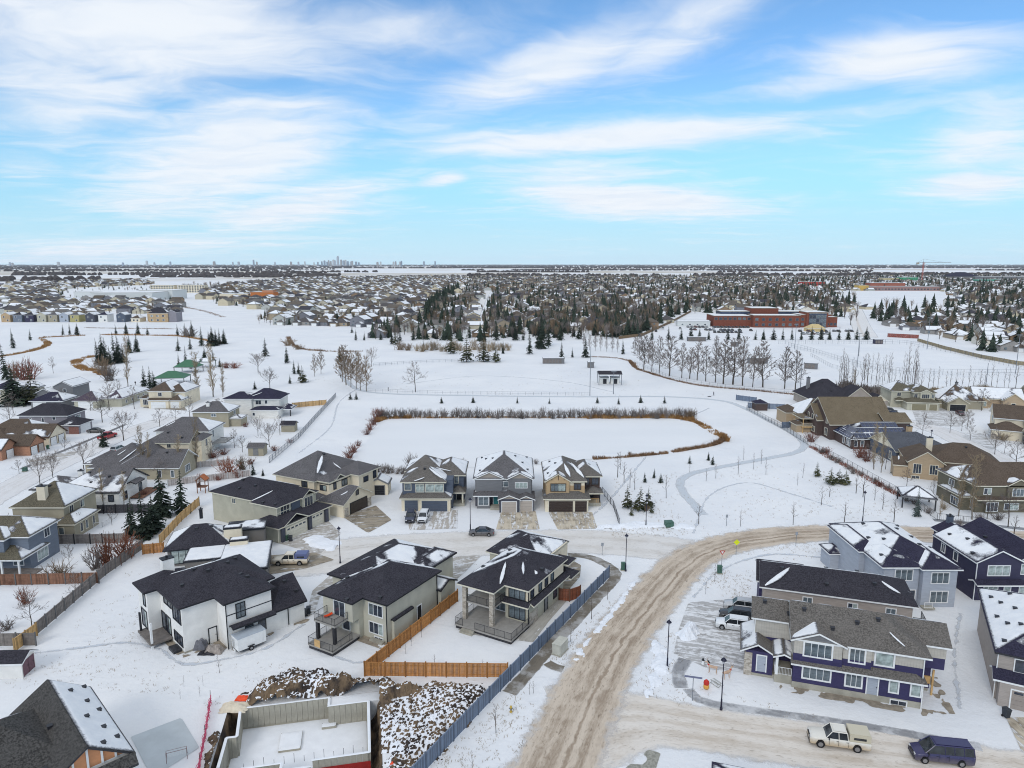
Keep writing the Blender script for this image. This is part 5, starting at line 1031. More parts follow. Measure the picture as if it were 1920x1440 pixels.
h.win('L', -1.6, 7.4, .8, 1.8, 1.5, 2); h.win('L', -1.6, 8.4, 4.4, 1.0, 1.4, 1); h.win('L', -1.6, 11.2, 4.4, .8, 1.4, 1); h.box('deck', -4.6, 8, 1.7, -1.6, 15, 1.95, M_WOODL); h.rail([(-1.7, 8.1), (-4.5, 8.1), (-4.5, 15)], 1.95, 1, M_CREAMT, .25); h.roofon(-4.6, 8.6, -1.4, 15, 4.4, 'hh', 'y', .3, .3, snow={'*': .2}); h.box('post', -4.5, 8.1, 0, -4.3, 8.3, 4.3, M_WOODL); h.box('post', -4.5, 14.6, 0, -4.3, 14.8, 4.3, M_WOODL); h.done()
# house with the solar roof
h = House('house', 'dark bungalow whose hip roof carries rows of blue solar panels', (92.7, 185.8), 0, SD_BROWN, RF_BLACK, M_WHITE)
rp = h.vol(.3, 0, 19, 11.5, 0, 3.1, 'hh', 'x', .56, .5, snow={'F': (.28, 0, -.6), 'L': (.55, .1, 0), 'R': .3, 'B': .9}); h.vol(12, -1, 19.5, 6, 0, 2.9, 'hh', 'x', .5, .4, snow={'*': .2})
M_SOLAR = glass('solar', (.03, .04, .085), .12)
pm = MB(); pm.box(-.52, -.92, 0, .52, .92, .04, 1); pm.box(-.47, -.87, .04, .47, .87, .055); pmesh = pm.mesh('solar_panel', [M_SOLAR, M_STEEL]); sa = math.atan(.56)
for r_, (x0, n) in enumerate(((1.6, 12), (3.2, 10), (5.2, 7))):
    h.strip((x0 - .4, -.5 + .9 + r_ * 1.95 + 1.17, 3.1 - .16 + .56 * (.9 + r_ * 1.95 + 1.17)), (x0 + n * 1.12 + 1.5, -.5 + .9 + r_ * 1.95 + 1.17, 3.1 - .16 + .56 * (.9 + r_ * 1.95 + 1.17)), .2, .1)
    for i in range(n + 2):
        d_ = .9 + r_ * 1.95; o = place(pmesh, 'solar_panel', rp, (x0 + i * 1.12, -.5 + d_ + .2, 3.1 - .56 * .5 + .12 + .56 * (d_ + .2) + .08)); o.rotation_euler = (sa, 0, 0)
for r_, (y0, n) in enumerate(((1.6, 8), (2.6, 6))):
    h.strip((-.2 + .6 + r_ * 1.7 + 1.05, y0 - .4, 3.5 + .95 * r_), (-.2 + .6 + r_ * 1.7 + 1.05, y0 + n * 1.1, 3.5 + .95 * r_), .22, .1)
    for i in range(n):
        d_ = .6 + r_ * 1.7; o = place(pmesh, 'solar_panel', rp, (-.2 + d_ + .2, y0 + i * 1.1, 3.1 - .28 + .12 + .56 * (d_ + .2) + .08)); o.rotation_euler = (sa, 0, -math.pi / 2)
for u in (1.2, 2.6, 4.6): h.win('L', .3, u, .6, .8, 1.6, 1)
wins(h, 'F', 0, (1.4, 3.2), .7, .8, 1.6, 1); h.done()
h = House('house', 'slate-roofed house with a pale triangular gable and a rounded snow patch', (97.4, 170.6), 0, SD_SLATE, shingle('slate', lin(86, 88, 94)), M_CREAMT)
h.vol(0, 1, 15, 14, 0, 3.4, 'gh', 'x', .5, .5, snow={'F': 0, 'R': .1, 'B': .6}, gable=ST_CREAM); h.vol(1.8, -2.6, 9, 4, 0, 3.2, 'hh', 'x', .5, .4, snow={'F': (.75, 0, .1), 'L': .1, 'R': .1}, g=.35); h.win('L', 0, 3.6, .6, .9, 1.9, 1); h.win('L', 1.8, -.6, .6, .9, 1.9, 1); h.chimney(7.6, 9.4, 5, 7.8, 1.2, .9, ST_TAN); h.done()
h = House('house', 'tan stucco house with a clipped front gable, tall white windows and brown roof', (93.4, 159.6), -20, ST_TANS, RF_BROWN, M_CREAMT)
h.vol(.3, 0, 7.6, 12, 0, 4.2, 'gh', 'y', .68, .4, snow={'*': 0}); h.vol(5, 2.5, 20, 14, 0, 4.2, 'hh', 'x', .58, .4, snow={'*': 0}, vents={'F': 1}); h.vol(-2.6, .6, .5, 4.6, 0, 3.0, 'gg', 'x', .7, .3, snow={'F': .1, 'B': .1}); h.strip((-1.6, 1.4, 3.9), (-1.4, 2.8, 4.6), .2)
h.win('F', 0, 2.2, 1.4, 1.6, 2.2, 3); h.win('F', 0, 5.6, 1.4, 1.6, 2.2, 3); h.win('F', 0, 2.0, .1, 1.6, .6, 2); h.chimney(5.6, 7.2, 5, 8.6, 1.3, .9, ST_CREAM)
h.roofon(7.4, -2.2, 14.5, 4, 3.0, 'hh', 'x', .35, .3, snow={'F': (.3, .2, 0), '*': .1}); h.box('porch', 7.6, -2, 0, 14.2, 3, .6, M_CONC); h.rail([(7.7, -1.9), (14.2, -1.9)], .6, 1, M_WHITE, .3)
for x in (7.8, 10.8, 14): h.box('post', x - .14, -2.05, .6, x + .14, -1.77, 2.9, M_CREAMT)
h.done()
h = House('house', 'brown-roofed olive house with white windows beyond the sanded road at right', (93.2, 136.2), 0, SD_OLIVE, RF_BROWN, M_WHITE, fascia=M_CREAMT)
h.vol(1.2, 0, 24, 10, 0, 6, 'hh', 'x', .62, .5, snow={'F': 0, 'L': .35, 'B': .5}); h.vol(0, 3.6, 8, 11, 0, 6.02, 'hh', 'x', .5, .5, snow={'L': .55, 'F': .5, 'B': .6}); h.vol(7.2, -.5, 11.4, 3, 3.2, 6.03, 'gh', 'y', .55, .4, gable=SD_OLIVE, snow={'L': .6, 'R': .0, 'B': None}); h.vol(-.7, 1.5, 2, 9, 0, 3, 'hh', 'y', .3, .4, snow={'*': 1.0})
h.vol(3, -.7, 5.6, 1, 0, 3.0, None); h.win('F', 0, 3.4, 3.9, 1.4, 1.2, 2); h.win('F', -.5, 9.3, 3.7, 2.2, 1.4, 3); h.win('F', 0, 13.2, 3.9, 1.3, 1.2, 2); h.win('F', -.7, 4.2, .5, 2.2, 1.8, 3); h.win('F', 0, 8.6, .6, 2.8, 1.3, 3); h.win('L', -.7, 3.6, .5, 2.4, 1.6, 3); h.win('L', 0, 6.2, 3.8, 1.6, 1.2, 2); h.win('L', 1.2, 1.4, .6, 1.2, 1.8, 2); h.win('F', 0, 13.5, .7, 2.2, 1.4, 2)
h.roofon(1, -1.1, 24, 1, 3.0, 'gg', 'x', .3, .2, snow={'*': 0}); h.done()
h = House('house', 'sage two-storey house with sage garage doors and snow on its left roof', (133.8, 239.4), -8, ST_SAGE, RF_OLIVE, M_CREAMT)
h.vol(0, 4, 8, 14, 0, 6, 'hh', 'x', .55, .5, snow={'L': .9, 'F': .35, 'R': .4, 'B': 1}); h.vol(6.5, 1.6, 13.5, 12, 0, 6.02, 'hh', 'y', .5, .5, snow={'F': 0, 'L': .6, 'R': .1, 'B': .8}); h.vol(8.4, .9, 11.8, 4, 3, 6.03, 'gh', 'y', .5, .3, snow={'*': 0}); h.vol(3.5, -1.2, 14, 4, 0, 2.9, 'hh', 'x', .4, .4, snow={'F': 0, '*': .1}); h.vol(1.2, 2, 4.2, 5, 2.5, 2.9, 'hh', 'x', .5, .3, snow={'*': 0})
SG = plain('sage_door', lin(138, 130, 106), .6, .06); h.garage('F', -1.2, 7.4, 4.6, 2.2, SG); h.garage('F', -1.2, 12, 2.5, 2.2, SG); h.win('F', .9, 10.1, 3.9, 2.4, 1.4, 4); h.win('F', 1.6, 12.8, 4, .9, 1.2, 2); h.win('F', 4, 2.6, 4.0, 1.2, 1.2, 2); h.win('F', 1.6, 7.2, 4, 1.1, 1.2, 2); h.done()
h = House('house', 'olive bungalow with snow-buried roofs and an open garage, second along the hedge', (149.6, 238.6), -14, ST_OLIVE, RF_BROWN, M_CREAMT)
h.vol(0, 3, 14, 15, 0, 3.3, 'hh', 'y', .65, .5, snow={'L': 1.2, 'F': .6, 'R': .6, 'B': 1}); h.vol(1.2, -2, 7.6, 6, 0, 3, 'gh', 'y', .6, .4, snow={'L': 1.2, 'R': .4, 'B': None}); h.garage('F', -2, 4.4, 4.8, 2.3, M_BLACK); h.chimney(7, 9, 5, 8.4, .8, .8, SD_GREY); h.done()
h = House('house', 'tan gabled bungalow with one broad snowy slope, third along the hedge', (163.4, 241.6), -20, ST_TANS, RF_BROWN, M_CREAMT)
h.vol(0, 2, 15, 13, 0, 3.4, 'gg', 'x', .55, .5, snow={'F': 1.0, 'B': 1}); h.vol(8, -1, 14, 8, 0, 3.6, 'gh', 'y', .75, .5, snow={'L': .9, 'R': .3, 'B': None}); h.vol(.6, .2, 4, 4, 0, 2.9, 'gh', 'y', .6, .3, snow={'L': .9, 'R': .4, 'B': None}); h.win('F', .2, 2.3, .8, 2, 1.5, 3); h.door('F', -1, 11, 0, 1.2, 2.4, M_BLACK); h.done()
h = House('house', 'snow-roofed beige house at the right edge, last along the hedge', (181, 240), -20, ST_OLIVE, RF_BROWN, M_CREAMT)
h.vol(0, 0, 14, 12, 0, 3.6, 'gg', 'x', .6, .5, snow={'F': 1.1, 'B': 1}); h.vol(3, -3, 9, 4, 0, 3, 'gh', 'y', .6, .4, snow={'L': 1.1, 'R': .7, 'B': None}); h.done()
h = House('house', 'cream house with brown roof and a white garage door facing the winding street', (138.6, 198.6), -28, ST_CREAM, RF_BROWN, M_WHITE)
h.vol(2, 3, 14, 13, 0, 5.8, 'gg', 'x', .6, .5, snow={'F': 0, 'B': .8}); h.vol(1, -1, 9, 6, 0, 3, 'hh', 'x', .5, .4, snow={'*': .1}); h.vol(9, 1.4, 12, 6, 0, 5.6, 'gh', 'y', .6, .3, snow={'L': .9, 'R': .3, 'B': None}); h.garage('L', 1, 2.4, 4.9, 2.2); h.box('stone_facing', .95, -1.05, 0, 2.4, -.9, 1.4, M_STONE); h.win('L', 2, 8, 3.8, 1.4, 1.4, 2); h.done()
h = House('house', 'dark grey garage house with snowy roof at the right edge of the winding street', (141.6, 186.4), -28, SD_DKGREY, RF_DBLUE, M_CREAMT)
h.vol(0, 0, 12, 8, 0, 3, 'gg', 'x', .55, .4, snow={'F': .9, 'B': .9}, gable=ST_CREAM); h.garage('L', 0, 4, 5, 2.2, M_BLACK); h.vol(5, 2, 16, 12, 0, 5.5, 'hh', 'x', .5, .4, snow={'*': .9}); h.done()
# ---------------------------------------------------------------- fences
def TONE(m, k):
    nm = m.name + '_%d' % (k * 100)
    if nm not in _mats:
        c = m.copy(); c.name = nm; n_ = [q for q in c.node_tree.nodes if q.type == 'MIX'][0]
        for i in (6, 7): v = n_.inputs[i].default_value; n_.inputs[i].default_value = (v[0] * k, v[1] * k, v[2] * k, 1)
        _mats[nm] = c
    return _mats[nm]
def board_fence(label, pts, h, mat, post, pw=2.4, name='fence', cap=True, bw=.15, px=True, group=None):
    P = [G(*q) for q in pts] if px else pts
    f = thing(name, label, 'fence', P[0], 0, group); ox, oy = P[0]
    for (a, c) in zip(P, P[1:]):
        L = math.hypot(c[0] - a[0], c[1] - a[1]); n = max(1, round(L / pw)); w = L / n; ang = math.atan2(c[1] - a[1], c[0] - a[0])
        vs = []
        for v in range(3):
            mb = MB(); k = max(1, int((w - .1) / bw)); s = (w - .1) / k; rr = random.Random(v)
            for i in range(k):
                d_ = rr.uniform(-.01, .01); e = rr.uniform(-.02, .01)
                mb.box(.05 + i * s + .006, -.015 + d_, .08, .05 + (i + 1) * s - .006, .012 + d_, h + e)
            mb.m = [rr.choice((0, 0, 1, 2)) for _ in range(k) for _ in range(6)]
            mb.box(.05, .015, .35, w - .05, .06, .44); mb.box(.05, .015, h - .4, w - .05, .06, h - .31)
            if cap: mb.box(.05, -.05, h + .012, w - .05, .08, h + .05)
            vs.append(mb.mesh('panel', [mat, TONE(mat, .72), TONE(mat, 1.18)]))
        pm = MB(); pm.box(-.075, -.075, 0, .075, .085, h + .2); pmm = pm.mesh('post', TONE(post, .62))
        for i in range(n):
            x, y = a[0] + (c[0] - a[0]) * i / n - ox, a[1] + (c[1] - a[1]) * i / n - oy
            place(vs[random.randrange(3)], 'panel', f, (x, y, 0), ang); place(pmm, 'post', f, (x, y, 0), ang)
        place(pmm, 'post', f, (c[0] - ox, c[1] - oy, 0), ang)
    return f
def wire_fence(label, pts, h, mat=None, step=3.0, name='fence', rails=(1.0,), pick=0.0, thick=.035, px=True, group=None):
    """chain-link or metal-rail fence: posts, rails and fine uprights"""
    P = [G(*q) for q in pts] if px else pts
    f = thing(name, label, 'fence', P[0], 0, group); ox, oy = P[0]; pb = MB(); rb = MB(); mat = mat or M_STEEL
    for (a, c) in zip(P, P[1:]):
        a, c = (a[0] - ox, a[1] - oy), (c[0] - ox, c[1] - oy)
        L = math.hypot(c[0] - a[0], c[1] - a[1]); n = max(1, round(L / step))
        for i in range(n + 1):
            x, y = a[0] + (c[0] - a[0]) * i / n, a[1] + (c[1] - a[1]) * i / n; pb.tube((x, y, 0), (x, y, h), thick * 1.4, thick * 1.4, 4)
        for r in rails: rb.tube((*a, h * r), (*c, h * r), thick, thick, 3)
        if pick:
            k = int(L / pick)
            for i in range(k):
                x, y = a[0] + (c[0] - a[0]) * i / k, a[1] + (c[1] - a[1]) * i / k; rb.tube((x, y, .05), (x, y, h), thick * .35, thick * .35, 3)
    tag(pb.obj('posts', mat, f), kind='stuff'); tag(rb.obj('rails', mat, f), kind='stuff'); return f
board_fence('blue-grey board fence running up beside the sanded road to the two-tone house', [(770, 1475), (957, 1276), (1142, 1083)], 1.9, M_BLUEF, M_BLUEF, 2.45)
board_fence('orange cedar fence making a corner round the snowy yard left of the blue-grey fence', [(858, 1128), (684, 1268), (952, 1271)], 1.85, M_WOOD, M_WOOD, 2.4)
board_fence('short reddish-brown cedar fence joining the two-tone house to the blue-grey fence', [(1048, 1126), (1068, 1128), (1088, 1121)], 1.9, plain('red_cedar', lin(128, 76, 54), .8, .2, 2), M_BROWNW, 1.9)
board_fence('long weathered grey fence along the left yards up to the low hip-roofed house', [(68, 1192), (198, 1079), (268, 1030)], 1.8, M_GREYW, M_GREYT, 2.45)
board_fence('short new yellow cedar fence beside the white shed', [(28, 1223), (70, 1192)], 1.8, M_WOODL, M_WOODL, 2.2)
board_fence('brown-stained fence between the two left yards', [(-30, 1098), (60, 1097), (186, 1094)], 1.8, M_BROWNW, M_GREYT, 2.4)
board_fence('grey fence below the slate grey house at the left edge', [(-40, 1213), (68, 1211)], 1.8, M_GREYW, M_GREYT, 2.4)
board_fence('dark grey fence behind the slate grey house', [(80, 1021), (170, 1020), (238, 1018)], 1.8, M_GREYW, M_BLACK, 2.5)
board_fence('dark fence beside the white gabled bungalow', [(172, 964), (240, 962), (300, 962)], 1.8, plain('dark_fence', lin(74, 72, 76), .8, .1), M_BLACK, 2.4)
board_fence('short orange fence by the low hip-roofed house', [(268, 1040), (308, 1036)], 1.8, M_WOOD, M_WOOD, 2.0)
board_fence('long cedar fence slanting away past the two big spruces', [(300, 1022), (340, 978), (374, 948)], 1.8, M_WOODL, M_WOODL, 2.4)
board_fence('yellow cedar fence standing behind the white house with the navy roof', [(548, 765), (612, 759)], 1.8, M_WOODL, M_WOODL, 2.4)
board_fence('small orange gate fence beside the sage house', [(460, 1008), (482, 1013)], 1.7, M_WOOD, M_WOOD, 1.5)
board_fence('white-framed grey fence across the yards behind the spruces', [(315, 912), (360, 906), (470, 893)], 1.5, plain('tan_panel', lin(168, 160, 156), .7, .08), M_WHITE, 2.4)
board_fence('white-framed grey fence one yard farther back', [(340, 880), (430, 872)], 1.5, plain('tan_panel', lin(168, 160, 156)), M_WHITE, 2.4)
board_fence('blue-grey fence at the park corner, nearest the walking path', [(1380, 750), (1418, 755)], 1.9, M_BLUEF, M_BLUEF, 2.4)
board_fence('blue-grey fence beside the small dark shed', [(1402, 765), (1470, 768)], 1.9, M_BLUEF, M_BLUEF, 2.4)
board_fence('blue-grey fence in front of the tan-walled house', [(1466, 803), (1516, 800)], 1.9, M_BLUEF, M_BLUEF, 2.4)
wire_fence('low black metal fence along the park side of the right-hand houses', [(1400, 768), (1470, 806), (1520, 838), (1580, 868), (1690, 930), (1757, 976), (1855, 987)], 1.5, M_DARK, 2.4, rails=(1.0, .15), pick=.35)
wire_fence('grey chain-link fence along the yards on the left of the park', [(505, 868), (560, 822), (595, 782), (630, 744)], 1.6, M_STEEL, 2.5, rails=(1.0, .5, .05), pick=.25, thick=.05)
wire_fence('metal fence beside the tan house running down to the street', [(1129, 925), (1150, 952), (1161, 985)], 1.5, M_DARK, 2.4, rails=(1.0, .15), pick=.3)
wire_fence('thin field fence south of the ball field behind the pond', [(690, 735), (830, 739), (1000, 741), (1106, 742)], 1.3, M_STEEL, 3, rails=(1.0, .5), pick=1.0, thick=.03)
wire_fence('thin outfield fence across the middle of the snowy field', [(700, 686), (800, 680), (870, 678)], 1.4, M_STEEL, 3, rails=(1.0, .5), pick=1.2, thick=.04)
wire_fence('field fence in front of the row of bare poplars', [(1190, 682), (1260, 712), (1360, 728), (1470, 738), (1510, 738)], 1.6, M_STEEL, 4, rails=(1.0, .5), pick=1.5, thick=.03)
wire_fence('tall chain-link fence along the near side of the right sports field', [(1478, 650), (1520, 660), (1570, 676), (1620, 690), (1700, 702), (1920, 704)], 2.6, M_STEEL, 4, rails=(1.0, .5), pick=1.0, thick=.045)
wire_fence('chain-link fence along the far side of the right sports field', [(1460, 645), (1560, 645), (1660, 644), (1700, 646), (1800, 665), (1930, 696)], 2.6, M_STEEL, 4, rails=(1.0, .5), pick=1.2, thick=.05)
wire_fence('chain-link fence of the small diamond between the poplars and houses', [(1520, 668), (1560, 690), (1620, 705), (1650, 716)], 1.8, M_STEEL, 4, rails=(1.0,), pick=1.2, thick=.04)
board_fence('long tan board fence along the backs of the far right houses', [(1720, 640), (1770, 655), (1840, 672), (1905, 684), (1960, 690)], 2.0, plain('tan_fence', lin(150, 136, 108), .8, .1), M_GREYW, 9)
board_fence('long brown fence behind the houses left of the school', [(1160, 636), (1205, 630), (1260, 605), (1296, 585)], 2.0, plain('far_brown_fence', lin(126, 106, 82), .8, .1), M_BROWNW, 12)
board_fence('red brick wall behind the far sports field', [(1664, 632), (1722, 635)], 2.6, plain('red_wall', lin(132, 66, 52), .85, .1), plain('red_wall', (0, 0, 0)), 8, name='boundary_wall')
# red plastic snow fence by the pit
f = thing('fence', 'sagging pink plastic construction fence strung beside the foundation pit', 'fence', G(395, 1318))
P = [Vector((*G(*q), 0)) for q in ((395, 1318), (391, 1345), (385, 1385), (374, 1440), (364, 1490))]; o_ = P[0].copy(); mb = MB(); pk = MB()
for a, c in zip(P, P[1:]):
    n = int((c - a).length / .3) + 1
    for z in (.15, .45, .75, 1.05):
        for i in range(n):
            s = lambda k: (a.lerp(c, k / n) - o_) + Vector((.12 * math.sin(k * 1.3), .1 * math.sin(k), z - .12 * math.sin(math.pi * k / n)))
            mb.tube(s(i), s(i + 1), .035, .035, 3)
    for i in range(n * 2):
        s = a.lerp(c, i / n / 2) - o_; mb.tube(s + Vector((0, 0, .1)), s + Vector((.05, 0, 1.0)), .022, .022, 3)
    q = a - o_; m_ = MB(); m_.tube((0, 0, 0), (random.uniform(-.1, .1), .05, 1.6), .035, .03, 5); m_.obj('post', M_DARK, f, tuple(q))
mb.obj('mesh_band', plain('pink_plastic', lin(196, 82, 112), .5, .1), f)

# ---------------------------------------------------------------- vehicles
M_TYRE = plain('tyre', (.018, .018, .02), .8, .2); M_RIM = plain('rim', lin(150, 150, 152), .35, .1, 2, .6); M_CGLASS = glass('vehicle', (.025, .03, .035), .06)
M_LAMPW = plain('headlight', (.6, .6, .6), .15, .05); M_LAMPR = plain('tail_light', (.35, .03, .03), .2, .1)
def loft(mb, rings, m=0, caps=True):
    n0 = len(mb.v); k = len(rings[0])
    for r in rings: mb.v += r
    for a in range(len(rings) - 1):
        for i in range(k - 1):
            q = n0 + a * k + i; mb.f.append((q, q + 1, q + k + 1, q + k)); mb.m.append(m)
    if caps:
        mb.f.append(tuple(n0 + i for i in range(k))); mb.m.append(m); mb.f.append(tuple(n0 + (len(rings) - 1) * k + k - 1 - i for i in range(k))); mb.m.append(m)
CARS = {  # length, half width, wheel xs, wheel r, body stations (x, z bottom, z top, half-width scale), cabin (x0 bottom, x0 top, x1 top, x1 bottom, belt z, roof z)
    'sedan': (4.7, .9, (.85, 3.75), .33, [(0, .35, .62, .80), (.12, .24, .74, .92), (1.0, .2, .88, 1), (1.5, .2, .93, 1), (3.6, .2, .98, 1), (4.45, .24, .98, .94), (4.7, .38, .86, .84)], (1.15, 1.95, 3.2, 4.2, .93, 1.43)),
    'suv': (4.7, .94, (.9, 3.75), .37, [(0, .38, .75, .84), (.12, .28, .95, .94), (1.0, .26, 1.06, 1), (1.5, .26, 1.1, 1), (3.8, .26, 1.12, 1), (4.6, .3, 1.12, .96), (4.7, .42, 1.0, .9)], (1.2, 1.85, 4.3, 4.62, 1.08, 1.7)),
    'pickup': (5.9, 1.0, (1.05, 4.6), .42, [(0, .42, .85, .86), (.12, .36, 1.1, .96), (1.2, .36, 1.18, 1), (1.7, .36, 1.22, 1), (3.6, .36, 1.2, 1), (5.8, .42, 1.2, 1), (5.9, .46, 1.16, .97)], (1.55, 2.15, 3.6, 3.72, 1.2, 1.9)),
    'van': (5.6, 1.0, (.95, 4.4), .37, [(0, .38, .8, .84), (.12, .3, 1.0, .95), (.8, .3, 1.12, 1), (1.2, .3, 1.2, 1), (5.4, .3, 1.22, 1), (5.6, .36, 1.2, .98)], (.95, 1.85, 5.45, 5.58, 1.18, 2.05))}
def paint(name, rgb, dirt=None):
    if ('paint_' + name) in _mats: return _mats['paint_' + name]
    m, t, b = newmat('paint_' + name); p = opos(t); z = t.sep(p)[2]
    d_ = t.ramp(t.m('ADD', z, t.m('MULTIPLY', t.m('SUBTRACT', t.noise(p, 2.5, 4), .5), .7)), 1.15, .35)
    t.put(b.inputs['Base Color'], t.mix(t.m('MULTIPLY', d_, .75 if dirt else .3), rgb, dirt or lin(150, 140, 126))); b.inputs['Roughness'].default_value = .3; b.inputs['Specular IOR Level'].default_value = .5
    _mats['paint_' + name] = m; return m
def vehicle(kind, label, loc, rot, col, group=None, topper=None, cat=None):
    L, w, wx, wr, st, cab = CARS[kind]
    c = thing('parked_' + ('car' if kind in ('sedan', 'suv') else kind), label, cat or {'sedan': 'car', 'suv': 'car', 'pickup': 'pickup truck', 'van': 'van'}[kind], loc, rot, group)
    X = lambda x: x - L / 2; mb = MB(); rings = []
    xs = sorted(set([s[0] for s in st] + [a + e for a in wx for e in (-wr - .08, -wr * .6, 0, wr * .6, wr + .08)]))
    for x in xs:
        for a, b_ in zip(st, st[1:]):
            if a[0] <= x <= b_[0]:
                k = (x - a[0]) / (b_[0] - a[0]); zb, zt, s = (a[i] + (b_[i] - a[i]) * k for i in (1, 2, 3)); break
        for q in wx:                                                       # wheel arch
            if abs(x - q) < wr + .08: zb = max(zb, wr + math.sqrt(max(0, (wr + .08) ** 2 - (x - q) ** 2)))
        zb = min(zb, zt - .12); hw = w * s; zm = (zb + zt) / 2 if zb > .5 else (zb * .45 + zt * .55)
        half = [(hw * .93, zb), (hw, zm), (hw * .985, zt - .07), (hw * .88, zt), (0, zt + .03)]
        rings.append([(X(x), -y, z) for y, z in half] + [(X(x), y, z) for y, z in half[-2::-1]])
    loft(mb, rings)
    if kind == 'pickup' and not topper:
        mb.box(X(3.85), -w * .84, 1.17, X(5.8), w * .84, 1.25, 1)
    bo = mb.obj('body', [col, M_TYRE], c, smooth=True)
    for p_ in bo.data.polygons: p_.use_smooth = True
    x0, x0t, x1t, x1, zb, zr = cab; wb, wt = w * .9, w * .74
    r = MB(); r.poly([(X(x0t), -wt, zr), (X(x1t), -wt, zr), (X(x1t), wt, zr), (X(x0t), wt, zr)])
    r.poly([(X(x0t + .15), -wt * .8, zr + .05), (X(x1t - .12), -wt * .8, zr + .05), (X(x1t - .12), wt * .8, zr + .05), (X(x0t + .15), wt * .8, zr + .05)])
    for s in (-1, 1):
        for (xa, xb) in ((x0, x0t), (x1, x1t)): r.tube((X(xa), s * wb, zb), (X(xb), s * wt, zr), .055, .05, 4)
        r.tube((X(x0t), s * wt, zr), (X(x1t), s * wt, zr), .05, .05, 4)
        for q in ((.42,) if kind != 'van' else (.25, .5, .75)):
            xa, xb = x0t + (x1t - x0t) * q + .05, x0t + (x1t - x0t) * q; r.tube((X(xa), s * wb, zb), (X(xb), s * wt, zr), .04, .04, 4)
    r.obj('roof', col, c)
    g = MB(); g.poly([(X(x0), -wb, zb), (X(x0t), -wt, zr - .02), (X(x0t), wt, zr - .02), (X(x0), wb, zb)]); g.obj('windshield', M_CGLASS, c)
    g = MB(); g.poly([(X(x1), wb, zb), (X(x1t), wt, zr - .02), (X(x1t), -wt, zr - .02), (X(x1), -wb, zb)]); g.obj('rear_window', M_CGLASS, c)
    for s in (-1, 1):
        g = MB(); g.poly([(X(x0), s * wb, zb), (X(x1), s * wb, zb), (X(x1t), s * wt, zr - .02), (X(x0t), s * wt, zr - .02)][::s]); g.obj('side_window', M_CGLASS, c)
    if topper:
        q = MB(); q.prism([(X(3.8), -w * .95), (X(5.85), -w * .95), (X(5.85), w * .95), (X(3.8), w * .95)], 1.2, 1.96); q.box(X(3.85), -w * .88, 1.962, X(5.8), w * .88, 2.03)
        t_ = q.obj('topper', topper, c)
        for s in (-1, 1):
            q = MB(); q.box(X(4.2), s * w * .955 - .01, 1.42, X(5.4), s * w * .955 + .01, 1.68); q.obj('side_window', M_CGLASS, t_)
    wm = MB(); wm.tube((0, -.11, 0), (0, .11, 0), wr, wr, 14, cap=True); wmm = wm.mesh('tyre', M_TYRE)
    rm = MB(); rm.tube((0, -.125, 0), (0, .125, 0), wr * .6, wr * .6, 10, cap=True); rmm = rm.mesh('rim', M_RIM)
    for q in wx:
        for s in (-1, 1):
            o = place(wmm, 'wheel', c, (X(q), s * (w - .12), wr)); place(rmm, 'rim', o, (0, 0, 0))
    for s in (-1, 1):
        zt = st[1][2]; q = MB(); q.box(X(.0), s * w * .62 - .17, zt - .22, X(.1), s * w * .62 + .17, zt - .06); q.obj('headlight', M_LAMPW, c)
        q = MB(); q.box(X(L - .1), s * w * .78 - .1, st[-1][2] - .22, X(L + .01), s * w * .78 + .1, st[-1][2] - .02); q.obj('tail_light', M_LAMPR, c)
        q = MB(); q.box(X(x0 + .2), s * (w + .08) - .09, zb - .02, X(x0 + .3), s * (w + .08) + .09, zb + .13); q.obj('mirror', M_BLACK, c)
    q = MB(); q.box(X(-.02), -w * .5, st[1][2] - .3, X(.09), w * .5, st[1][2] - .08); q.obj('grille', M_BLACK, c)
    for s in (-1, 1):
        q = MB()
        for xd in ((x0 + .25, x0 + 1.25, x0 + 2.2) if kind != 'pickup' else (x0 + .3, x0 + 1.2, 3.72)): q.box(X(xd), s * w * 1.0 - .012, .5, X(xd + .025), s * w * 1.0 + .006, zb - .04)
        for xd in (x0 + 1.0, x0 + 1.95): q.box(X(xd), s * w - .02, zb - .2, X(xd + .2), s * w + .025, zb - .16)
        q.obj('door_seam', M_BLACK, c)
    q = MB(); q.box(X(L - .01), -.26, .62, X(L + .02), .26, .76); q.obj('number_plate', M_WHITE, c)
    q = MB(); q.box(X(-.03), -w * .8, .34, X(.06), w * .8, .5); q.box(X(L - .06), -w * .8, .36, X(L + .04), w * .8, .52); q.obj('bumper', M_DARK, c)
    return c
PCREAM = paint('cream', lin(220, 212, 196), lin(172, 150, 118)); PDIRT = paint('dirty_white', lin(222, 218, 208), lin(186, 160, 120))
vehicle('pickup', 'pale cream crew pickup with a blue-topped canopy parked on the wet patch', G(546, 1057), R(2), PCREAM, topper=paint('blue_topper', lin(92, 100, 140)))
vehicle('pickup', 'dirty white pickup with a boxy tan canopy parked on the side street', G(1571, 1396), R(-13), PDIRT, topper=paint('tan_topper', lin(198, 190, 168)))
vehicle('van', 'dark purple-blue van parked at the kerb behind the dirty white pickup', G(1763, 1424), R(-9), paint('indigo', lin(52, 50, 88)))
vehicle('sedan', 'dark grey sedan parked across the street from the three garage houses', G(903, 1003), R(-2), paint('gunmetal', lin(82, 84, 92)))
vehicle('suv', 'silver-white car parked farthest of three beside the taupe duplex', G(1388, 1143), R(-17), paint('silver', lin(186, 188, 190)))
vehicle('suv', 'black car parked between two pale ones beside the duplex', G(1380, 1161), R(-17), paint('black', lin(48, 50, 56)))
vehicle('suv', 'white car parked nearest of three beside the purple duplex', G(1374, 1178), R(-17), paint('white', lin(226, 228, 230)))
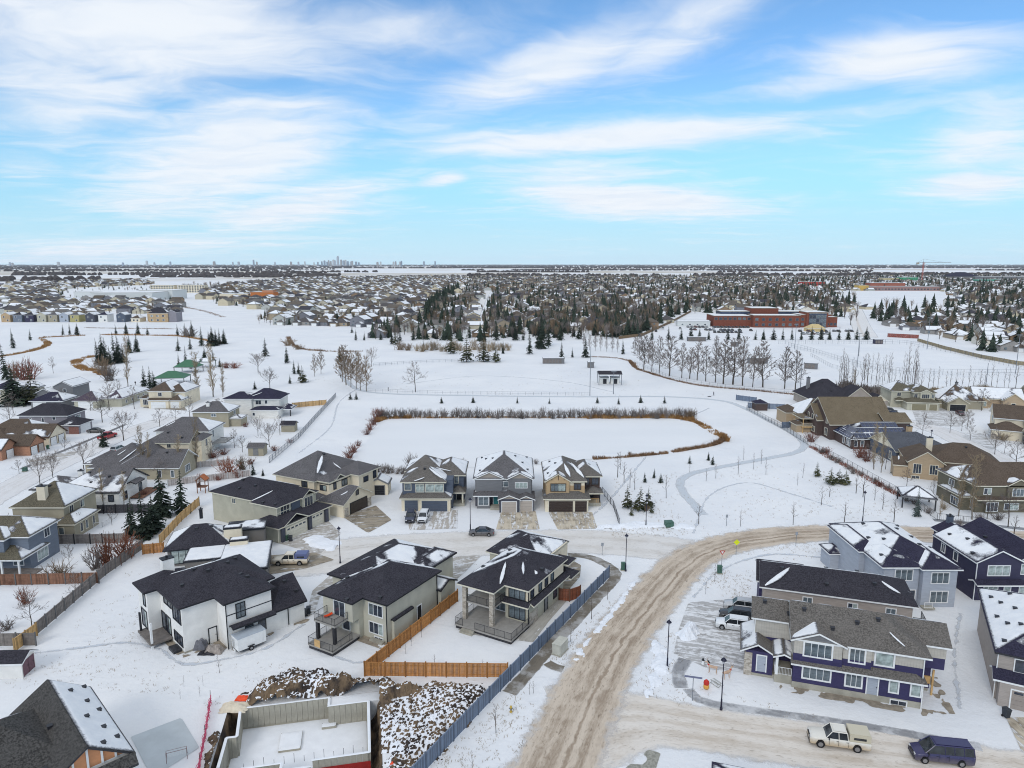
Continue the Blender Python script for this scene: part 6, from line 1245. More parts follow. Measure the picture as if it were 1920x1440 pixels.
vehicle('suv', 'dark blue car parked on the driveway of the slate-blue house', G(770, 975), R(92), paint('darkblue', lin(58, 64, 84)))
vehicle('suv', 'white car parked on the snowy driveway of the slate-blue house', G(794, 975), R(88), paint('white', (0, 0, 0)))
vehicle('pickup', 'red pickup parked on the left residential street', G(202, 822), R(-100), paint('red', lin(176, 46, 52)))
vehicle('sedan', 'black car parked in front of the mauve-grey house garage', G(180, 811), R(184), paint('black', (0, 0, 0)))
vehicle('suv', 'pale grey car half hidden behind the long bungalow roof', G(222, 846), R(-94), paint('silver', (0, 0, 0)))
vehicle('suv', 'dark car parked at the snow bank left of the sage garage house', G(1668, 774), R(150), paint('black', (0, 0, 0)))
vehicle('sedan', 'navy car parked nose to the street left of the sage garage house', G(1677, 779), R(150), paint('darkblue', (0, 0, 0)))
vehicle('sedan', 'small dark car in the driveway of the snow-buried bungalow', G(1800, 778), R(75), paint('maroon', lin(84, 44, 54)))

# cargo trailer
c = thing('cargo_trailer', 'white boxy cargo trailer parked against the white stucco house', 'trailer', at(G(345, 1228), 45, 6.9, -4.1), R(45))
mb = MB(); mb.box(-1.9, -.95, .45, 1.9, .95, 2.1); mb.obj('body', plain('trailer_white', lin(228, 228, 226), .35, .05), c); mb = MB(); mb.box(-1.93, -.98, 2.102, 1.93, .98, 2.17); mb.obj('roof', plain('trailer_roof', lin(176, 184, 192), .5, .05), c)
mb = MB(); mb.tube((1.9, 0, .5), (2.9, 0, .5), .05, .05, 5); mb.obj('hitch', M_DARK, c); mb = MB(); mb.box(-1.93, -.97, .4, 1.93, .97, .448); mb.obj('frame', M_DARK, c)
mb = MB(); mb.box(-1.9, -.0, 0, -1.86, .8, 1.7); mb.box(.9, -.97, .65, 1.5, -.945, 1.95); mb.obj('door', M_WHITE, c)
for s in (-1, 1):
    mb = MB(); mb.tube((-.2, s * .97 - .12, .33), (-.2, s * .97 + .12, .33), .33, .33, 14, cap=True); w_ = mb.obj('wheel', M_TYRE, c); mb = MB(); mb.tube((-.2, s * .97 - .13, .33), (-.2, s * .97 + .13, .33), .18, .18, 10, cap=True); mb.obj('rim', M_RIM, w_); mb = MB(); mb.box(-.65, s * 1.05 - .12, .68, .25, s * 1.05 + .12, .74); mb.obj('fender', M_DARK, c)

# ---------------------------------------------------------------- street lamps, poles and signs
M_LPOLE = plain('lamp_pole', lin(38, 38, 56), .45, .12); M_LENS = plain('lamp_lens', lin(170, 170, 175), .3, .05)
def lamp(px, label, h=6.5):
    l = thing('street_lamp', label, 'street lamp', G(*px), 0, 'black lantern street lamps')
    mb = MB(); mb.rev([(.0, 0), (.17, 0), (.17, .25), (.11, .35), (.10, 1.3), (.07, 1.4), (.055, h - .75), (0, h - .75)], 8); mb.obj('pole', M_LPOLE, l)
    mb = MB(); mb.rev([(.0, h - .76), (.1, h - .75), (.17, h - .55), (.2, h - .35)], 8); mb.obj('lens', M_LENS, l)
    mb = MB(); mb.rev([(.34, h - .36), (.32, h - .3), (.16, h - .12), (.06, h - .05), (.03, h + .12), (0, h + .12)], 8); mb.rev([(.34, h - .36), (0, h - .36)], 8); mb.obj('cap', M_LPOLE, l)
for px, l in (((638, 1056), 'black lantern street lamp behind the sage-grey house by the cul-de-sac'), ((1173, 1071), 'black lantern street lamp at the corner by the curved sidewalk'), ((1251, 1252), 'black lantern street lamp inside the bend of the sanded road'),
              ((1352, 1331), 'black lantern street lamp nearest the decorated lawn'), ((882, 995), 'black lantern street lamp beside the dark grey sedan'), ((1211, 987), 'black lantern street lamp among the young pines'),
              ((1617, 980), 'black lantern street lamp above the pale blue house'), ((1743, 850), 'black lantern street lamp behind the chimney of the tan stucco house')): lamp(px, l)
def pole(px, h, label, r=.12, arm=0, name='light_pole', cat='pole', group=None):
    l = thing(name, label, cat, G(*px), 0, group); mb = MB(); mb.tube((0, 0, 0), (0, 0, h), r, r * .6, 6); mb.obj('mast', M_STEEL, l)
    if arm: mb = MB(); mb.box(-arm, -.1, h - .3, arm, .1, h); mb.obj('crossarm', M_STEEL, l)
for px, h, l, a in (((1607, 689), 17, 'tall floodlight pole at the near edge of the right sports field', 1.2), ((1106, 742), 19, 'tall thin mast standing left of the batting shelter', 0), ((1150, 739), 9, 'shorter pole directly in front of the batting shelter', 1.0), ((1490, 655), 15, 'floodlight pole at the far left corner of the sports field', 1.2),
                    ((1904, 700), 18, 'floodlight pole at the right end of the sports field', 1.2), ((1738, 655), 19, 'floodlight pole by the far fence of the sports field', 1.2), ((1500, 737), 14, 'pole in front of the last bare poplar', 0), ((1848, 726), 10, 'pole rising above the hedge behind the tan gabled bungalow', 0), ((1610, 668), 8, 'short pole beside the field fence', 0)): pole(px, h, l, .16, a)
def sign(px, h, label, kind, name='road_sign'):
    l = thing(name, label, 'sign', G(*px)); mb = MB(); mb.tube((0, 0, 0), (0, 0, h), .045, .045, 5); mb.obj('post', M_STEEL, l); mb = MB()
    if kind == 'diamond': mb.box(-.38, -.02, -.38, .38, .02, .38); o = mb.obj('plate', plain('sign_yellow', lin(214, 220, 40), .5, .03), l, (0, -.06, h)); o.rotation_euler = (0, R(45), 0)
    elif kind == 'tri':
        mb.poly([(0, -.02, -.45), (.5, -.02, .35), (-.5, -.02, .35)]); mb.poly([(-.5, .02, .35), (.5, .02, .35), (0, .02, -.45)]); mb.obj('plate', plain('sign_red', lin(190, 70, 60), .5, .03), l, (0, -.05, h))
        mb = MB(); mb.poly([(0, -.03, -.2), (.26, -.03, .22), (-.26, -.03, .22)]); mb.obj('panel', M_WHITE, l, (0, -.06, h))
    elif kind == 'blade': mb.box(-1.0, -.02, 0, 1.0, .02, .22); mb.obj('plate', plain('sign_grey', lin(112, 116, 140), .5, .05), l, (0, 0, h), R(-14))
    else: mb.box(-.22, -.02, -.3, .22, .02, .3); mb.obj('plate', plain('sign_back', lin(150, 154, 160), .5, .05), l, (0, -.05, h))
sign((1380, 1040), 2.3, 'yellow diamond warning sign inside the road bend', 'diamond'); sign((1353, 1060), 2.3, 'triangular yield sign at the inside of the road bend', 'tri'); sign((1298, 1314), 2.9, 'T-shaped grey street name sign on the corner by the decorated lawn', 'blade')
sign((1129, 1041), 2.0, 'thin sign post at the sidewalk corner across from the tan house', 'x'); sign((1492, 1024), 2.4, 'small sign post beside the sanded road right of the warning sign', 'x'); sign((1362, 986), 2.0, 'leaning marker post at the far kerb of the street', 'x')

# ---------------------------------------------------------------- utility boxes, hydrant, bins
M_UGREEN = plain('utility_green', lin(74, 104, 92), .6, .12); M_UPALE = plain('utility_pale', lin(186, 184, 172), .6, .08)
def cabinet(px, w, d_, h, label, mat, rot=0, name='utility_box'):
    c = thing(name, label, 'utility box', G(*px), R(rot)); mb = MB(); mb.box(-w / 2, -d_ / 2, .12, w / 2, d_ / 2, h); mb.obj('body', mat, c); mb = MB(); mb.box(-w / 2 - .1, -d_ / 2 - .1, 0, w / 2 + .1, d_ / 2 + .1, .118); mb.obj('plinth', M_CONC, c)
    mb = MB(); mb.box(-w / 2 - .04, -d_ / 2 - .04, h + .002, w / 2 + .04, d_ / 2 + .04, h + .07); mb.obj('lid', mat, c); mb = MB(); mb.box(-w / 2 + .08, -d_ / 2 - .03, .25, -.03, -d_ / 2 - .002, h - .1); mb.box(.03, -d_ / 2 - .03, .25, w / 2 - .08, -d_ / 2 - .002, h - .1); mb.obj('door', mat, c)
cabinet((1050, 1222), 1.2, 2.2, 1.5, 'pale utility cabinet on the boulevard beside the bare sidewalk', M_UPALE, -30); cabinet((1254, 988), 1.5, 1.3, 1.1, 'green transformer box by the walking path entrance', M_UGREEN, 8); cabinet((1168, 1069), .6, .5, 1.3, 'dark green pedestal beside the corner street lamp', M_UGREEN, 0); cabinet((1349, 1075), .7, .6, 1.3, 'small green pedestal inside the bend below the yield sign', M_UGREEN, 0); cabinet((47, 884), .9, .8, 1.0, 'small green box by the left street', M_UGREEN, 0)
c = thing('fire_hydrant', 'yellow and grey fire hydrant on the snowy boulevard', 'hydrant', G(958, 1335)); mb = MB(); mb.rev([(.0, 0), (.17, 0), (.17, .08), (.12, .1), (.12, .55), (.16, .58), (.16, .64), (.1, .76), (0, .8)], 10); mb.obj('barrel', plain('hydrant_yellow', lin(190, 160, 80), .6, .1), c)
mb = MB(); mb.tube((-.24, 0, .45), (.24, 0, .45), .07, .07, 8, cap=True); mb.tube((0, -.24, .42), (0, 0, .42), .08, .08, 8, cap=True); mb.obj('outlet', M_STEEL, c)
def bin_(px, label, col, rot=0):
    c = thing('wheelie_bin', label, 'bin', G(*px), R(rot)); mb = MB()
    loft(mb, [[(-.24, -.28, .1), (.24, -.28, .1), (.24, .28, .1), (-.24, .28, .1), (-.24, -.28, .1)], [(-.3, -.36, 1.02), (.3, -.36, 1.02), (.3, .36, 1.02), (-.3, .36, 1.02), (-.3, -.36, 1.02)]]); mb.obj('body', col, c); mb = MB(); mb.box(-.32, -.38, 1.03, .32, .4, 1.1); mb.obj('lid', col, c)
    for s in (-1, 1): mb = MB(); mb.tube((s * .26, .22, .12), (s * .32, .22, .12), .12, .12, 8, cap=True); mb.obj('wheel', M_TYRE, c)
BG_, BK_ = plain('bin_green', lin(70, 104, 84), .5, .1), plain('bin_black', lin(56, 60, 66), .5, .1)
for px, l, m_ in (((537, 1014), 'green wheelie bin left of a black one at the sage house garage', BG_), ((545, 1015), 'black wheelie bin beside the green one at the sage house', BK_), ((571, 1156), 'black wheelie bin leaning on the white house garage, left one', BK_), ((579, 1151), 'black wheelie bin at the white house garage, right one', BK_),
                  ((1886, 1345), 'dark wheelie bin at the garage of the house cut off by the right edge', BK_), ((488, 1076), 'dark green wheelie bin beside the low snow-covered garage', BG_), ((90, 842), 'teal wheelie bin by the yellow-cream garage gable', BG_), ((1411, 1159), 'black wheelie bin beside the three parked cars', BK_)): bin_(px, l, m_, random.uniform(-20, 20))

# ---------------------------------------------------------------- things lying about the building sites and yards
def tarp(px, sx, sy, sz, label, mat, seed, name='tarp'):
    mb = MB(); n = 12
    for j in range(n + 1):
        for i in range(n + 1):
            u, v = i / n * 2 - 1, j / n * 2 - 1; e = max(0, 1 - max(abs(u), abs(v)) ** 2); z = sz * e ** .6 * (.7 + .6 * mnoise.noise((u * 1.7 + seed, v * 1.7, seed))) + .06 * mnoise.noise((u * 5, v * 5, seed))
            mb.v.append((u * sx / 2 * (1 + .2 * mnoise.noise((v * 2, seed, 0))), v * sy / 2 * (1 + .2 * mnoise.noise((u * 2, seed, 4))), max(.01, z)))
    for j in range(n):
        for i in range(n): a = j * (n + 1) + i; mb.f.append((a, a + 1, a + n + 2, a + n + 1)); mb.m.append(0)
    tag(mb.obj(name, mat, None, (*G(*px), .02)), label, 'tarp')
tarp((376, 1215), 1.8, 1.4, 1.7, 'grey tarp tented against the white stucco wall', plain('grey_tarp', lin(104, 104, 110), .5, .2, 2), 3); tarp((402, 1222), 2.4, 1.4, 1.2, 'dirty clear plastic sheet heaped beside the grey tarp', plain('plastic', lin(150, 140, 132), .35, .25, 3), 9); tarp((388, 1226), 2.2, .9, .5, 'black plastic rolled on the ground by the white house', plain('black_plastic', lin(38, 38, 44), .35, .2, 3), 15)
tarp((457, 1311), 1.8, .9, .6, 'orange tarp folded over the end of the dirt heap', plain('orange_tarp', lin(232, 82, 44), .5, .12, 2), 21); tarp((440, 1328), 3.2, 1.8, .7, 'cream insulated tarp crumpled at the pit corner', plain('cream_tarp', lin(214, 202, 180), .6, .1, 2), 27); tarp((738, 1436), .9, .8, .45, 'small orange bundle lying in the rough earth near the bottom edge', plain('orange_tarp', (0, 0, 0)), 33)
# ladder-like formwork leaning by the white house, hockey net, lawn figures
g = thing('hockey_net', 'small hockey goal frame standing on the grey ice rink', 'hockey net', G(332, 1428), R(24)); mb = MB()
for s in (-.95, .95): mb.tube((s, 0, 0), (s, 0, 1.2), .03, .03, 5); mb.tube((s, 0, 1.2), (s, .4, 1.2), .025, .025, 5); mb.tube((s, .4, 1.2), (s, .9, 0), .025, .025, 5); mb.tube((s, 0, 0), (s, .9, 0), .025, .025, 5)
mb.tube((-.95, 0, 1.2), (.95, 0, 1.2), .03, .03, 5); mb.tube((-.95, .9, 0), (.95, .9, 0), .025, .025, 5); mb.tube((-.95, .4, 1.2), (.95, .4, 1.2), .02, .02, 5); mb.obj('frame', plain('net_frame', lin(140, 120, 118), .5, .1), g)
mb = MB()
for i in range(13):
    x = -.95 + 1.9 * i / 12; mb.tube((x, .4, 1.2), (x, .9, 0), .006, .006, 3)
for k in range(7): mb.tube((-.95, .4 + .5 * k / 6, 1.2 - 1.2 * k / 6), (.95, .4 + .5 * k / 6, 1.2 - 1.2 * k / 6), .006, .006, 3)
mb.obj('netting', M_WHITE, g)
def deer(px, label, rot, sc=1.0):
    g = thing('lawn_deer', label, 'lawn ornament', G(*px), R(rot)); W_ = plain('wicker', lin(196, 166, 142), .7, .15)
    mb = MB()
    for (a, b_) in (((-.45, .12), (-.5, 0)), ((-.42, -.12), (-.4, 0)), ((.4, .12), (.45, 0)), ((.42, -.12), (.38, 0))): mb.tube((a[0], a[1], .75 * sc), (b_[0], a[1], 0), .05, .03, 5); m_ = mb
    mb.obj('leg', W_, g); mb = MB(); mb.tube((-.55, 0, .85 * sc), (.0, 0, .82 * sc), .15, .19, 7, cap=True); mb.tube((.0, 0, .82 * sc), (.5, 0, .92 * sc), .19, .16, 7, cap=True); mb.tube((.42, 0, .95 * sc), (.72, 0, 1.4 * sc), .12, .08, 6); mb.tube((.66, 0, 1.42 * sc), (.98, 0, 1.34 * sc), .09, .05, 6, cap=True); mb.tube((-.55, 0, .9 * sc), (-.68, 0, .98 * sc), .04, .02, 4); mb.obj('body', W_, g)
    mb = MB()
    for s in (-1, 1): mb.tube((.7, s * .05, 1.5 * sc), (.62, s * .25, 1.85 * sc), .025, .015, 4); mb.tube((.66, s * .15, 1.68 * sc), (.82, s * .22, 1.85 * sc), .02, .012, 4)
    mb.obj('antler', plain('antler', lin(120, 90, 66), .7, .1), g); mb = MB(); mb.tube((.5, 0, 1.02 * sc), (.58, 0, 1.16 * sc), .14, .12, 7); mb.obj('scarf', plain('red_scarf', lin(190, 60, 60), .7, .1), g)
deer((1336, 1262), 'wicker lawn deer with red scarf, left of the decorated lawn pair', 160); deer((1362, 1272), 'wicker lawn deer standing behind the nearest lamp post', 20)
g = thing('lawn_figure', 'small red and yellow lawn figure on the decorated lawn', 'lawn ornament', G(1324, 1291)); mb = MB(); mb.rev([(0, 0), (.28, .02), (.36, .25), (.33, .5), (.2, .62), (0, .63)], 10); mb.obj('body', plain('figure_yellow', lin(216, 160, 80), .5, .12, 4), g, smooth=True)
mb = MB(); mb.rev([(.3, .56), (.36, .75), (.3, .98), (.14, 1.14), (0, 1.16)], 10); mb.obj('hood', plain('figure_red', lin(196, 52, 44), .5, .12), g, smooth=True)
for px, l in (((1318, 1246), 'little snowman with a black hat, left of two at the driveway edge'), ((1328, 1250), 'little snowman with a black hat, right of two at the driveway edge')):
    g = thing('snowman', l, 'snowman', G(*px)); mb = MB(); mb.rev([(0, 0), (.2, .02), (.24, .18), (.14, .34), (.17, .46), (.12, .6), (0, .64)], 9); mb.obj('body', M_WHITE, g, smooth=True); mb = MB(); mb.rev([(.2, .6), (.2, .63), (.11, .64), (.11, .82), (0, .82)], 9); mb.obj('hat', M_BLACK, g)
g = thing('light_sled', 'wire-framed decorative sled lying on the snowy lawn', 'lawn ornament', G(1343, 1284), R(-60)); mb = MB()
for s in (-.3, .3):
    mb.tube((-.7, s, .06), (.6, s, .06), .03, .03, 4); mb.tube((.6, s, .06), (.85, s, .35), .03, .03, 4); mb.tube((-.5, s, .06), (-.5, s, .4), .025, .025, 4); mb.tube((.4, s, .06), (.4, s, .4), .025, .025, 4); mb.tube((-.7, s, .4), (.6, s, .4), .03, .03, 4)
for i in range(6): mb.tube((-.65 + .23 * i, -.3, .4), (-.65 + .23 * i, .3, .4), .025, .025, 4)
mb.obj('frame', plain('sled_frame', lin(140, 140, 130), .6, .1), g)
# covered garden gazebo on the right, dark shed, park shelters
def shelter(px, w, d_, h, label, rmat, rot=0, walls=None, snow=None, name='gazebo', p=.5, ends='hh', post=None, cat='gazebo'):
    h_ = House(name, label, G(*px), rot, walls or M_WHITE, rmat, M_GREYT, cat=cat)
    if walls: h_.vol(-w / 2, 0, w / 2, d_, 0, h, ends, 'x', p, .3, snow=snow)
    else:
        h_.roofon(-w / 2, 0, w / 2, d_, h, ends, 'x', p, .3, snow=snow)
        for x in (-w / 2, w / 2):
            for y in (.1, d_ - .1): h_.box('post', x - .12, y - .12, 0, x + .12, y + .12, h, post or M_DARK)
    return h_.done()
shelter((1722, 955), 6, 6, 2.6, 'snow-topped garden pavilion on dark posts behind the black metal fence', RF_BLACK, -20, snow={'*': .95}); shelter((1428, 770), 4, 4, 2.6, 'small dark shed between the blue-grey fences', RF_DBLUE, 0, SD_BROWN, {'*': .1}, 'shed', cat='shed')
GB0 = None
RG = plain('green_roof', lin(70, 112, 86), .6, .1, 1.5); MGW = plain('green_wall', lin(60, 96, 76), .6, .1)
shelter((317, 722), 12, 9, 3, 'wide green-roofed park shelter behind the cream three-garage house', RG, 8, snow={'*': .0}); shelter((347, 700), 10, 8, 3, 'smaller green-roofed park shelter with pointed dark top', RG, 0, snow={'*': .0}, p=.7); shelter((380, 690), 8, 6, 3, 'little green gazebo with white lattice farther along the park', MGW, 0, snow={'F': .8, '*': .9}, ends='gg', post=MGW)
shelter((1144, 722), 9.4, 6, 4.6, 'grey batting shelter with open front on the snowy field', RF_BLACK, 0, snow={'F': .02, '*': .6}, ends='gg', p=.3, name='batting_shelter', post=M_STEEL, cat='shelter')
h_ = House('dugout', 'white block huts with dark doorways under the batting shelter', G(1144, 720), 0, SD_WHITE, RF_GREY, M_GREYT, cat='dugout')
for x in (-4.1, .4): h_.vol(x, .6, x + 3.6, 4, 0, 2.6, 'flat', oh=.1); h_.garage('F', .6, x + 1.9, 1.3, 2.0, M_BLACK)
h_.done()
for px, w, l, rot in (((1038, 682), 11, 'long low grey dugout at the far side of the snowy field', 0), ((1307, 640), 12, 'long low dugout below the school parking lot', 0), ((1376, 650), 4, 'short dugout on the slope below the school', -30), ((1422, 682), 9.5, 'long grey bench shelter between the bare poplars', 0), ((1520, 692), 6, 'grey slatted bench shelter right of the poplars', -25), ((1108, 690), 3, 'small scoreboard hut left of the batting shelter', 0), ((1648, 645), 5, 'dark blue scoreboard at the far side of the sports field', 0)):
    h_ = House('dugout', l, G(*px), rot, SD_GREY if 'blue' not in l else SD_NAVY, RF_GREY, M_GREYT, cat='dugout'); h_.vol(-w / 2, 0, w / 2, 3, 0, 2.6, 'flat', oh=.2, snow={'F': .9})
    for i in range(int(w / 1.6)): h_.box('board', -w / 2 + .2 + i * 1.6, -.06, .3, -w / 2 + 1.5 + i * 1.6, .0, 2.3, M_GREYW)
    h_.done()
h_ = House('shed', 'grey-roofed tan garden shed by the chain-link fence, nearest one', G(480, 855), 0, ST_OLIVE, RF_GREY, M_GREYT, cat='shed'); h_.vol(-2, 0, 2, 3, 0, 2.4, 'gg', 'x', .5, .3, snow={'*': .1}); h_.door('F', 0, 0, .1, 1.1, 1.9, M_GREYT); h_.done()
h_ = House('shed', 'dark-roofed tan garden shed by the chain-link fence, farther one', G(540, 810), 0, ST_OLIVE, RF_BLACK, M_GREYT, cat='shed'); h_.vol(-2, 0, 2, 3, 0, 2.3, 'gg', 'x', .5, .3, snow={'*': .1}); h_.done()
h_ = House('playhouse', 'orange-brown wooden play tower behind the big spruces', G(378, 925), 0, M_BROWNW, plain('orange_ply', lin(176, 104, 64), .7, .15), M_BROWNW, cat='play tower')
for x in (-.9, .9):
    for y in (0, 1.6): h_.box('post', x - .07, y - .07, 0, x + .07, y + .07, 3.2, M_BROWNW)
h_.box('platform', -.95, -.05, 1.3, .95, 1.65, 1.4, M_BROWNW); h_.roofon(-1, -.1, 1, 1.7, 3.0, 'gg', 'y', .9, .15, snow={'*': 0}); h_.box('side_panel', -.92, -.03, 1.4, -.87, 1.63, 2.2, M_BROWNW); h_.done()

# ---------------------------------------------------------------- people walking in the park
def person(px, label, rot, coat, legs, stride=.25):
    me = bpy.data.meshes.new('person'); V = [(0, 0, .95), (0, 0, 1.2), (0, 0, 1.42), (0, 0, 1.52), (0, .02, 1.66), (.17, 0, 1.4), (.23, .05, 1.12), (.22, .16, .9), (-.17, 0, 1.4), (-.23, -.05, 1.12), (-.22, .05, .9), (.1, 0, .9), (.11, stride * .4, .5), (.11, stride * .3, .06), (.11, stride * .3 + .14, .05), (-.1, 0, .9), (-.11, -stride * .2, .5), (-.11, -stride, .08), (-.11, -stride + .14, .05)]
    E_ = [(0, 1), (1, 2), (2, 3), (3, 4), (2, 5), (5, 6), (6, 7), (2, 8), (8, 9), (9, 10), (0, 11), (11, 12), (12, 13), (13, 14), (0, 15), (15, 16), (16, 17), (17, 18)]
    me.from_pydata(V, E_, []); o = place(me, 'person', None, (*G(*px), 0), R(rot)); sk_ = o.modifiers.new('Skin', 'SKIN'); rad = [.17, .17, .17, .07, .12, .09, .07, .05, .09, .07, .05, .11, .08, .06, .045, .11, .08, .06, .045]
    for v, r in zip(me.skin_vertices[0].data, rad): v.radius = (r, r * .85)
    me.skin_vertices[0].data[0].use_root = True; o.modifiers.new('Subd', 'SUBSURF').levels = 1
    m, t, b = newmat('clothes'); z = t.sep(opos(t))[2]; t.put(b.inputs['Base Color'], t.mix(t.ramp(z, 1.5, 1.54), t.mix(t.ramp(z, .86, .9), legs, coat), lin(150, 112, 92))); b.inputs['Roughness'].default_value = .8; me.materials.append(m); tag(o, label, 'person')
person((254, 722), 'person in dark clothes standing at the edge of the left snowfield', 30, (.02, .02, .025), (.02, .02, .03)); person((728, 733), 'person in dark coat walking along the field fence', 80, (.02, .02, .025), (.03, .03, .04)); person((1338, 742), 'person in dark clothes pulling a sled on the park path', -90, (.03, .03, .05), (.02, .02, .03)); person((639, 709), 'person in black walking beside the bare birches', 10, (.015, .015, .02), (.02, .02, .03))
g = thing('sled', 'small dark sled behind the walking person on the park path', 'sled', G(1330, 744)); mb = MB(); mb.box(-.6, -.25, .12, .6, .25, .2); mb.tube((.6, -.2, .16), (.85, -.2, .35), .03, .03, 4); mb.tube((.6, .2, .16), (.85, .2, .35), .03, .03, 4); mb.box(-.6, -.25, 0, .5, -.2, .118); mb.box(-.6, .2, 0, .5, .25, .118); mb.obj('deck', M_DARK, g)
# ---------------------------------------------------------------- trees and shrubs
def leafmat(name, a, z, sc=1.2, rnd=.3):
    m, t, b = newmat(name); p = opos(t)
    col = t.mix(t.ramp(t.noise(p, sc, 4, .7), .3, .7), a, z)
    col = t.mix(1.0, col, t.mix(orand(t), (1 - rnd,) * 3, (1 + rnd,) * 3), 'MULTIPLY')
    t.put(b.inputs['Base Color'], col); b.inputs['Roughness'].default_value = .85; b.inputs['Specular IOR Level'].default_value = .1
    return m
M_NEEDLE = leafmat('needles', (.018, .028, .024), (.06, .078, .052)); M_PINE = leafmat('pine_needles', (.045, .055, .03), (.125, .12, .062)); M_BLUESP = leafmat('blue_needles', (.045, .062, .06), (.12, .145, .13))
M_BARK = plain('bark', (.085, .07, .06), .9, .3, 3); M_TWIG = leafmat('twigs', (.15, .125, .115), (.25, .215, .195), .6); M_TWIGB = leafmat('brown_twigs', (.16, .115, .075), (.27, .2, .14), .6); M_TWIGR = leafmat('red_twigs', (.15, .065, .05), (.26, .11, .08), 1.0)
M_TWIGT = leafmat('tan_twigs', (.26, .2, .13), (.38, .3, .2), .6); M_TRUNKP = plain('pale_trunk', (.24, .215, .19), .85, .25, 2); M_RUST = leafmat('rust_leaves', (.16, .07, .045), (.30, .12, .075), 2)
def rv(r, s=1.0): return Vector((r.gauss(0, s), r.gauss(0, s), r.gauss(0, s)))
def conifer(seed, wide=.2, layers=17, gap=.0, droop=.35, bl=9):
    """unit-height spruce: trunk, and whorls of drooping sprays with gaps between them"""
    r = random.Random(seed); tr = MB(); tr.tube((0, 0, 0), (0, 0, .93), .016, .003, 6); cr = MB()
    for i in range(layers):
        k = i / (layers - 1); z = .07 + .9 * k ** .93; L = wide * (1 - k) ** .85 * r.uniform(.8, 1.15) + .014; n = max(4, int(bl * (1 - .55 * k)))
        for j in range(n):
            if r.random() < gap: continue
            w = 2 * math.pi * (j + r.random() * .8) / n + i; l = L * r.uniform(.65, 1.2); d_ = Vector((math.cos(w), math.sin(w), 0)); s = Vector((-d_.y, d_.x, 0)); zz = z + r.uniform(-.012, .012)
            a = Vector((0, 0, zz + l * .22)); tip = d_ * l + Vector((0, 0, zz - l * droop * r.uniform(.5, 1.3))); mid = a.lerp(tip, .55) + Vector((0, 0, l * .1)); hw = l * r.uniform(.22, .34)
            cr.poly([a, mid + s * hw - Vector((0, 0, hw * .5)), tip, mid]); cr.poly([a, mid, tip, mid - s * hw - Vector((0, 0, hw * .5))])
            for q in (.45, .8):                                             # hanging side sprays give the ragged edge
                b_ = a.lerp(tip, q); e = b_ + (d_ * .35 + s * r.choice((-1, 1)) * r.uniform(.5, .9)) * l * .42 - Vector((0, 0, l * r.uniform(.15, .35))); cr.poly([b_, b_ + d_ * l * .16, e])
    cr.poly([(.008, 0, .9), (-.008, .008, .9), (0, 0, 1.0)]); cr.poly([(-.008, -.008, .9), (.008, 0, .9), (0, 0, 1.0)])
    return tr, cr
def bare(seed, kind='bare'):
    """unit-height leafless tree grown branch by branch"""
    r = random.Random(seed); tr = MB(); cr = MB()
    P = {'bare': (.26, .95, .42, 12, 7, 5), 'poplar': (.15, .72, .33, 26, 7, 5), 'column': (.08, .25, .34, 22, 5, 4), 'sapling': (.35, .8, .22, 10, 3, 0), 'vase': (.2, .55, .62, 9, 8, 5)}[kind]
    z0, ang, ln, n1, n2, n3 = P; thin = .003 if kind != 'sapling' else .005
    tr.tube((0, 0, 0), (0, 0, z0), .0135, .011, 6)
    top = 1.0 if kind not in ('vase',) else .62; pts = [Vector((0, 0, z0))]; n = 5
    for i in range(n): pts.append(Vector((r.gauss(0, .012), r.gauss(0, .012), z0 + (top - z0) * (i + 1) / n)))
    for i in range(n): tr.tube(pts[i], pts[i + 1], .011 * (1 - i / n) + .002, .011 * (1 - (i + 1) / n) + .002, 5)
    def tw(a, d_, l, rad, lev):
        b_ = a + d_ * l * .55; d2 = (d_ + rv(r, .14) + Vector((0, 0, .12))).normalized(); c = b_ + d2 * l * .45
        cr.tube(a, b_, rad, rad * .7, 3); cr.tube(b_, c, rad * .7, rad * .3, 3)
        k = (n2, n3, 0)[lev]
        for i in range(k):
            q = r.uniform(.25, 1.0); p = a.lerp(b_, q / .55) if q < .55 else b_.lerp(c, (q - .55) / .45); dd = (d_ * .75 + rv(r, .45) + Vector((0, 0, .25))).normalized()
            tw(p, dd, l * r.uniform(.35, .6) * (1.15 - q * .4), max(rad * .55, thin), lev + 1)
    for i in range(n1):
        k = (i + .5) / n1; z = z0 * .9 + (top * .97 - z0 * .9) * k; w = i * 2.4 + r.random(); i0 = min(n - 1, int((z - z0) / (top - z0) * n)) if z > z0 else 0
        a_ = ang * (1.15 - .5 * k) * r.uniform(.8, 1.2); d_ = Vector((math.cos(w) * math.sin(a_), math.sin(w) * math.sin(a_), math.cos(a_)))
        prof = (1 - .75 * k) if kind in ('bare', 'poplar') else (.75 if kind == 'column' else 1 - .5 * k)
        if kind == 'poplar': prof *= min(1, .5 + k * 3)
        tw(Vector((0, 0, z)), d_, ln * prof * r.uniform(.8, 1.15), .006 * (1 - .5 * k), 0)
    return tr, cr
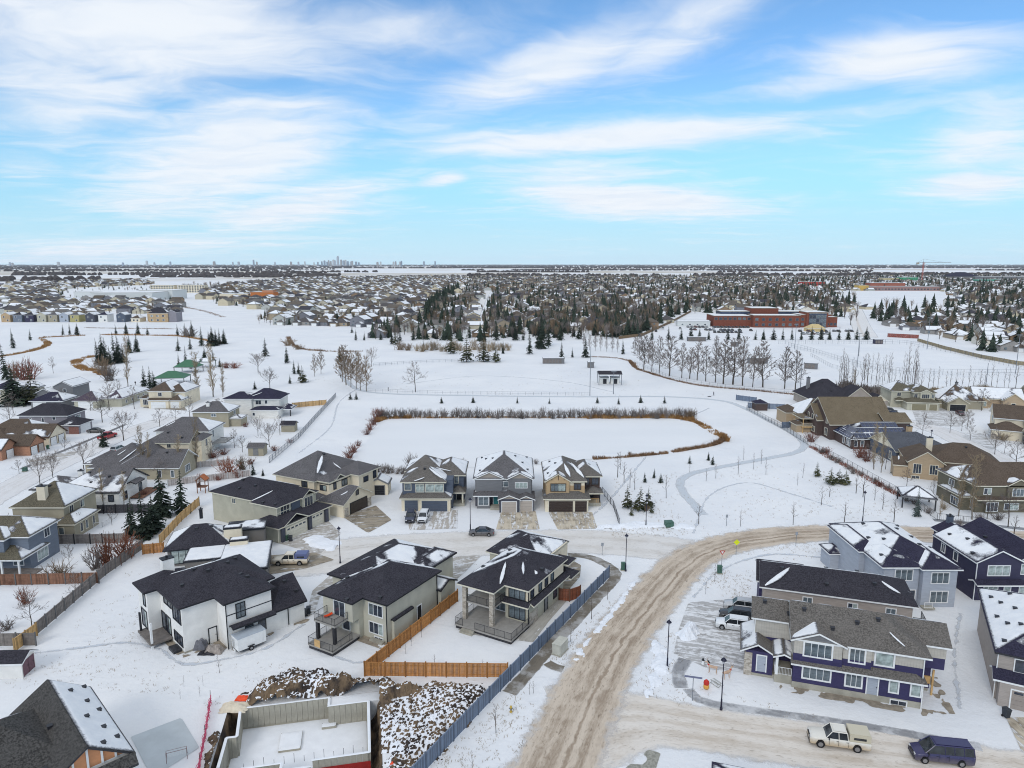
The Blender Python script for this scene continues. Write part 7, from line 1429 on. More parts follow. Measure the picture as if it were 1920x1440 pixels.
def shrub(seed, n=46, up=.7, spread=.75):
    r = random.Random(seed); cr = MB()
    for i in range(n):
        w = r.random() * 6.28; a = Vector((r.gauss(0, .12), r.gauss(0, .12), 0)); t_ = r.random() ** .6 * spread; d_ = Vector((math.cos(w) * t_, math.sin(w) * t_, up)).normalized(); l = r.uniform(.6, 1.0) * (1 - .25 * t_); m_ = a + d_ * l * .5; e = a + (d_ + rv(r, .1)) * l
        cr.tube(a, m_, .014, .01, 3); cr.tube(m_, e, .01, .004, 3)
        for k in range(4): p = m_.lerp(e, r.random() * .9 - .2); q = p + (d_ + rv(r, .45)).normalized() * l * r.uniform(.15, .35); cr.tube(p, q, .007, .004, 3)
    return cr
TREES = {}
def proto(key):
    if key in TREES: return TREES[key]
    kind, v = key.split(':'); v = int(v); mats = {'spruce': (M_BARK, M_NEEDLE), 'pine': (M_BARK, M_PINE), 'bluespruce': (M_BARK, M_BLUESP), 'bare': (M_BARK, M_TWIG), 'vase': (M_BARK, M_TWIG), 'poplar': (M_BARK, M_TWIG), 'birch': (M_TRUNKP, M_TWIGB), 'column': (M_TRUNKP, M_TWIGT), 'sapling': (M_BARK, M_TWIG), 'red': (M_BARK, M_TWIGR)}[kind]
    if kind in ('spruce', 'bluespruce'): a, c = conifer(v * 11 + 3, .155 + .03 * (v % 3), 18 + v % 3, .05 + .04 * (v % 2))
    elif kind == 'pine': a, c = conifer(v * 13 + 5, .22, 13, .16, .1, 8)
    else: a, c = bare(v * 17 + 1, {'birch': 'poplar', 'red': 'bare'}.get(kind, kind))
    TREES[key] = (a.mesh('trunk', mats[0]), c.mesh('crown', mats[1])); return TREES[key]
NM = {'spruce': ('spruce_tree', 'tree'), 'bluespruce': ('spruce_tree', 'tree'), 'pine': ('pine_tree', 'tree'), 'bare': ('bare_tree', 'tree'), 'vase': ('bare_tree', 'tree'), 'poplar': ('poplar_tree', 'tree'), 'birch': ('birch_tree', 'tree'), 'column': ('aspen_tree', 'tree'), 'sapling': ('sapling', 'tree'), 'red': ('bare_tree', 'tree')}
rt = random.Random(99)
def tree(kind, px, hpx, label, group=None, wide=1.0, h=None):
    x, y = G(*px); h = h or hpx * math.sqrt(x * x + y * y + H * H) / FPX * 1.03
    nv = 4 if kind in ('spruce', 'bare', 'poplar') else 2
    tm, cm = proto('%s:%d' % (kind, rt.randrange(nv))); nm, cat = NM[kind]
    t_ = thing(nm, label, cat, (x, y), rt.random() * 6.28, group); w = wide * rt.uniform(.76, 1.24); h *= rt.uniform(.92, 1.08); t_.scale = (h * w, h * w * rt.uniform(.85, 1.15), h); t_.rotation_euler.x = rt.gauss(0, .03)
    place(tm, 'trunk', t_); place(cm, 'crown', t_); return t_
ORD = ['first', 'second', 'third', 'fourth', 'fifth', 'sixth', 'seventh', 'eighth', 'ninth', 'tenth'] + ['%dth' % i for i in range(11, 21)]
def ordn(i): return ORD[i] if i < 20 else '%d%s' % (i + 1, {1: 'st', 2: 'nd', 3: 'rd'}.get((i + 1) % 10, 'th'))
def trees(kind, L, what, group=None, **k):
    L = sorted(L); n = len(L)
    for i, q in enumerate(L):
        lab = what if n == 1 else '%s, %s' % (what, 'left of two' if n == 2 and i == 0 else 'right of two' if n == 2 else '%s from left' % ordn(i))
        tree(kind, q[:2], q[2], lab, group or what, **k)
# near and yard conifers
for q, l in (((246, 1004, 66), 'dark full spruce behind the red shrubs, left of three by the cedar fence'), ((271, 1009, 80), 'dark full spruce at the cedar fence, tallest of three'), ((288, 996, 58), 'dark spruce half hidden at the right of three by the cedar fence'),
             ((306, 968, 76), 'big spruce with spreading boughs, left of the pair at the slanting cedar fence'), ((341, 962, 78), 'big wide spruce, right of the pair at the slanting cedar fence'), ((118, 1142, 20), 'tiny spruce beside the weathered grey fence'), ((28, 760, 56), 'dark spruce in front of the beige house with navy roof'), ((194, 838, 32), 'lone columnar spruce beside the left street'), ((475, 890, 22), 'little dark spruce behind the sage house roof'), ((493, 892, 14), 'smallest spruce behind the sage house roof')): tree('spruce', q[:2], q[2], l, wide=1.45)
tree('pine', (62, 757), 60, 'loose dark pine standing between two left houses', wide=1.1); tree('spruce', (12, 712), 56, 'tall spruce at the left edge beside the reddish bushes'); tree('bluespruce', (1719, 968), 52, 'blue-green spruce at the corner of the garden pavilion'); tree('spruce', (1681, 890), 30, 'small dense spruce by the black metal fence', wide=1.2)
trees('spruce', [(25, 653, 29), (57, 638, 18), (118, 628, 18), (131, 628, 19), (145, 628, 20), (218, 627, 18), (237, 627, 21), (259, 627, 20), (277, 628, 14)], 'dark spruce beyond the brown reed bank at the far left')
trees('spruce', [(184, 683, 46), (192, 684, 50), (200, 684, 44), (207, 684, 30), (217, 681, 48), (225, 681, 50), (232, 679, 30), (243, 662, 30), (257, 660, 32)], 'dark spruce in the clump on the left snowfield', wide=1.1)
trees('spruce', [(334, 658, 22), (357, 655, 25), (378, 649, 34), (392, 649, 28), (398, 649, 33), (405, 648, 30), (412, 646, 28), (420, 645, 26), (333, 629, 20), (347, 630, 22), (360, 631, 28)], 'dark spruce grouped at the end of the reed bank')
trees('spruce', [(498, 668, 31), (538, 681, 31), (384, 676, 22), (400, 675, 20), (349, 689, 34), (335, 688, 23), (358, 691, 18), (552, 701, 24), (560, 701, 22), (544, 719, 15), (270, 724, 34), (282, 728, 36), (290, 726, 28), (478, 730, 16), (412, 688, 15)], 'spruce scattered in the left half of the park', wide=1.1)
trees('pine', [(567, 717, 32), (845, 663, 42), (875, 679, 48), (907, 678, 42), (929, 679, 34), (741, 646, 28)], 'yellow-green pine in front of the north houses', wide=1.2)
trees('spruce', [(660, 624, 13), (667, 638, 22), (683, 638, 16), (714, 637, 16), (638, 678, 28), (728, 634, 15), (735, 645, 24), (750, 640, 24), (775, 638, 28), (794, 658, 20), (795, 634, 26), (813, 634, 26), (845, 631, 26), (863, 636, 30), (857, 656, 16), (880, 634, 28), (908, 641, 30), (900, 641, 20), (930, 638, 35), (943, 663, 18), (967, 638, 36), (993, 664, 48), (1008, 652, 44), (1016, 654, 52), (1028, 648, 46), (981, 638, 26), (1050, 638, 30), (1085, 636, 30)], 'dark spruce in the belt before the north houses', 'spruces before the north houses', wide=1.1)
trees('spruce', [(1053, 670, 30), (1073, 670, 20), (1098, 670, 40), (1168, 664, 28)], 'dark spruce beyond the batting shelter')
trees('spruce', [(x, 637, 19 + (x * 7) % 6) for x in (1222, 1253, 1277, 1295, 1311, 1329, 1365, 1385, 1416, 1431, 1450, 1468, 1485, 1502, 1521, 1539, 1555, 1573, 1590, 1606, 1624)], 'spruce in the even row below the brick school', wide=1.15)
trees('spruce', [(828, 756, 13), (887, 755, 14), (970, 756, 13), (1030, 757, 13), (1120, 756, 13), (1160, 758, 14), (1201, 755, 14), (1246, 756, 15)], 'small planted spruce in the row behind the pond', wide=1.4)
trees('spruce', [(657, 749, 15), (668, 749, 15)], 'bushy little spruce at the left field corner', wide=1.6)
trees('spruce', [(1293, 869, 17), (1328, 863, 18), (1336, 871, 18), (1209, 904, 18), (1226, 896, 20), (1239, 905, 17)], 'small planted spruce on the slope right of the pond', wide=1.3)
trees('pine', [(1176, 952, 44), (1184, 966, 20), (1198, 957, 44), (1215, 952, 38), (1222, 962, 26)], 'young yellowish pine beside the lamp right of the tan house', wide=1.1)
trees('pine', [(1532, 893, 26), (1556, 908, 30), (1573, 906, 24), (1586, 908, 26)], 'ragged young pine on the right park slope', wide=1.4)
# leafless trees
PO = [(1207, 693, 64), (1236, 700, 66), (1255, 705, 66), (1278, 709, 62), (1293, 710, 58), (1307, 713, 72), (1323, 715, 60), (1356, 720, 78), (1374, 721, 74), (1392, 723, 78), (1411, 726, 72), (1430, 726, 74), (1471, 729, 70), (1491, 730, 66), (1222, 697, 56), (1341, 717, 60)]
trees('poplar', PO, 'tall bare poplar in the row left of the dark-roofed house', 'row of bare poplars', wide=1.25)
trees('poplar', [(1343, 676, 40), (1190, 664, 30), (1200, 676, 50), (1216, 680, 45)], 'bare poplar behind the main row', wide=1.2)
trees('birch', [(642, 716, 58), (649, 722, 64), (658, 726, 60), (668, 729, 70), (676, 732, 66), (687, 734, 62), (653, 712, 50)], 'bare brown birch in the clump left of the ball field', wide=1.1)
trees('birch', [(590, 706, 40), (602, 701, 42)], 'bare brown tree beside the park walk'); tree('bare', (779, 735), 52, 'lone bare tree on the snowy ball field'); tree('vase', (697, 688), 34, 'bare forked tree at the corner of the outfield fence'); tree('vase', (484, 698), 32, 'round bare tree near the park memorial wall', wide=1.3); tree('vase', (506, 729), 34, 'small spreading bare tree behind the navy hip roof', wide=1.2)
for q, l, k in (((232, 826, 50), 'wide bare street tree beside the red pickup', 'vase'), ((157, 879, 46), 'bare street tree in the middle of the left boulevard', 'vase'), ((75, 908, 46), 'bare street tree above the olive house, left of two', 'vase'), ((100, 902, 44), 'bare street tree above the olive house, right of two', 'vase'), ((122, 847, 22), 'small bare tree by the teal bin on the left street', 'bare'), ((252, 767, 38), 'bare dark tree in front of the cream three-garage house', 'bare'), ((205, 769, 42), 'bare tree beside the snowy long roof', 'bare'), ((192, 792, 42), 'slim bare tree in the yard of the maroon-roofed garage', 'bare'), ((356, 783, 34), 'bare tree at the end of the left street', 'bare'),
                ((36, 888, 20), 'small bare tree beside the green box on the left street', 'bare'), ((25, 775, 30), 'bare tree below the beige house at the left edge', 'bare'), ((484, 818, 36), 'bare yard tree by the white house deck, left of three', 'vase'), ((505, 838, 42), 'bare yard tree by the chain-link fence, middle of three', 'vase'), ((525, 816, 38), 'bare yard tree by the far shed, right of three', 'bare'), ((60, 1176, 46), 'thin bare tree in the lower left yard', 'bare'), ((144, 1124, 42), 'thin bare tree leaning over the weathered grey fence', 'bare'), ((210, 985, 30), 'small bare tree in the yard of the olive house', 'bare'),
                ((1729, 818, 36), 'bare street tree just left of the tall lamp', 'bare'), ((1781, 812, 32), 'bare street tree on the bend of the winding street', 'bare'), ((1813, 803, 28), 'bare street tree before the snow-buried bungalow', 'bare'), ((1819, 826, 30), 'bare street tree near the cream house garage', 'bare'), ((1865, 852, 38), 'bare street tree below the dark grey garage', 'vase'), ((1883, 850, 28), 'small bare tree right beside the dark grey garage', 'bare'), ((1904, 878, 46), 'bare street tree at the right edge behind the brown roof', 'bare'), ((1890, 988, 60), 'bare reddish tree in front of the olive house at right', 'bare'), ((1803, 808, 24), 'small bare tree across from the tall lamp', 'bare')): tree(k, q[:2], q[2], l)
for q, l in (((240, 724, 62), 'very tall narrow bare poplar at the left park edge'), ((370, 740, 56), 'narrow bare poplar right of the cream three-garage house'), ((400, 744, 78), 'tallest narrow bare poplar beside the white navy-roofed house'), ((268, 892, 62), 'pale columnar aspen before the long bungalow, left of two'), ((281, 893, 58), 'pale columnar aspen before the long bungalow, right of two'), ((336, 890, 54), 'pale columnar aspen at the bungalow end wall'), ((369, 878, 70), 'tan columnar aspen beside the white-framed fence'), ((194, 948, 52), 'slim aspen against the snowy white bungalow roof'), ((233, 950, 48), 'slim tan aspen by the dark fence'), ((418, 744, 50), 'slim bare aspen behind the white house'),
             ((1638, 880, 62), 'tan columnar aspen beside the slate-roofed house, left of two'), ((1652, 886, 68), 'tan columnar aspen beside the slate-roofed house, right of two'), ((1797, 968, 60), 'slim tan aspen before the olive house, left of two'), ((1822, 974, 84), 'tall tan aspen before the olive house, right of two'), ((1762, 974, 34), 'short bare aspen by the black fence corner'), ((1600, 738, 36), 'slim aspen in front of the dark steep roof')): tree('column', q[:2], q[2], l)
trees('sapling', [(1310, 982, 34), (1388, 987, 32), (1487, 984, 36), (1583, 980, 36), (1676, 979, 38), (1900, 1010, 34), (1540, 947, 30), (1555, 932, 26)], 'slim bare sapling along the street edge of the park', wide=1.3)
trees('sapling', [(1384, 888, 30), (1413, 880, 30), (1427, 870, 28), (1436, 890, 28), (1342, 897, 26), (1324, 902, 22), (1249, 934, 40), (1495, 910, 22), (1505, 896, 24), (1394, 862, 24), (1293, 885, 18)], 'thin young sapling along the looping park path', wide=.9)
trees('sapling', [(1139, 1124, 36), (1109, 1161, 40), (1070, 1203, 38), (930, 1374, 52), (993, 1302, 28), (886, 1452, 44), (1000, 1300, 22)], 'bare stake-thin sapling on the boulevard by the blue-grey fence', wide=.9)
trees('sapling', [(1340, 1090, 28), (1323, 1114, 24)], 'little bare sapling inside the bend by the green pedestal'); trees('sapling', [(412, 1262, 32), (345, 1288, 20), (381, 1286, 18), (338, 1310, 18), (375, 1306, 20)], 'twiggy stem sticking out of the snow before the white house', wide=.7); trees('sapling', [(790, 1195, 26), (771, 1211, 20), (760, 1226, 20), (905, 1252, 14), (815, 1248, 20)], 'tiny stem in the fenced snowy yard', wide=1.0)
trees('sapling', [(1158, 895, 42), (1170, 905, 40), (1181, 915, 36), (1190, 918, 34), (1163, 880, 34), (1605, 925, 30), (1618, 932, 34), (1640, 938, 26), (1655, 955, 30)], 'feathery brown larch sapling on the park slope', wide=1.2)
# aspen grove and hedgerow in front of the right sports field
rg = random.Random(5)
trees('sapling', [(1572 + rg.random() * 150, 714 + rg.random() * 26, 40 + rg.random() * 22) for _ in range(38)], 'thin pale aspen in the thicket behind the dark-roofed house', 'aspen thicket behind the dark-roofed house', wide=.5)
trees('sapling', [(1690 + i * 11 + rg.random() * 6, 724 + rg.random() * 14, 24 + rg.random() * 16) for i in range(20)], 'bare brown sapling tree in the hedge behind the right houses', 'hedge trees behind the right houses', wide=.7)
trees('poplar', [(1095 + i * 10.5, 656 + i * .8, 24 + rg.random() * 6) for i in range(7)], 'slim bare tree in the row beyond the batting shelter', wide=.8)
# shrubs
SH = [shrub(i + 40) for i in range(4)]; SHM = {}
def bush(px, hpx, label, mat, group=None, wide=1.0, name='shrub'):
    x, y = G(*px); h = hpx * math.sqrt(x * x + y * y + H * H) / FPX; k = (rt.randrange(4), mat.name)
    if k not in SHM: SHM[k] = SH[k[0]].mesh('shrub', mat)
    o = place(SHM[k], name, None, (x, y, 0), rt.random() * 6.28); o.scale = (h * wide, h * wide, h); tag(o, label, 'shrub', group); return o
def bushes(L, what, mat, group=None, wide=1.0):
    L = sorted(L)
    for i, q in enumerate(L): bush(q[:2], q[2], what if len(L) == 1 else '%s, %s from left' % (what, ordn(i)), mat, group or what, wide)
bushes([(712 + i * 9.6 + rg.uniform(-3, 3), 784 + rg.uniform(-2, 1), 21 + rg.uniform(-3, 5)) for i in range(62)], "grey bare shrub on the pond's far bank", M_TWIG, "bare shrubs on the pond's far bank", .75)
bushes([(706, 785, 24), (712, 782, 24), (700, 796, 20), (694, 806, 18), (688, 815, 16), (662, 848, 22), (656, 858, 22), (650, 868, 20), (672, 836, 14)], "dark red shrub along the pond's left bank", M_TWIGR, wide=1.0)
bushes([(700 + i * 9, 888 + rg.uniform(-4, 3), 18 + rg.uniform(-4, 8)) for i in range(9)] + [(770, 880, 36), (868, 872, 16), (1005, 870, 14)], 'bare grey shrub behind the three garage houses', M_TWIG, wide=.8)
bushes([(1296, 784, 22), (1290, 785, 16), (1357, 826, 12), (1180, 852, 8)], "bare shrub among the reeds at the pond's right bank", M_TWIGB, wide=1.0)
for q, l, m_, w_ in (((50, 712, 40), 'big rounded reddish-brown bush at the left park edge', M_TWIGR, 1.1), ((30, 708, 30), 'smaller brown bush next to the big rounded one', M_TWIGB, 1.0), ((115, 1084, 34), 'dense round brown shrub in front of the brown-stained fence', M_TWIGB, 1.3), ((205, 1062, 66), 'tall red-leaved shrub by the weathered grey fence, left of two', M_RUST, .7), ((235, 1046, 56), 'broad red-leaved shrub by the weathered grey fence, right of two', M_RUST, .9), ((180, 1066, 50), 'pinkish bare shrub left of the red-leaved ones', M_TWIG, .7), ((48, 1132, 34), 'rusty small tree behind the brown-stained fence', M_RUST, .7), ((14, 1180, 22), 'low grey bush in the lower left yard', M_TWIG, 1.2), ((430, 892, 40), 'large rusty shrub by the white-framed fence', M_RUST, 1.0), ((455, 880, 30), 'brown shrub beside the large rusty one', M_TWIGB, 1.0), ((195, 700, 34), 'bare brown thicket above the maroon-roofed garage', M_TWIGB, 1.0), ((205, 714, 34), 'second bare thicket above the long snowy roof', M_TWIG, .9),
                     ((400, 858, 16), 'low dark red hedge shrub in the white house yard', M_TWIGR, 1.6), ((420, 852, 14), 'low reddish shrub right of the hedge shrub', M_TWIGR, 1.5), ((440, 690, 14), 'wide clipped reddish shrub by the park memorial wall', M_TWIGR, 1.8), ((425, 690, 13), 'clipped reddish shrub left of the memorial wall', M_TWIGR, 1.6), ((355, 632, 22), 'bare bush behind the spruces at the reed bank', M_TWIG, 1.2), ((1521, 828, 22), 'reddish bush below the brown gabled house', M_TWIGR, 1.1), ((1550, 850, 14), 'low reddish bush in the garden bed below the solar roof', M_TWIGR, 1.3), ((1612, 858, 28), 'tall reddish shrub before the solar-roofed house', M_TWIGR, .9), ((1625, 865, 26), 'second reddish shrub before the solar-roofed house', M_TWIGR, .9), ((1880, 825, 16), 'yellow-brown cedar shrubs beside the dark grey garage', M_TWIGT, 1.2), ((1570, 868, 14), 'dark low shrub along the black fence', M_TWIG, 1.3), ((1600, 888, 14), 'grey low shrub along the black fence', M_TWIG, 1.3), ((1650, 912, 14), 'dark shrub by the small spruce', M_TWIGR, 1.2), ((1700, 940, 12), 'low shrub beside the garden pavilion', M_TWIG, 1.2), ((1770, 955, 14), 'ochre round shrub at the olive house corner', M_TWIGT, .9),
                     ((540, 648, 16), 'brown thicket at the far path bend', M_TWIGB, 1.6), ((560, 655, 12), 'low brown thicket right of the far path bend', M_TWIGB, 1.8), ((750, 656, 20), 'bare brown thicket before the north houses', M_TWIGB, 1.3), ((765, 657, 18), 'second brown thicket before the north houses', M_TWIGB, 1.2), ((1212, 958, 14), 'low twiggy bush at the foot of the park lamp', M_TWIGB, 1.0)): bush(q[:2], q[2], l, m_, None, w_)
bushes([(i, 658 + rg.uniform(-3, 3), 20 + rg.uniform(-5, 6)) for i in range(782, 960, 9)], 'slim bare shrub in the thicket before the north houses', M_TWIGT, 'thicket before the north houses', .8)
trees('bare', [(300, 802, 30), (330, 792, 26), (300, 900, 34), (250, 905, 30), (396, 868, 36), (440, 840, 32), (455, 848, 28), (90, 800, 34), (60, 838, 24), (20, 800, 34), (170, 770, 30), (118, 762, 28), (222, 748, 32), (352, 752, 30), (410, 780, 30), (340, 758, 34), (20, 1010, 34), (150, 1000, 34), (130, 1060, 36), (100, 700, 26)], 'bare yard tree among the left houses', 'bare yard trees among the left houses')
trees('bare', [(1585, 742, 34), (1640, 760, 34), (1700, 752, 30), (1775, 770, 28), (1840, 770, 32), (1880, 782, 30), (1660, 880, 36), (1700, 912, 30), (1750, 930, 30), (1780, 945, 36), (1850, 978, 40), (1630, 860, 30), (1600, 845, 26), (1540, 815, 20)], 'bare yard tree among the right houses', 'bare yard trees among the right houses')
bushes([(330, 880, 12), (350, 905, 12), (375, 900, 14), (300, 918, 12), (270, 930, 12), (240, 955, 12), (410, 900, 14), (445, 895, 18), (470, 870, 14), (490, 850, 14), (515, 845, 12), (545, 830, 10), (385, 845, 12), (365, 850, 12), (460, 800, 10), (150, 935, 12), (120, 1015, 12), (160, 1010, 10), (90, 1085, 14), (60, 1090, 12), (25, 1095, 14)], 'low twiggy garden bush in the left yards', M_TWIGR, 'garden bushes in the left yards', 1.3)
bushes([(1590, 880, 10), (1615, 892, 10), (1640, 905, 12), (1665, 918, 12), (1690, 930, 12), (1715, 945, 12), (1740, 962, 12), (1540, 850, 12), (1560, 862, 12), (1500, 790, 10), (1530, 805, 10), (1800, 985, 12), (1835, 975, 14), (1870, 975, 14), (1720, 920, 10)], 'low dark garden bush in the right yards', M_TWIG, 'garden bushes in the right yards', 1.3)
# stems poking through the snow of the open lots
wd = random.Random(8); mb = MB()
def weeds(poly, n, h0, h1):
    xs = [q[0] for q in poly]; ys = [q[1] for q in poly]; c = 0
    for _ in range(n * 12):
        x, y = wd.uniform(min(xs), max(xs)), wd.uniform(min(ys), max(ys))
        if not inpoly(x, y, poly): continue
        X, Y = G(x, y)
        if mnoise.noise((X * .12, Y * .12, 1.0)) + wd.uniform(-.45, .45) < .12: continue
        for k in range(3):
            h = wd.uniform(h0, h1); a = Vector((X + wd.gauss(0, .15), Y + wd.gauss(0, .15), 0)); mb.poly([a, a + Vector((.05, 0, 0)), a + Vector((wd.gauss(0, .12), wd.gauss(0, .12), h))])
        c += 1
        if c >= n: break
weeds([(0, 1290), (260, 1050), (330, 1230), (560, 1240), (430, 1330), (260, 1300)], 260, .08, .25); weeds([(960, 1300), (1160, 1110), (1180, 1120), (960, 1440), (800, 1440)], 320, .08, .3); weeds([(1180, 1300), (1260, 1180), (1300, 1290), (1700, 1370), (1300, 1330)], 200, .08, .25); weeds([(1140, 900), (1500, 860), (1740, 975), (1200, 985)], 500, .1, .35); weeds([(1120, 990), (1560, 984), (1400, 1000), (1150, 1010)], 160, .1, .3); weeds([(1310, 1080), (1400, 1030), (1540, 1020), (1560, 1040), (1420, 1060), (1400, 1120), (1290, 1130)], 260, .08, .25)
weeds([(430, 700), (1100, 690), (1350, 745), (640, 735)], 260, .15, .4); weeds([(620, 860), (700, 890), (730, 930), (560, 860)], 120, .1, .4); weeds([(680, 1100), (860, 1040), (900, 1060), (720, 1120)], 120, .1, .3)
tag(mb.obj('weeds', M_TWIGT), 'dry stems poking through the snow of the open lots', kind='stuff')
# reeds and dead grass: nobody could count the stems
M_REED = leafmat('reeds', lin(136, 100, 62), lin(178, 140, 94), .4, .1)
M_REEDD = leafmat('dark_reeds', lin(104, 82, 66), lin(150, 120, 92), .4, .1)
def reeds(name, line, w, h, n, label, mat=None, ragged=1.0):
    P = smooth_line([G(*q) for q in line], 2.0); mb = MB(); r = random.Random(len(line) * 7 + n)
    for i in range(n):
        k = r.random() * (len(P) - 1); a = P[int(k)].lerp(P[int(k) + 1], k - int(k)); gp = mnoise.noise((a.x * .09, a.y * .09, 7.0)) + .5 * mnoise.noise((a.x * .4, a.y * .4, 3.0)); hk = .75 + .5 * gp
        if gp + r.uniform(-.3, .3) < -.5: continue
        d_ = (P[int(k) + 1] - P[int(k)]).normalized(); ww = w * (.55 + .45 * mnoise.noise((k * .35, n * .1, 0)) * ragged)
        q = a + Vector((-d_.y, d_.x, 0)) * r.uniform(-ww, ww); hh = h * hk * r.uniform(.45, 1.2); t_ = rv(r, .25) * hh; s = rv(r, 1); s.z = 0; s = s.normalized() * h * .085
        mb.poly([q - s, q + s, q + Vector((t_.x, t_.y, hh))])
    tag(mb.obj(name, mat or M_REED), label, kind='stuff')
reeds('reeds', [(1100, 784), (1180, 783), (1250, 783), (1290, 787), (1318, 798), (1338, 810), (1356, 820), (1358, 828)], 2.4, 1.7, 6000, "tan reeds along the pond's far right bank")
reeds('reeds', [(1356, 826), (1340, 834), (1300, 842), (1260, 848)], 1.2, 1.3, 1600, "tan reeds along the pond's right shore", M_REEDD); reeds('reeds', [(1252, 850), (1200, 855), (1150, 859), (1112, 861)], 1.0, 1.2, 1400, "brown reeds along the pond's near shore", M_REEDD)
reeds('reeds', [(715, 789), (735, 785), (800, 784), (960, 783), (1100, 784)], .7, 1.0, 1500, "thin tan reeds below the shrubs of the pond's far bank"); reeds('reeds', [(705, 792), (716, 787), (722, 784)], 1.4, 1.5, 500, "orange reeds at the pond's top left corner")
reeds('reeds', [(730, 784), (770, 784)], 1.4, 1.7, 500, "tan reed clump under the pond's far shrubs")
reeds('reed_bank', [(-20, 672), (30, 664), (70, 655), (90, 645), (78, 634), (100, 632), (160, 629)], 3.5, 1.2, 4500, 'brown reed bank curving round the left snowfield', M_REED); reeds('reed_bank', [(175, 668), (150, 674), (143, 682), (158, 692), (180, 695)], 4.5, 1.2, 3000, 'brown curved reed bed on the left snowfield', M_REED)
reeds('reed_bank', [(190, 628), (280, 629), (340, 631), (400, 641), (420, 645)], 2.5, 1.4, 2600, 'brown reed bank behind the grouped spruces', M_REED); reeds('reed_bank', [(540, 632), (548, 645), (570, 655), (620, 659), (680, 659)], 2.5, 1.2, 2200, 'brown brush strip along the far park creek', M_REEDD)
reeds('reed_bank', [(180, 698), (205, 705)], 3.0, 1.6, 900, 'orange-brown reed patch above the long snowy roof', M_REED); reeds('dead_grass', [(1180, 676), (1192, 690), (1210, 697), (1260, 712), (1320, 724), (1420, 733), (1510, 742)], 1.8, .9, 4200, 'brown grass ditch along the foot of the bare poplars', M_REEDD); reeds('dead_grass', [(1100, 669), (1150, 671), (1180, 677), (1192, 688)], 2.4, .8, 1500, 'dark grass strip beyond the batting shelter', M_REEDD)
reeds('dead_grass', [(160, 615), (240, 616), (330, 617)], 2.5, 1.0, 1200, 'dark grass line below the far row of narrow houses', M_REEDD); reeds('dead_grass', [(340, 575), (380, 583), (420, 595)], 4.5, 1.2, 1200, 'dark brush along the far left trail', M_REEDD)
reeds('garden_bed', [(1520, 838), (1560, 860), (1600, 882), (1640, 905), (1690, 932)], 1.6, .8, 1300, 'dry garden plants inside the black metal fence', M_TWIGR); reeds('hedge_brush', [(1650, 735), (1720, 736), (1800, 738), (1930, 740)], 4, 3.2, 5200, 'tangle of bare brush behind the right-hand houses', M_TWIGT); reeds('hedge_brush', [(1580, 728), (1620, 738), (1655, 740)], 6, 4, 1500, 'tangle of bare brush under the aspen thicket', M_TWIG)
# ---------------------------------------------------------------- the town beyond the park
def Wp(X, Y, Z=0.0):
    zz = Z - H; dep = Y * CP - zz * SP; return (960 + FPX * X / dep, 720 - FPX * (Y * SP + zz * CP) / dep)
def palette(name, cols, rough=.85):
    m, t, b = newmat(name); cr = t.n('ShaderNodeValToRGB'); cr.color_ramp.interpolation = 'CONSTANT'; e = cr.color_ramp.elements
    while len(e) < len(cols): e.new(1.0)
    for i, c in enumerate(cols): e[i].position = i / len(cols); e[i].color = (*c, 1)
    t.put(cr.inputs[0], orand(t)); p = opos(t); t.put(b.inputs['Base Color'], t.mix(1.0, cr.outputs[0], t.mix(t.ramp(t.noise(p, .6, 3), .3, .7), (.85,) * 3, (1.1,) * 3), 'MULTIPLY')); b.inputs['Roughness'].default_value = rough; return m
WC = [lin(186, 178, 158), lin(150, 146, 142), lin(216, 210, 198), lin(160, 146, 126), lin(124, 124, 130), lin(198, 186, 160), lin(140, 118, 96), lin(176, 176, 170)]
RC = [lin(84, 80, 80), lin(100, 92, 84), lin(66, 64, 70), lin(92, 82, 72), lin(110, 106, 102)]
MFW = palette('far_wall', WC); MFR = palette('far_roof', RC)
MFWs = [plain('far_wall_%d' % i, c, .85) for i, c in enumerate(WC)]; MFRs = [plain('far_roof_%d' % i, c, .9) for i, c in enumerate(RC)]
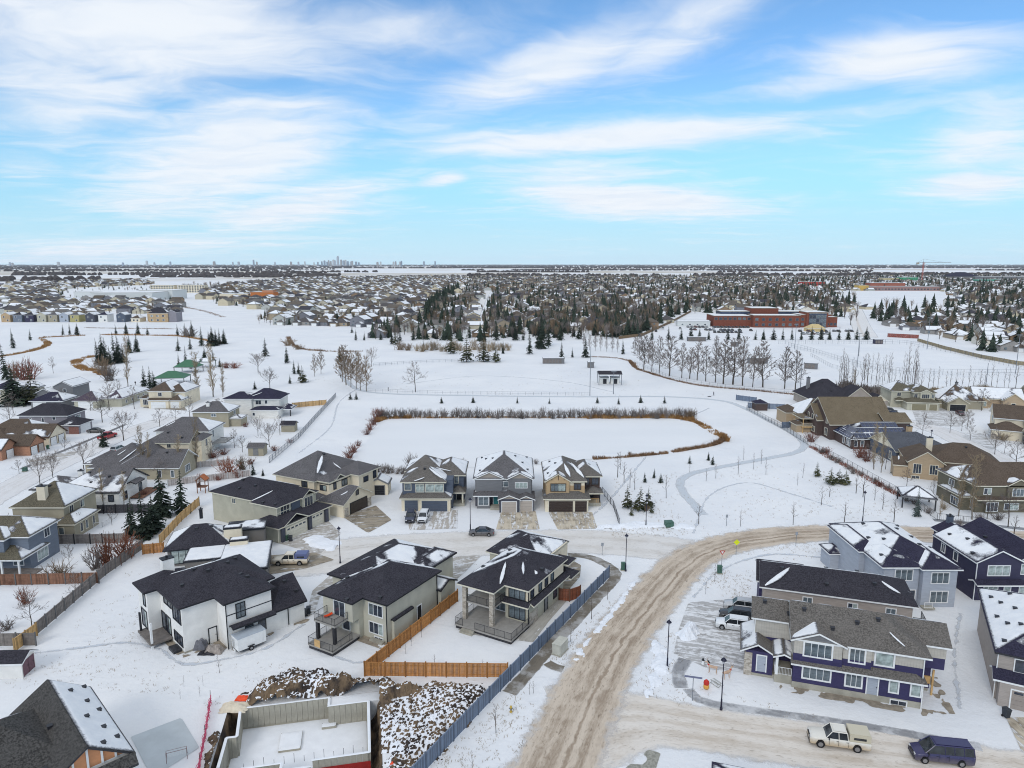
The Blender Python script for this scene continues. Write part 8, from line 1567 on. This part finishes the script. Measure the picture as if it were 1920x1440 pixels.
def far_house(seed, axis, st, snowy=False):
    r = random.Random(seed); mb = MB(); w, d_ = r.uniform(11, 14.5), r.uniform(10.5, 14); h = 5.6 if st == 2 else 3.0
    if axis == 'x': w, d_ = max(w, d_), min(w, d_)
    else: w, d_ = min(w, d_), max(w, d_)
    def blk(x0, y0, x1, y1, h, ax, ends, p=.5):
        mb.box(x0, y0, 0, x1, y1, h, 0); zr = h + p * ((y1 - y0) if ax == 'x' else (x1 - x0)) / 2; xm, ym = (x0 + x1) / 2, (y0 + y1) / 2
        if ends[0] == 'g':
            if ax == 'x':
                mb.poly([(x0, y1, h), (x0, y0, h), (x0, ym, zr)], 0); mb.poly([(x1, y0, h), (x1, y1, h), (x1, ym, zr)], 0)
            else:
                mb.poly([(x0, y0, h), (x1, y0, h), (xm, y0, zr)], 0); mb.poly([(x1, y1, h), (x0, y1, h), (xm, y1, zr)], 0)
        for (pl, k) in roof_polys(x0 - .4, y0 - .4, x1 + .4, y1 + .4, h - .1, ax, ends, p):
            mb.poly(pl, 1); c = sum((Vector(q) for q in pl), Vector()) / len(pl); lv = {'F': .08, 'L': .42, 'R': .5, 'B': .8}[k] if not snowy else {'F': .7, 'L': .9, 'R': .9, 'B': 1}[k]
            if r.random() < lv:
                s_ = r.uniform(.8, 1.0) if k != 'F' or snowy else r.uniform(.4, .7); q_ = [c.lerp(Vector(q), s_ * r.uniform(.85, 1.02)) + Vector((0, 0, .09)) for q in pl]; mb.poly(q_, 2)
        for (pl, k) in roof_polys(x0 - .4, y0 - .4, x1 + .4, y1 + .4, h - .1, ax, ends, p): pass
    blk(0, 0, w, d_, h, axis, r.choice(('hh', 'gg', 'hh')))
    g = r.uniform(5.5, 6.5); gx = r.choice((0.3, w - g - .3)); blk(gx, -4.2, gx + g, 2, 2.9, 'y', r.choice(('gg', 'hh')), .55)
    if st == 2:
        for x in (w * .25, w * .7): mb.box(x - .7, -.05, 3.6, x + .7, 0, 4.9, 3)
        mb.box(w, d_ * .4, 3.6, w + .05, d_ * .55, 4.8, 3); mb.box(-.05, d_ * .4, 3.6, 0, d_ * .55, 4.8, 3)
    q = w * .8 if gx < 1 else w * .2
    mb.box(q - .8, -.05, .9, q + .8, 0, 2.2, 3); mb.box(gx + .7, -4.25, .05, gx + g - .7, -4.2, 2.2, 4); return mb
FV = [far_house(i * 5 + 1, 'xy'[i % 2], 2 if i % 3 else 1) for i in range(10)] + [far_house(i * 5 + 101, 'xy'[i % 2], 1, True) for i in range(6)]
FM = [v.mesh('far_house', [MFW, MFR, M_SNOWF, M_GLASS2, M_WHITE]) for v in FV]
rf = random.Random(21)
def hood(poly, ang, lot=15.0, snowy=0.2, rows=(0, 33), period=62, keep=.93, avoid=()):
    P = [G(*q) for q in poly]; c, s = dirs(ang); U = [x * c + y * s for x, y in P]; V = [-x * s + y * c for x, y in P]; out = []
    v = min(V) - 20
    while v < max(V):
        for k, r0 in enumerate(rows):
            u = min(U) + rf.random() * lot
            while u < max(U):
                bow = 14 * mnoise.noise((u * .006, v * .004, 3.0)); x, y = u * c - (v + r0 + bow) * s, u * s + (v + r0 + bow) * c; px = Wp(x, y)
                if inpoly(*px, poly) and not any(inpoly(*px, a) for a in avoid) and rf.random() < keep: out.append((x, y, ang + rf.choice((-8, 0, 0, 0, 6)) + (180 if k == 1 and rf.random() < .4 else 0), rf.randrange(10, 16) if rf.random() < snowy else rf.randrange(10)))
                u += lot * rf.uniform(.9, 1.15)
        v += period
    return out
SCHOOL = [(1235, 645), (1290, 588), (1345, 588), (1560, 588), (1588, 602), (1640, 645)]; FIELD2 = [(1560, 568), (1572, 546), (1760, 544), (1815, 566), (1780, 573), (1650, 582)]; STN = [(868, 640), (884, 590), (900, 545), (925, 545), (905, 600), (900, 640)]; STS = [(1595, 650), (1590, 560), (1615, 560), (1670, 650)]; TRB = [(780, 610), (850, 540), (872, 540), (815, 605)]
ROWB = [(30, 607), (230, 607), (335, 607), (335, 590), (30, 592)]
HOODS = [(hood([(0, 560), (95, 552), (110, 566), (285, 566), (330, 572), (330, 596), (0, 598)], 4, 14.5, .25, avoid=[ROWB]), 'dense rows of houses on the far left'), (hood([(0, 534), (100, 530), (270, 526), (280, 534), (120, 540), (90, 552), (0, 560)], 2, 14, .3), 'rows of houses on the far left'),
         (hood([(478, 611), (500, 582), (395, 568), (380, 552), (420, 534), (560, 522), (872, 518), (850, 545), (792, 590), (760, 616), (640, 612)], -12, 17.5, .14, avoid=[TRB]), 'brown-roofed houses left of the conifer belt'),
         (hood([(690, 634), (700, 616), (775, 606), (800, 610), (862, 550), (880, 520), (1130, 519), (1130, 620), (1000, 627), (870, 630)], 3, 17, .25, avoid=[STN, TRB]), 'houses of the middle neighbourhood beyond the park'), (hood([(1130, 519), (1430, 520), (1440, 556), (1480, 588), (1275, 588), (1190, 628), (1130, 620)], -6, 17.5, .45, avoid=[SCHOOL]), 'tree-hidden houses left of the brick school'),
         (hood([(1650, 612), (1690, 592), (1820, 578), (1980, 566), (1980, 676), (1890, 668), (1780, 645), (1735, 630)], -14, 16, .75), 'snow-roofed houses beyond the right sports field'), (hood([(1440, 520), (1990, 516), (1990, 566), (1840, 570), (1590, 585), (1560, 586), (1440, 586)], -4, 17, .7, avoid=[FIELD2, STS, [(1500, 522), (1560, 522), (1560, 540), (1500, 540)]]), 'snow-roofed houses far to the right')]
ALL = sorted([(q[1], q, g) for L, g in HOODS for q in L], key=lambda e: e[0])
NEARH = ALL[:230]; REST = ALL[230:]
WN = ['beige', 'grey', 'cream', 'taupe', 'slate-grey', 'buff', 'brown', 'pale grey']; RN = ['charcoal', 'brown-grey', 'near-black', 'dark brown', 'ash-grey']
for (_, (x, y, a, v), g) in NEARH:
    o = place(FM[v], 'far_house', None, (x, y, 0), R(a)); sn = v > 9; wi, ri = rf.randrange(8), rf.randrange(5)
    for k_, m_ in ((0, MFWs[wi]), (1, MFRs[ri])): o.material_slots[k_].link = 'OBJECT'; o.material_slots[k_].material = m_
    tag(o, ('small %s house with snow-white roof of the ' % WN[wi] if sn else 'small %s house with %s roof of the ' % (WN[wi], RN[ri])) + g.replace('dense ', '').replace('houses of the ', '').replace('tree-hidden ', '').replace('brown-roofed houses', 'rows').replace('snow-roofed ', ''), 'house', g)
mb = MB(); NW, NR = len(MFWs), len(MFRs)
for (_, (x, y, a, v), g) in REST:
    src = FV[v]; n = len(mb.v); c, s = dirs(a); mb.v += [(x + p[0] * c - p[1] * s, y + p[0] * s + p[1] * c, p[2]) for p in src.v]; wi, ri = rf.randrange(NW), NW + rf.randrange(NR)
    for f, m_ in zip(src.f, src.m):
        if y > 1300 and m_ > 2: continue
        mb.f.append(tuple(n + i for i in f)); mb.m.append((wi, ri, NW + NR, NW + NR + 1, NW + NR + 2)[m_])
tag(mb.obj('far_houses', MFWs + MFRs + [M_SNOWF, M_GLASS2, M_WHITE]), 'mass of small houses with snowy roofs reaching towards the fields', kind='stuff')
# the front row of tall narrow houses on the left, each its own colour
for i, (x, col, rc, nm) in enumerate(((56, SD_NAVY, RF_BLACK, 'dark navy'), (79, ST_SAGE, RF_BLACK, 'grey-green'), (100, ST_OLIVE, RF_GREY, 'olive'), (121, SD_LBLUE, RF_DBLUE, 'pale blue'), (141, plain('mustard_siding', lin(170, 160, 112), .8), RF_GREY, 'mustard green'), (170, SD_DKGREY, RF_BLACK, 'charcoal'), (194, SD_WHITE, RF_DBLUE, 'bright white'), (228, SD_SLATE, RF_BLACK, 'slate grey'), (255, ST_CREAM, RF_BROWN, 'cream, low-walled'), (12, ST_TAN, RF_BROWN, 'tan'), (34, SD_STEEL, RF_BLACK, 'steel blue'))):
    h = House('house', '%s narrow two-storey house in the far left row facing the snowfield' % nm, G(x - 9, 604), 2, col, rc, M_WHITE); h.vol(0, 0, 7.6, 11, 0, 3.6 if 'low' in nm else 6.4, 'gg' if i % 2 else 'hh', 'y', .55, .4, snow={'L': .8, 'R': .9, 'F': .1, 'B': .9}, g=1.2)
    h.win('F', 0, 2.4, 3.8 if 'low' not in nm else 1, 1.3, 1.4, 1); h.win('F', 0, 5.4, .9, 1.3, 1.4, 1); h.done()
h = House('house', 'big brown multi-roofed house at the right end of the far left row', G(279, 604), 0, ST_TAN, RF_BLACK, M_WHITE); h.vol(0, 0, 17, 12, 0, 8, 'hh', 'x', .5, .5, snow={'F': .0, 'R': .6, '*': .3}, g=1); h.vol(16, 1, 24, 12, 0, 8.5, 'gg', 'y', .5, .4, wall=SD_PURPG, snow={'*': .3}, g=1); h.vol(-6, 10, 6, 24, 0, 9, 'hh', 'y', .5, .4, snow={'*': .2}, g=1)
for x in (3, 8, 13): h.win('F', 0, x, 4.6, 1.8, 1.6, 2); h.win('F', 0, x, 1, 1.8, 1.6, 2)
h.done()
def blocks(name, label, px, th, wall, L, cat, roof=None, fas=None):
    h = House(name, label, G(*px), th, wall, roof or RF_GREY, M_GREYT, cat=cat, fascia=fas or M_CONC)
    for (x0, y0, x1, y1, z, wl, wrows) in L:
        h.vol(x0, y0, x1, y1, 0, z, 'flat', oh=.25, wall=wl, g=3.0)
        for (face, zb, hh, ww, n) in wrows:
            for i in range(n):
                a, b_ = (x0, x1) if face in 'FB' else (y0, y1); h.win(face, {'F': y0, 'L': x0, 'R': x1, 'B': y1}[face], a + (b_ - a) * (i + .5) / n, zb, ww, hh, 1, tr=.12)
    return h.done()
BRK = plain('red_brick_school', lin(122, 72, 58), .9, .14, 1.2); DKB = plain('dark_glazing', lin(60, 70, 92), .2, .2, .8, 0, .6); PALEW = plain('pale_panel', lin(206, 208, 206), .7, .05); ORG = plain('orange_wall', lin(186, 112, 62), .8, .12); TEAL = plain('teal_roof', lin(120, 150, 152), .6, .08)
blocks('school', 'red brick school with flat snowy roofs and a glazed corner hall', (1412, 614), -2, BRK, [(0, 0, 37, 16, 9.5, BRK, [('F', 1.2, 2, 2.2, 7), ('F', 5.4, 2, 2.2, 7)]), (-30, 6, .2, 30, 8.6, BRK, [('F', 5.6, 1.8, 2.4, 8)]), (37, 2, 42, 20, 10, BRK, [('F', 1.5, 2, 2, 1), ('F', 5.5, 2, 2, 1)]), (42, 1, 59, 18, 12, BRK, []), (44, .6, 57.5, 10, 11.2, DKB, [('F', 1 + 0, 2.6, 2.4, 5), ('F', 4.2, 2.6, 2.4, 5), ('F', 7.4, 2.6, 2.4, 5)]), (59, 5, 68, 24, 8, BRK, [('F', 1.5, 1.8, 2, 3)]), (4, 20, 26, 40, 14, BRK, []), (-20, 24, 50, 40, 11, DKB, []), (59.5, 12, 66, 26, 9.5, BRK, [])], 'school')
h = House('annex', 'long white portable classroom building left of the brick school', G(1270, 612), -6, PALEW, RF_GREY, M_WHITE, cat='building'); h.vol(0, 0, 26, 12, 0, 4.2, 'gg', 'x', .12, .3, snow={'*': 1.3}, g=2); wins(h, 'F', 0, (4, 10, 16, 22), 1.2, 1.4, 1.0, 1); h.done()
h = House('annex', 'two low grey annex buildings between the portable classroom and the school', G(1355, 606), -2, SD_GREY, RF_GREY, M_WHITE, cat='building'); h.vol(0, 0, 10, 8, 0, 3.6, 'gg', 'x', .2, .3, snow={'*': 1.3}, g=2); h.vol(14, 1, 26, 9, 0, 4, 'gg', 'x', .2, .3, snow={'*': 1.3}, g=2); h.done()
h = House('storage_dome', 'tan hump-roofed storage building beside the school lot', G(1515, 622), 0, plain('tan_fabric', lin(198, 176, 128), .7, .08), M_CONC, M_WHITE, cat='building'); h.vol(0, 0, 13, 8, 0, 2.6, 'hh', 'x', .7, .2, rmat=plain('tan_fabric', (0, 0, 0)), snow={'*': 0}); h.done()
blocks('warehouse', 'long white flat-roofed warehouse among the far left houses', (200, 566), 3, PALEW, [(-20, 0, 60, 50, 12, PALEW, [('F', 3, 3, 6, 6)]), (-75, 60, 20, 110, 11, PALEW, []), (20, 50, 66, 100, 13, PALEW, [])], 'warehouse')
blocks('apartment_building', 'cream four-storey apartment block in front of the far left fields', (283, 549), 2, ST_CREAM, [(0, 0, 40, 16, 13, ST_CREAM, [('F', 1 + 3.1 * k, 1.8, 2.2, 9) for k in range(4)]), (46, 4, 92, 20, 13, ST_CREAM, [('F', 1 + 3.1 * k, 1.8, 2.2, 10) for k in range(4)])], 'apartments')
blocks('commercial_building', 'low building with one bright orange half beyond the trail', (412, 560), -2, PALEW, [(0, 0, 42, 18, 7, ST_CREAM, [('F', 1, 2.2, 3, 6)]), (46, 0, 80, 20, 9.5, ORG, [('F', 1, 2.2, 3, 5)]), (62, 4, 78, 18, 12, ORG, [])], 'building')
blocks('school', 'long low school with pale teal roof and yellow end wall far right', (1610, 545), -3, plain('yellow_wall', lin(196, 162, 90), .8, .1), [(0, 0, 18, 22, 10, plain('yellow_wall', (0, 0, 0)), []), (18, 2, 150, 26, 8, plain('mauve_brick', lin(150, 120, 114), .9, .1), [('F', 2, 2, 3.5, 22)]), (30, 20, 95, 44, 14, plain('rust_brick', lin(150, 92, 76), .9, .1), [])], 'school', fas=TEAL)
blocks('commercial_building', 'long red building behind the far conifers right of the school', (1502, 536), 0, plain('red_cladding', lin(176, 66, 58), .7, .1), [(0, 0, 56, 20, 9, plain('red_cladding', (0, 0, 0)), [('F', 2, 2.5, 3, 9)])], 'building')
GRC = plain('green_sheathing', lin(66, 158, 112), .7, .08); blocks('unfinished_building', 'unfinished green-sheathed block standing under the tower crane', (1690, 529), 0, GRC, [(0, 0, 46, 26, 13, GRC, [('F', 2 + 3.6 * k, 2, 2.4, 7) for k in range(3)]), (-48, 6, -4, 30, 11, plain('tan_sheathing', lin(190, 176, 140), .8, .1), [])], 'building')
blocks('commercial_building', 'small green building at the far right', (1832, 530), 0, plain('far_green', lin(80, 150, 130), .8, .1), [(0, 0, 60, 20, 9, plain('far_green', (0, 0, 0)), [])], 'building'); blocks('commercial_building', 'wide grey flat building in front of the right horizon', (1840, 526), 0, SD_GREY, [(0, 0, 150, 40, 12, SD_GREY, [('F', 2, 3, 5, 14)])], 'building')
h = House('arena', 'broad dark-roofed arena near the right horizon', G(1784, 524), 0, SD_GREY, RF_DBLUE, M_GREYT, cat='building'); h.vol(0, 0, 90, 60, 0, 10, 'hh', 'x', .45, 1, snow={'*': 0}, g=4); h.done()
c = thing('tower_crane', 'tall tower crane with long jib on the right horizon', 'crane', G(1728, 531)); MCR = plain('crane_red', lin(170, 96, 84), .6, .1)
def lattice(mb, a, b_, w, n, r=.35):
    a, b_ = Vector(a), Vector(b_); d_ = (b_ - a).normalized(); t_ = Vector((0, 1, 0)); s = d_.cross(t_).normalized(); cs = [s * w + t_ * w, s * w - t_ * w, -s * w - t_ * w, -s * w + t_ * w]
    for q in cs: mb.tube(a + q, b_ + q, r, r, 4)
    for i in range(n):
        p, e = a.lerp(b_, i / n), a.lerp(b_, (i + 1) / n)
        for k in range(4): mb.tube(p + cs[k], e + cs[(k + 1) % 4], r * .6, r * .6, 3)
mb = MB(); lattice(mb, (0, 0, 0), (0, 0, 54), 1.2, 14, .3); mb.obj('mast', MCR, c); mb = MB(); lattice(mb, (-16, 0, 54), (72, 0, 54), .8, 18, .22); mb.tube((0, 0, 63), (50, 0, 55), .2, .2, 3); mb.tube((0, 0, 63), (-14, 0, 55), .2, .2, 3); mb.tube((0, 0, 53), (0, 0, 64), .6, .4, 4); mb.obj('jib', M_STEEL, c); mb = MB(); mb.box(-18, -2, 49, -12, 2, 54); mb.obj('counterweight', M_CONC, c); mb = MB(); mb.box(1.5, -1.5, 49, 4, 1.5, 52.5); mb.obj('cab', M_WHITE, c)
# cars in the school lot
cm = []
for i, col in enumerate((lin(60, 62, 68), lin(200, 202, 204), lin(150, 152, 156), lin(96, 44, 44), lin(54, 62, 84))):
    mb = MB(); mb.prism([(-2.3, -.9), (2.3, -.9), (2.3, .9), (-2.3, .9)], .35, .95); loft(mb, [[(-1.1, -.82, .95), (1.9, -.82, .95), (1.9, .82, .95), (-1.1, .82, .95), (-1.1, -.82, .95)], [(-.4, -.66, 1.5), (1.5, -.66, 1.5), (1.5, .66, 1.5), (-.4, .66, 1.5), (-.4, -.66, 1.5)]], 1)
    for x in (-1.4, 1.4): mb.tube((x, -.92, .33), (x, .92, .33), .33, .33, 8, 2, True)
    mb.poly([(-.4, -.66, 1.52), (1.5, -.66, 1.52), (1.5, .66, 1.52), (-.4, .66, 1.52)], 0); cm.append(mb.mesh('parked_car', [paint('lot_%d' % i, col), M_CGLASS, M_TYRE]))
SPOT = [(1290 + 7 * i, 614 + .05 * i) for i in range(17)] + [(1296 + 7 * i, 619 + .1 * i) for i in range(17)] + [(1340 + 8 * i, 624) for i in range(8)] + [(1500 + 8 * i, 622) for i in range(13)] + [(1506 + 9 * i, 627) for i in range(6)]
for q in SPOT:
    if rf.random() < .12: continue
    tag(place(cm[rf.choice((0, 0, 0, 4, 2, 1, 3))], 'parked_car', None, (*G(*q), 0), R(90 + rf.uniform(-6, 6))), 'small car parked in the crowded lot before the brick school', 'car', 'cars in the school lot')
for i, (x, y) in enumerate(((1230, 622), (1243, 617), (1275, 617), (884, 597), (891, 592), (896, 601))): tag(place(cm[i % 5], 'parked_car', None, (*G(x, y), 0), R(80)), ('dark car on the lane left of the school lot, %s' % ('left of three', 'middle of three', 'right of three')[i]) if i < 3 else 'car parked on the snowy north street, %s' % ('leftmost', 'middle', 'rightmost')[i - 3], 'car')
# trees of the far neighbourhoods
def low_spruce(seed):
    r = random.Random(seed); mb = MB(); mb.tube((0, 0, 0), (0, 0, .25), .02, .02, 4, 1)
    for i in range(6):
        k = i / 5; z = .05 + .75 * k; n = 8; L = .2 * (1 - k) ** .85 + .03
        for j in range(n):
            w = 6.28 * (j + r.random() * .6) / n; l = L * r.uniform(.6, 1.25); a = Vector((0, 0, z + .22 - .05 * k)); s = 6.28 / n * .55; mb.poly([a, (math.cos(w - s) * l, math.sin(w - s) * l, z - .03), (math.cos(w) * l * 1.2, math.sin(w) * l * 1.2, z - .06), (math.cos(w + s) * l, math.sin(w + s) * l, z - .02)])
    return mb
def low_bare(seed):
    r = random.Random(seed); mb = MB(); mb.tube((0, 0, 0), (0, 0, .4), .02, .015, 4, 1)
    for i in range(46):
        w = r.random() * 6.28; t_ = r.random() * .8; z = r.uniform(.2, .5); d_ = Vector((math.cos(w) * t_, math.sin(w) * t_, 1)).normalized(); l = r.uniform(.3, .55); a = Vector((0, 0, z)); e = a + d_ * l; s = rv(r, 1).normalized() * .018
        mb.poly([a - s * .6, a + s * .6, e + rv(r, .03)]); b_ = a.lerp(e, .6); mb.poly([b_ - s * .5, b_ + s * .5, b_ + (d_ + rv(r, .5)).normalized() * .2])
    return mb
LS = [low_spruce(i) for i in range(4)]; LB = [low_bare(i + 9) for i in range(4)]
LSM = [m_.mesh('spruce_tree', [M_NEEDLE, M_BARK]) for m_ in LS]; LBM = [[m_.mesh('bare_tree', [tw_, M_BARK]) for m_ in LB] for tw_ in (M_TWIG, M_TWIGB)]
FT = []
def scatter(poly, n, ps, hs, hb, where, avoid=(SCHOOL, FIELD2, STN, STS)):
    ys = [q[1] for q in poly]; xs = [q[0] for q in poly]; y0, y1 = min(ys), max(ys); c = 0; tr_ = 0
    while c < n and tr_ < n * 40:
        tr_ += 1; D0, D1 = 1 / (y1 - 494.0), 1 / (y0 - 494.0); y = 494 + 1 / rf.uniform(D0, D1) if rf.random() < .6 else rf.uniform(y0, y1); x = rf.uniform(min(xs), max(xs))
        if not inpoly(x, y, poly) or any(inpoly(x, y, a) for a in avoid): continue
        X, Y = G(x, y)
        if mnoise.noise((X * .006, Y * .006, 5.0)) + rf.uniform(-.9, .9) < -.2: continue
        s = rf.random() < ps; FT.append((Y, X, s, rf.uniform(*(hs if s else hb)), where)); c += 1
C_, D_, D2, E_, F_ = [(478, 611), (500, 582), (395, 568), (380, 552), (420, 534), (560, 522), (872, 518), (850, 545), (792, 590), (760, 616), (640, 612)], [(690, 636), (775, 606), (862, 550), (880, 520), (1130, 519), (1130, 632), (870, 640)], [(1130, 519), (1430, 518), (1440, 558), (1480, 588), (1275, 588), (1190, 634), (1130, 636)], [(1640, 600), (1690, 588), (1820, 574), (1980, 562), (1980, 680), (1890, 668), (1780, 645), (1735, 630)], [(1430, 520), (1990, 514), (1990, 570), (1840, 572), (1600, 586), (1560, 587), (1440, 587)]
scatter(C_, 1300, .2, (5, 9), (5, 9), 'among the brown-roofed houses'); scatter(D_, 1700, .42, (7, 15), (6, 12), 'of the middle neighbourhood'); scatter(D2, 1900, .42, (7, 16), (7, 13), 'left of the brick school'); scatter(E_, 250, .4, (8, 16), (7, 13), 'beyond the right sports field'); scatter(F_, 2000, .5, (9, 17), (8, 14), 'far to the right'); scatter([(0, 535), (270, 528), (330, 560), (330, 598), (0, 598)], 300, .25, (5, 9), (5, 8), 'on the far left')
for i in range(46): X, Y = G(797 + 62 * (i / 46) + rf.uniform(-6, 6), 604 - 60 * (i / 46) ** .7 + rf.uniform(-3, 3)); FT.append((Y, X, True, rf.uniform(14, 20), 'in the dark belt'))
for i in range(60): X, Y = G(340 + rf.random() * 110, 543 + rf.uniform(-6, 7)); FT.append((Y, X, False, rf.uniform(9, 14), 'beside the far apartments'))
for i in range(26): X, Y = G(1548 + rf.random() * 60, 560 + rf.random() * 50); FT.append((Y, X, rf.random() < .7, rf.uniform(9, 15), 'right of the school'))
for i in range(14): X, Y = G(1640 + i * 4.5 + rf.uniform(-3, 3), 592 + rf.uniform(-8, 16)); FT.append((Y, X, rf.random() < .7, rf.uniform(10, 17), 'beyond the right sports field'))
FT.sort(key=lambda e: e[0]); ns = nb = 0; mb = MB(); m2 = MB()
for (Y, X, s, h, where) in FT:
    k = rf.randrange(4)
    if s and ns < 150:
        ns += 1; o = place(LSM[k], 'spruce_tree', None, (X, Y, 0), rf.random() * 6); o.scale = (h, h, h); tag(o, '%s dark spruce %s' % ('short' if h < 9 else 'tall' if h > 13 else 'mid-sized', where), 'tree', 'far spruces ' + where)
    elif not s and nb < 130:
        nb += 1; o = place(LBM[rf.random() < .55][k], 'bare_tree', None, (X, Y, 0), rf.random() * 6); o.scale = (h * 1.1, h * 1.1, h); tag(o, '%s leafless tree %s' % ('short' if h < 8.5 else 'tall' if h > 11 else 'mid-sized', where), 'tree', 'far bare trees ' + where)
    elif s: mb.add(LS[k], (X, Y, 0), rf.random() * 6, h * 1.05)
    else: m2.add(LB[k], (X, Y, 0), rf.random() * 6, h * 1.15, rf.choice((0, 2)))
tag(mb.obj('far_conifers', [M_NEEDLE, M_BARK]), 'mass of dark conifers standing among the farthest houses', kind='stuff'); tag(m2.obj('far_bare_trees', [M_TWIG, M_BARK, M_TWIGB, M_BARK]), 'mass of leafless trees among the farthest houses', kind='stuff')

# ---------------------------------------------------------------- open country, tree belts and the city
M_BELT = leafmat('woodland', (.05, .042, .042), (.10, .085, .08), .01, .0)
def clump(mb, X, Y, w, h, r):
    n = len(mb.v); k = 7
    for (q, z) in ((1, 0), (.95, .5), (.5, .9)):
        for i in range(k): a = 6.28 * i / k + q; e = r.uniform(.75, 1.2); mb.v.append((X + math.cos(a) * w * q * e, Y + math.sin(a) * w * q * e, h * z * r.uniform(.8, 1.2)))
    mb.v.append((X, Y, h))
    for a in range(2):
        for i in range(k): j = (i + 1) % k; mb.f.append((n + a * k + i, n + a * k + j, n + (a + 1) * k + j, n + (a + 1) * k + i)); mb.m.append(0)
    for i in range(k): mb.f.append((n + 2 * k + i, n + 2 * k + (i + 1) % k, n + 3 * k)); mb.m.append(0)
rb = random.Random(77)
def belt(label, rows, thr, name='woodland', hgt=(9, 15), xs=(-400, 2320), step=None, clear=None):
    mb = MB()
    for y in rows:
        X0, Y = G(xs[0], y); X1, _ = G(xs[1], y); w = step or max(12, Y * .0026); x = X0
        while x < X1:
            yy = Y * (1 + rb.uniform(-.02, .02)); v = mnoise.fractal((x * .00045, y * .55, 2.0), 1, 2, 4)
            if v > thr(y, Wp(x, yy)[0]): clump(mb, x, yy, w * rb.uniform(.5, 1.0), rb.uniform(*hgt), rb)
            x += w * rb.uniform(.6, 1.4)
    tag(mb.obj(name, M_BELT), label, kind='stuff')
belt('dark wooded belt along the whole horizon', [496.6, 497.2, 498, 498.8, 499.6, 500.6, 501.6, 502.8], lambda y, x: (-1.5 if y < 501 else -.55) if x > 1150 or x < 560 else (-.02 if y > 499.5 else -1.2), hgt=(12, 20))
belt('scattered copses between the snowy fields', [504, 505.5, 507, 508.5, 510.5, 513, 515.5], lambda y, x: -.1 if (x < 560 and y < 509) else (.02 if x > 1100 and y < 508 else .06), hgt=(9, 14))
belt('brown poplar bluff above the far left houses', [524.5, 526, 527.5], lambda y, x: -.05, hgt=(9, 14), xs=(-60, 175), step=15); belt('oval dark copse in the far left field', [513.5, 515, 516.2], lambda y, x: -.7, hgt=(11, 15), xs=(34, 132), step=16); belt('woodlot strip right of the far left field', [516, 518, 520], lambda y, x: .0, hgt=(8, 12), xs=(270, 640), step=16)
belt('grey tree line behind the middle neighbourhood', [515.5, 517, 518.5], lambda y, x: -.25, hgt=(8, 14), xs=(880, 1960), step=14)
M_CITY = palette('tower', [lin(140, 150, 164), lin(160, 166, 176), lin(122, 134, 150), lin(176, 178, 180), lin(150, 146, 146)]); rc = random.Random(4)
def tower(x, ybase, ytop, wpx, label, crown=0):
    X, Y = G(x, ybase); s = math.hypot(Y, H) / FPX; w = max(18, wpx * s); h = max(14, (494.8 - ytop) * s + H)
    t_ = thing('tower', label, 'tower', (X, Y), rc.uniform(-.3, .3), 'city skyline on the horizon'); mb = MB(); n = max(2, int(h / 16))
    for i in range(n): mb.box(-w / 2, -w * .4, h * i / n + .6, w / 2, w * .4, h * (i + 1) / n); mb.box(-w / 2 + .8, -w * .4 + .8, h * i / n, w / 2 - .8, w * .4 - .8, h * i / n + .7)
    mb.obj('wall', M_CITY, t_); mb = MB(); mb.box(-w * .3, -w * .25, h, w * .3, w * .25, h + h * .06 + 2); mb.obj('roof_plant', M_CITY, t_)
    if crown: mb = MB(); mb.tube((0, 0, h), (0, 0, h + crown), w * .08, w * .02, 5); mb.obj('spire', M_STEEL, t_)
tower(634, 499, 481.5, 3.6, 'tallest glass tower of the distant city skyline', 20); tower(640, 499, 487.5, 3, 'second tallest tower, just right of the tallest in the skyline')
for i, (x, y) in enumerate([(604, 490.5), (609, 489), (613, 491), (617, 488.5), (621, 490), (625, 487.5), (629, 489), (644, 489), (648, 488), (653, 490), (657, 491), (661, 489.8), (667, 491), (673, 492), (597, 491.5), (590, 492)]): tower(x + rc.uniform(-1, 1), 499, y, rc.uniform(2, 3.6), 'grey high-rise in the cluster round the tallest distant tower')
for i, (x, y) in enumerate([(19, 492), (24, 493), (110, 491.5), (231, 492.5), (276, 489.5), (290, 492), (320, 491), (402, 490.5), (437, 491.5), (448, 491), (476, 488), (482, 491), (516, 491.5), (546, 491), (560, 491.5), (572, 490.5), (708, 491.5), (714, 491), (738, 491), (742, 490.5), (750, 491), (753, 489.8), (795, 490.5), (816, 490)]): tower(x, 500, y, rc.uniform(2, 4), 'lone grey high-rise standing on the left half of the horizon')
PYM = MB(); lattice(PYM, (0, 0, 0), (0, 0, 42), 1.6, 8, .5); PYM.box(-9, -.6, 34, 9, .6, 35.2); PYM.box(-7, -.6, 40, 7, .6, 41); PYMESH = PYM.mesh('pylon', M_STEEL)
for x in (1060, 1110, 1172, 1236, 1256, 1275, 1327, 1366, 1518, 1531, 1551, 1580, 1602): tag(place(PYMESH, 'pylon', None, (*G(x, 501.5), 0), .2), 'thin power pylon standing on the right horizon', 'pylon', 'power pylons on the horizon')
# the winter air between here and the city
mb = MB(); mb.box(-26000, -400, -4, 26000, 27000, 290); hz = mb.obj('haze', []); hz['kind'] = 'stuff'; hz['label'] = 'thin cold haze over the plain'
m = bpy.data.materials.new('haze'); m.use_nodes = True; t = NT(m.node_tree); m.node_tree.nodes.clear(); o_ = t.n('ShaderNodeOutputMaterial'); v_ = t.n('ShaderNodeVolumePrincipled'); v_.inputs['Color'].default_value = (.80, .90, 1.0, 1); v_.inputs['Density'].default_value = 1.5e-5; t.t.links.new(v_.outputs[0], o_.inputs['Volume']); hz.data.materials.append(m)
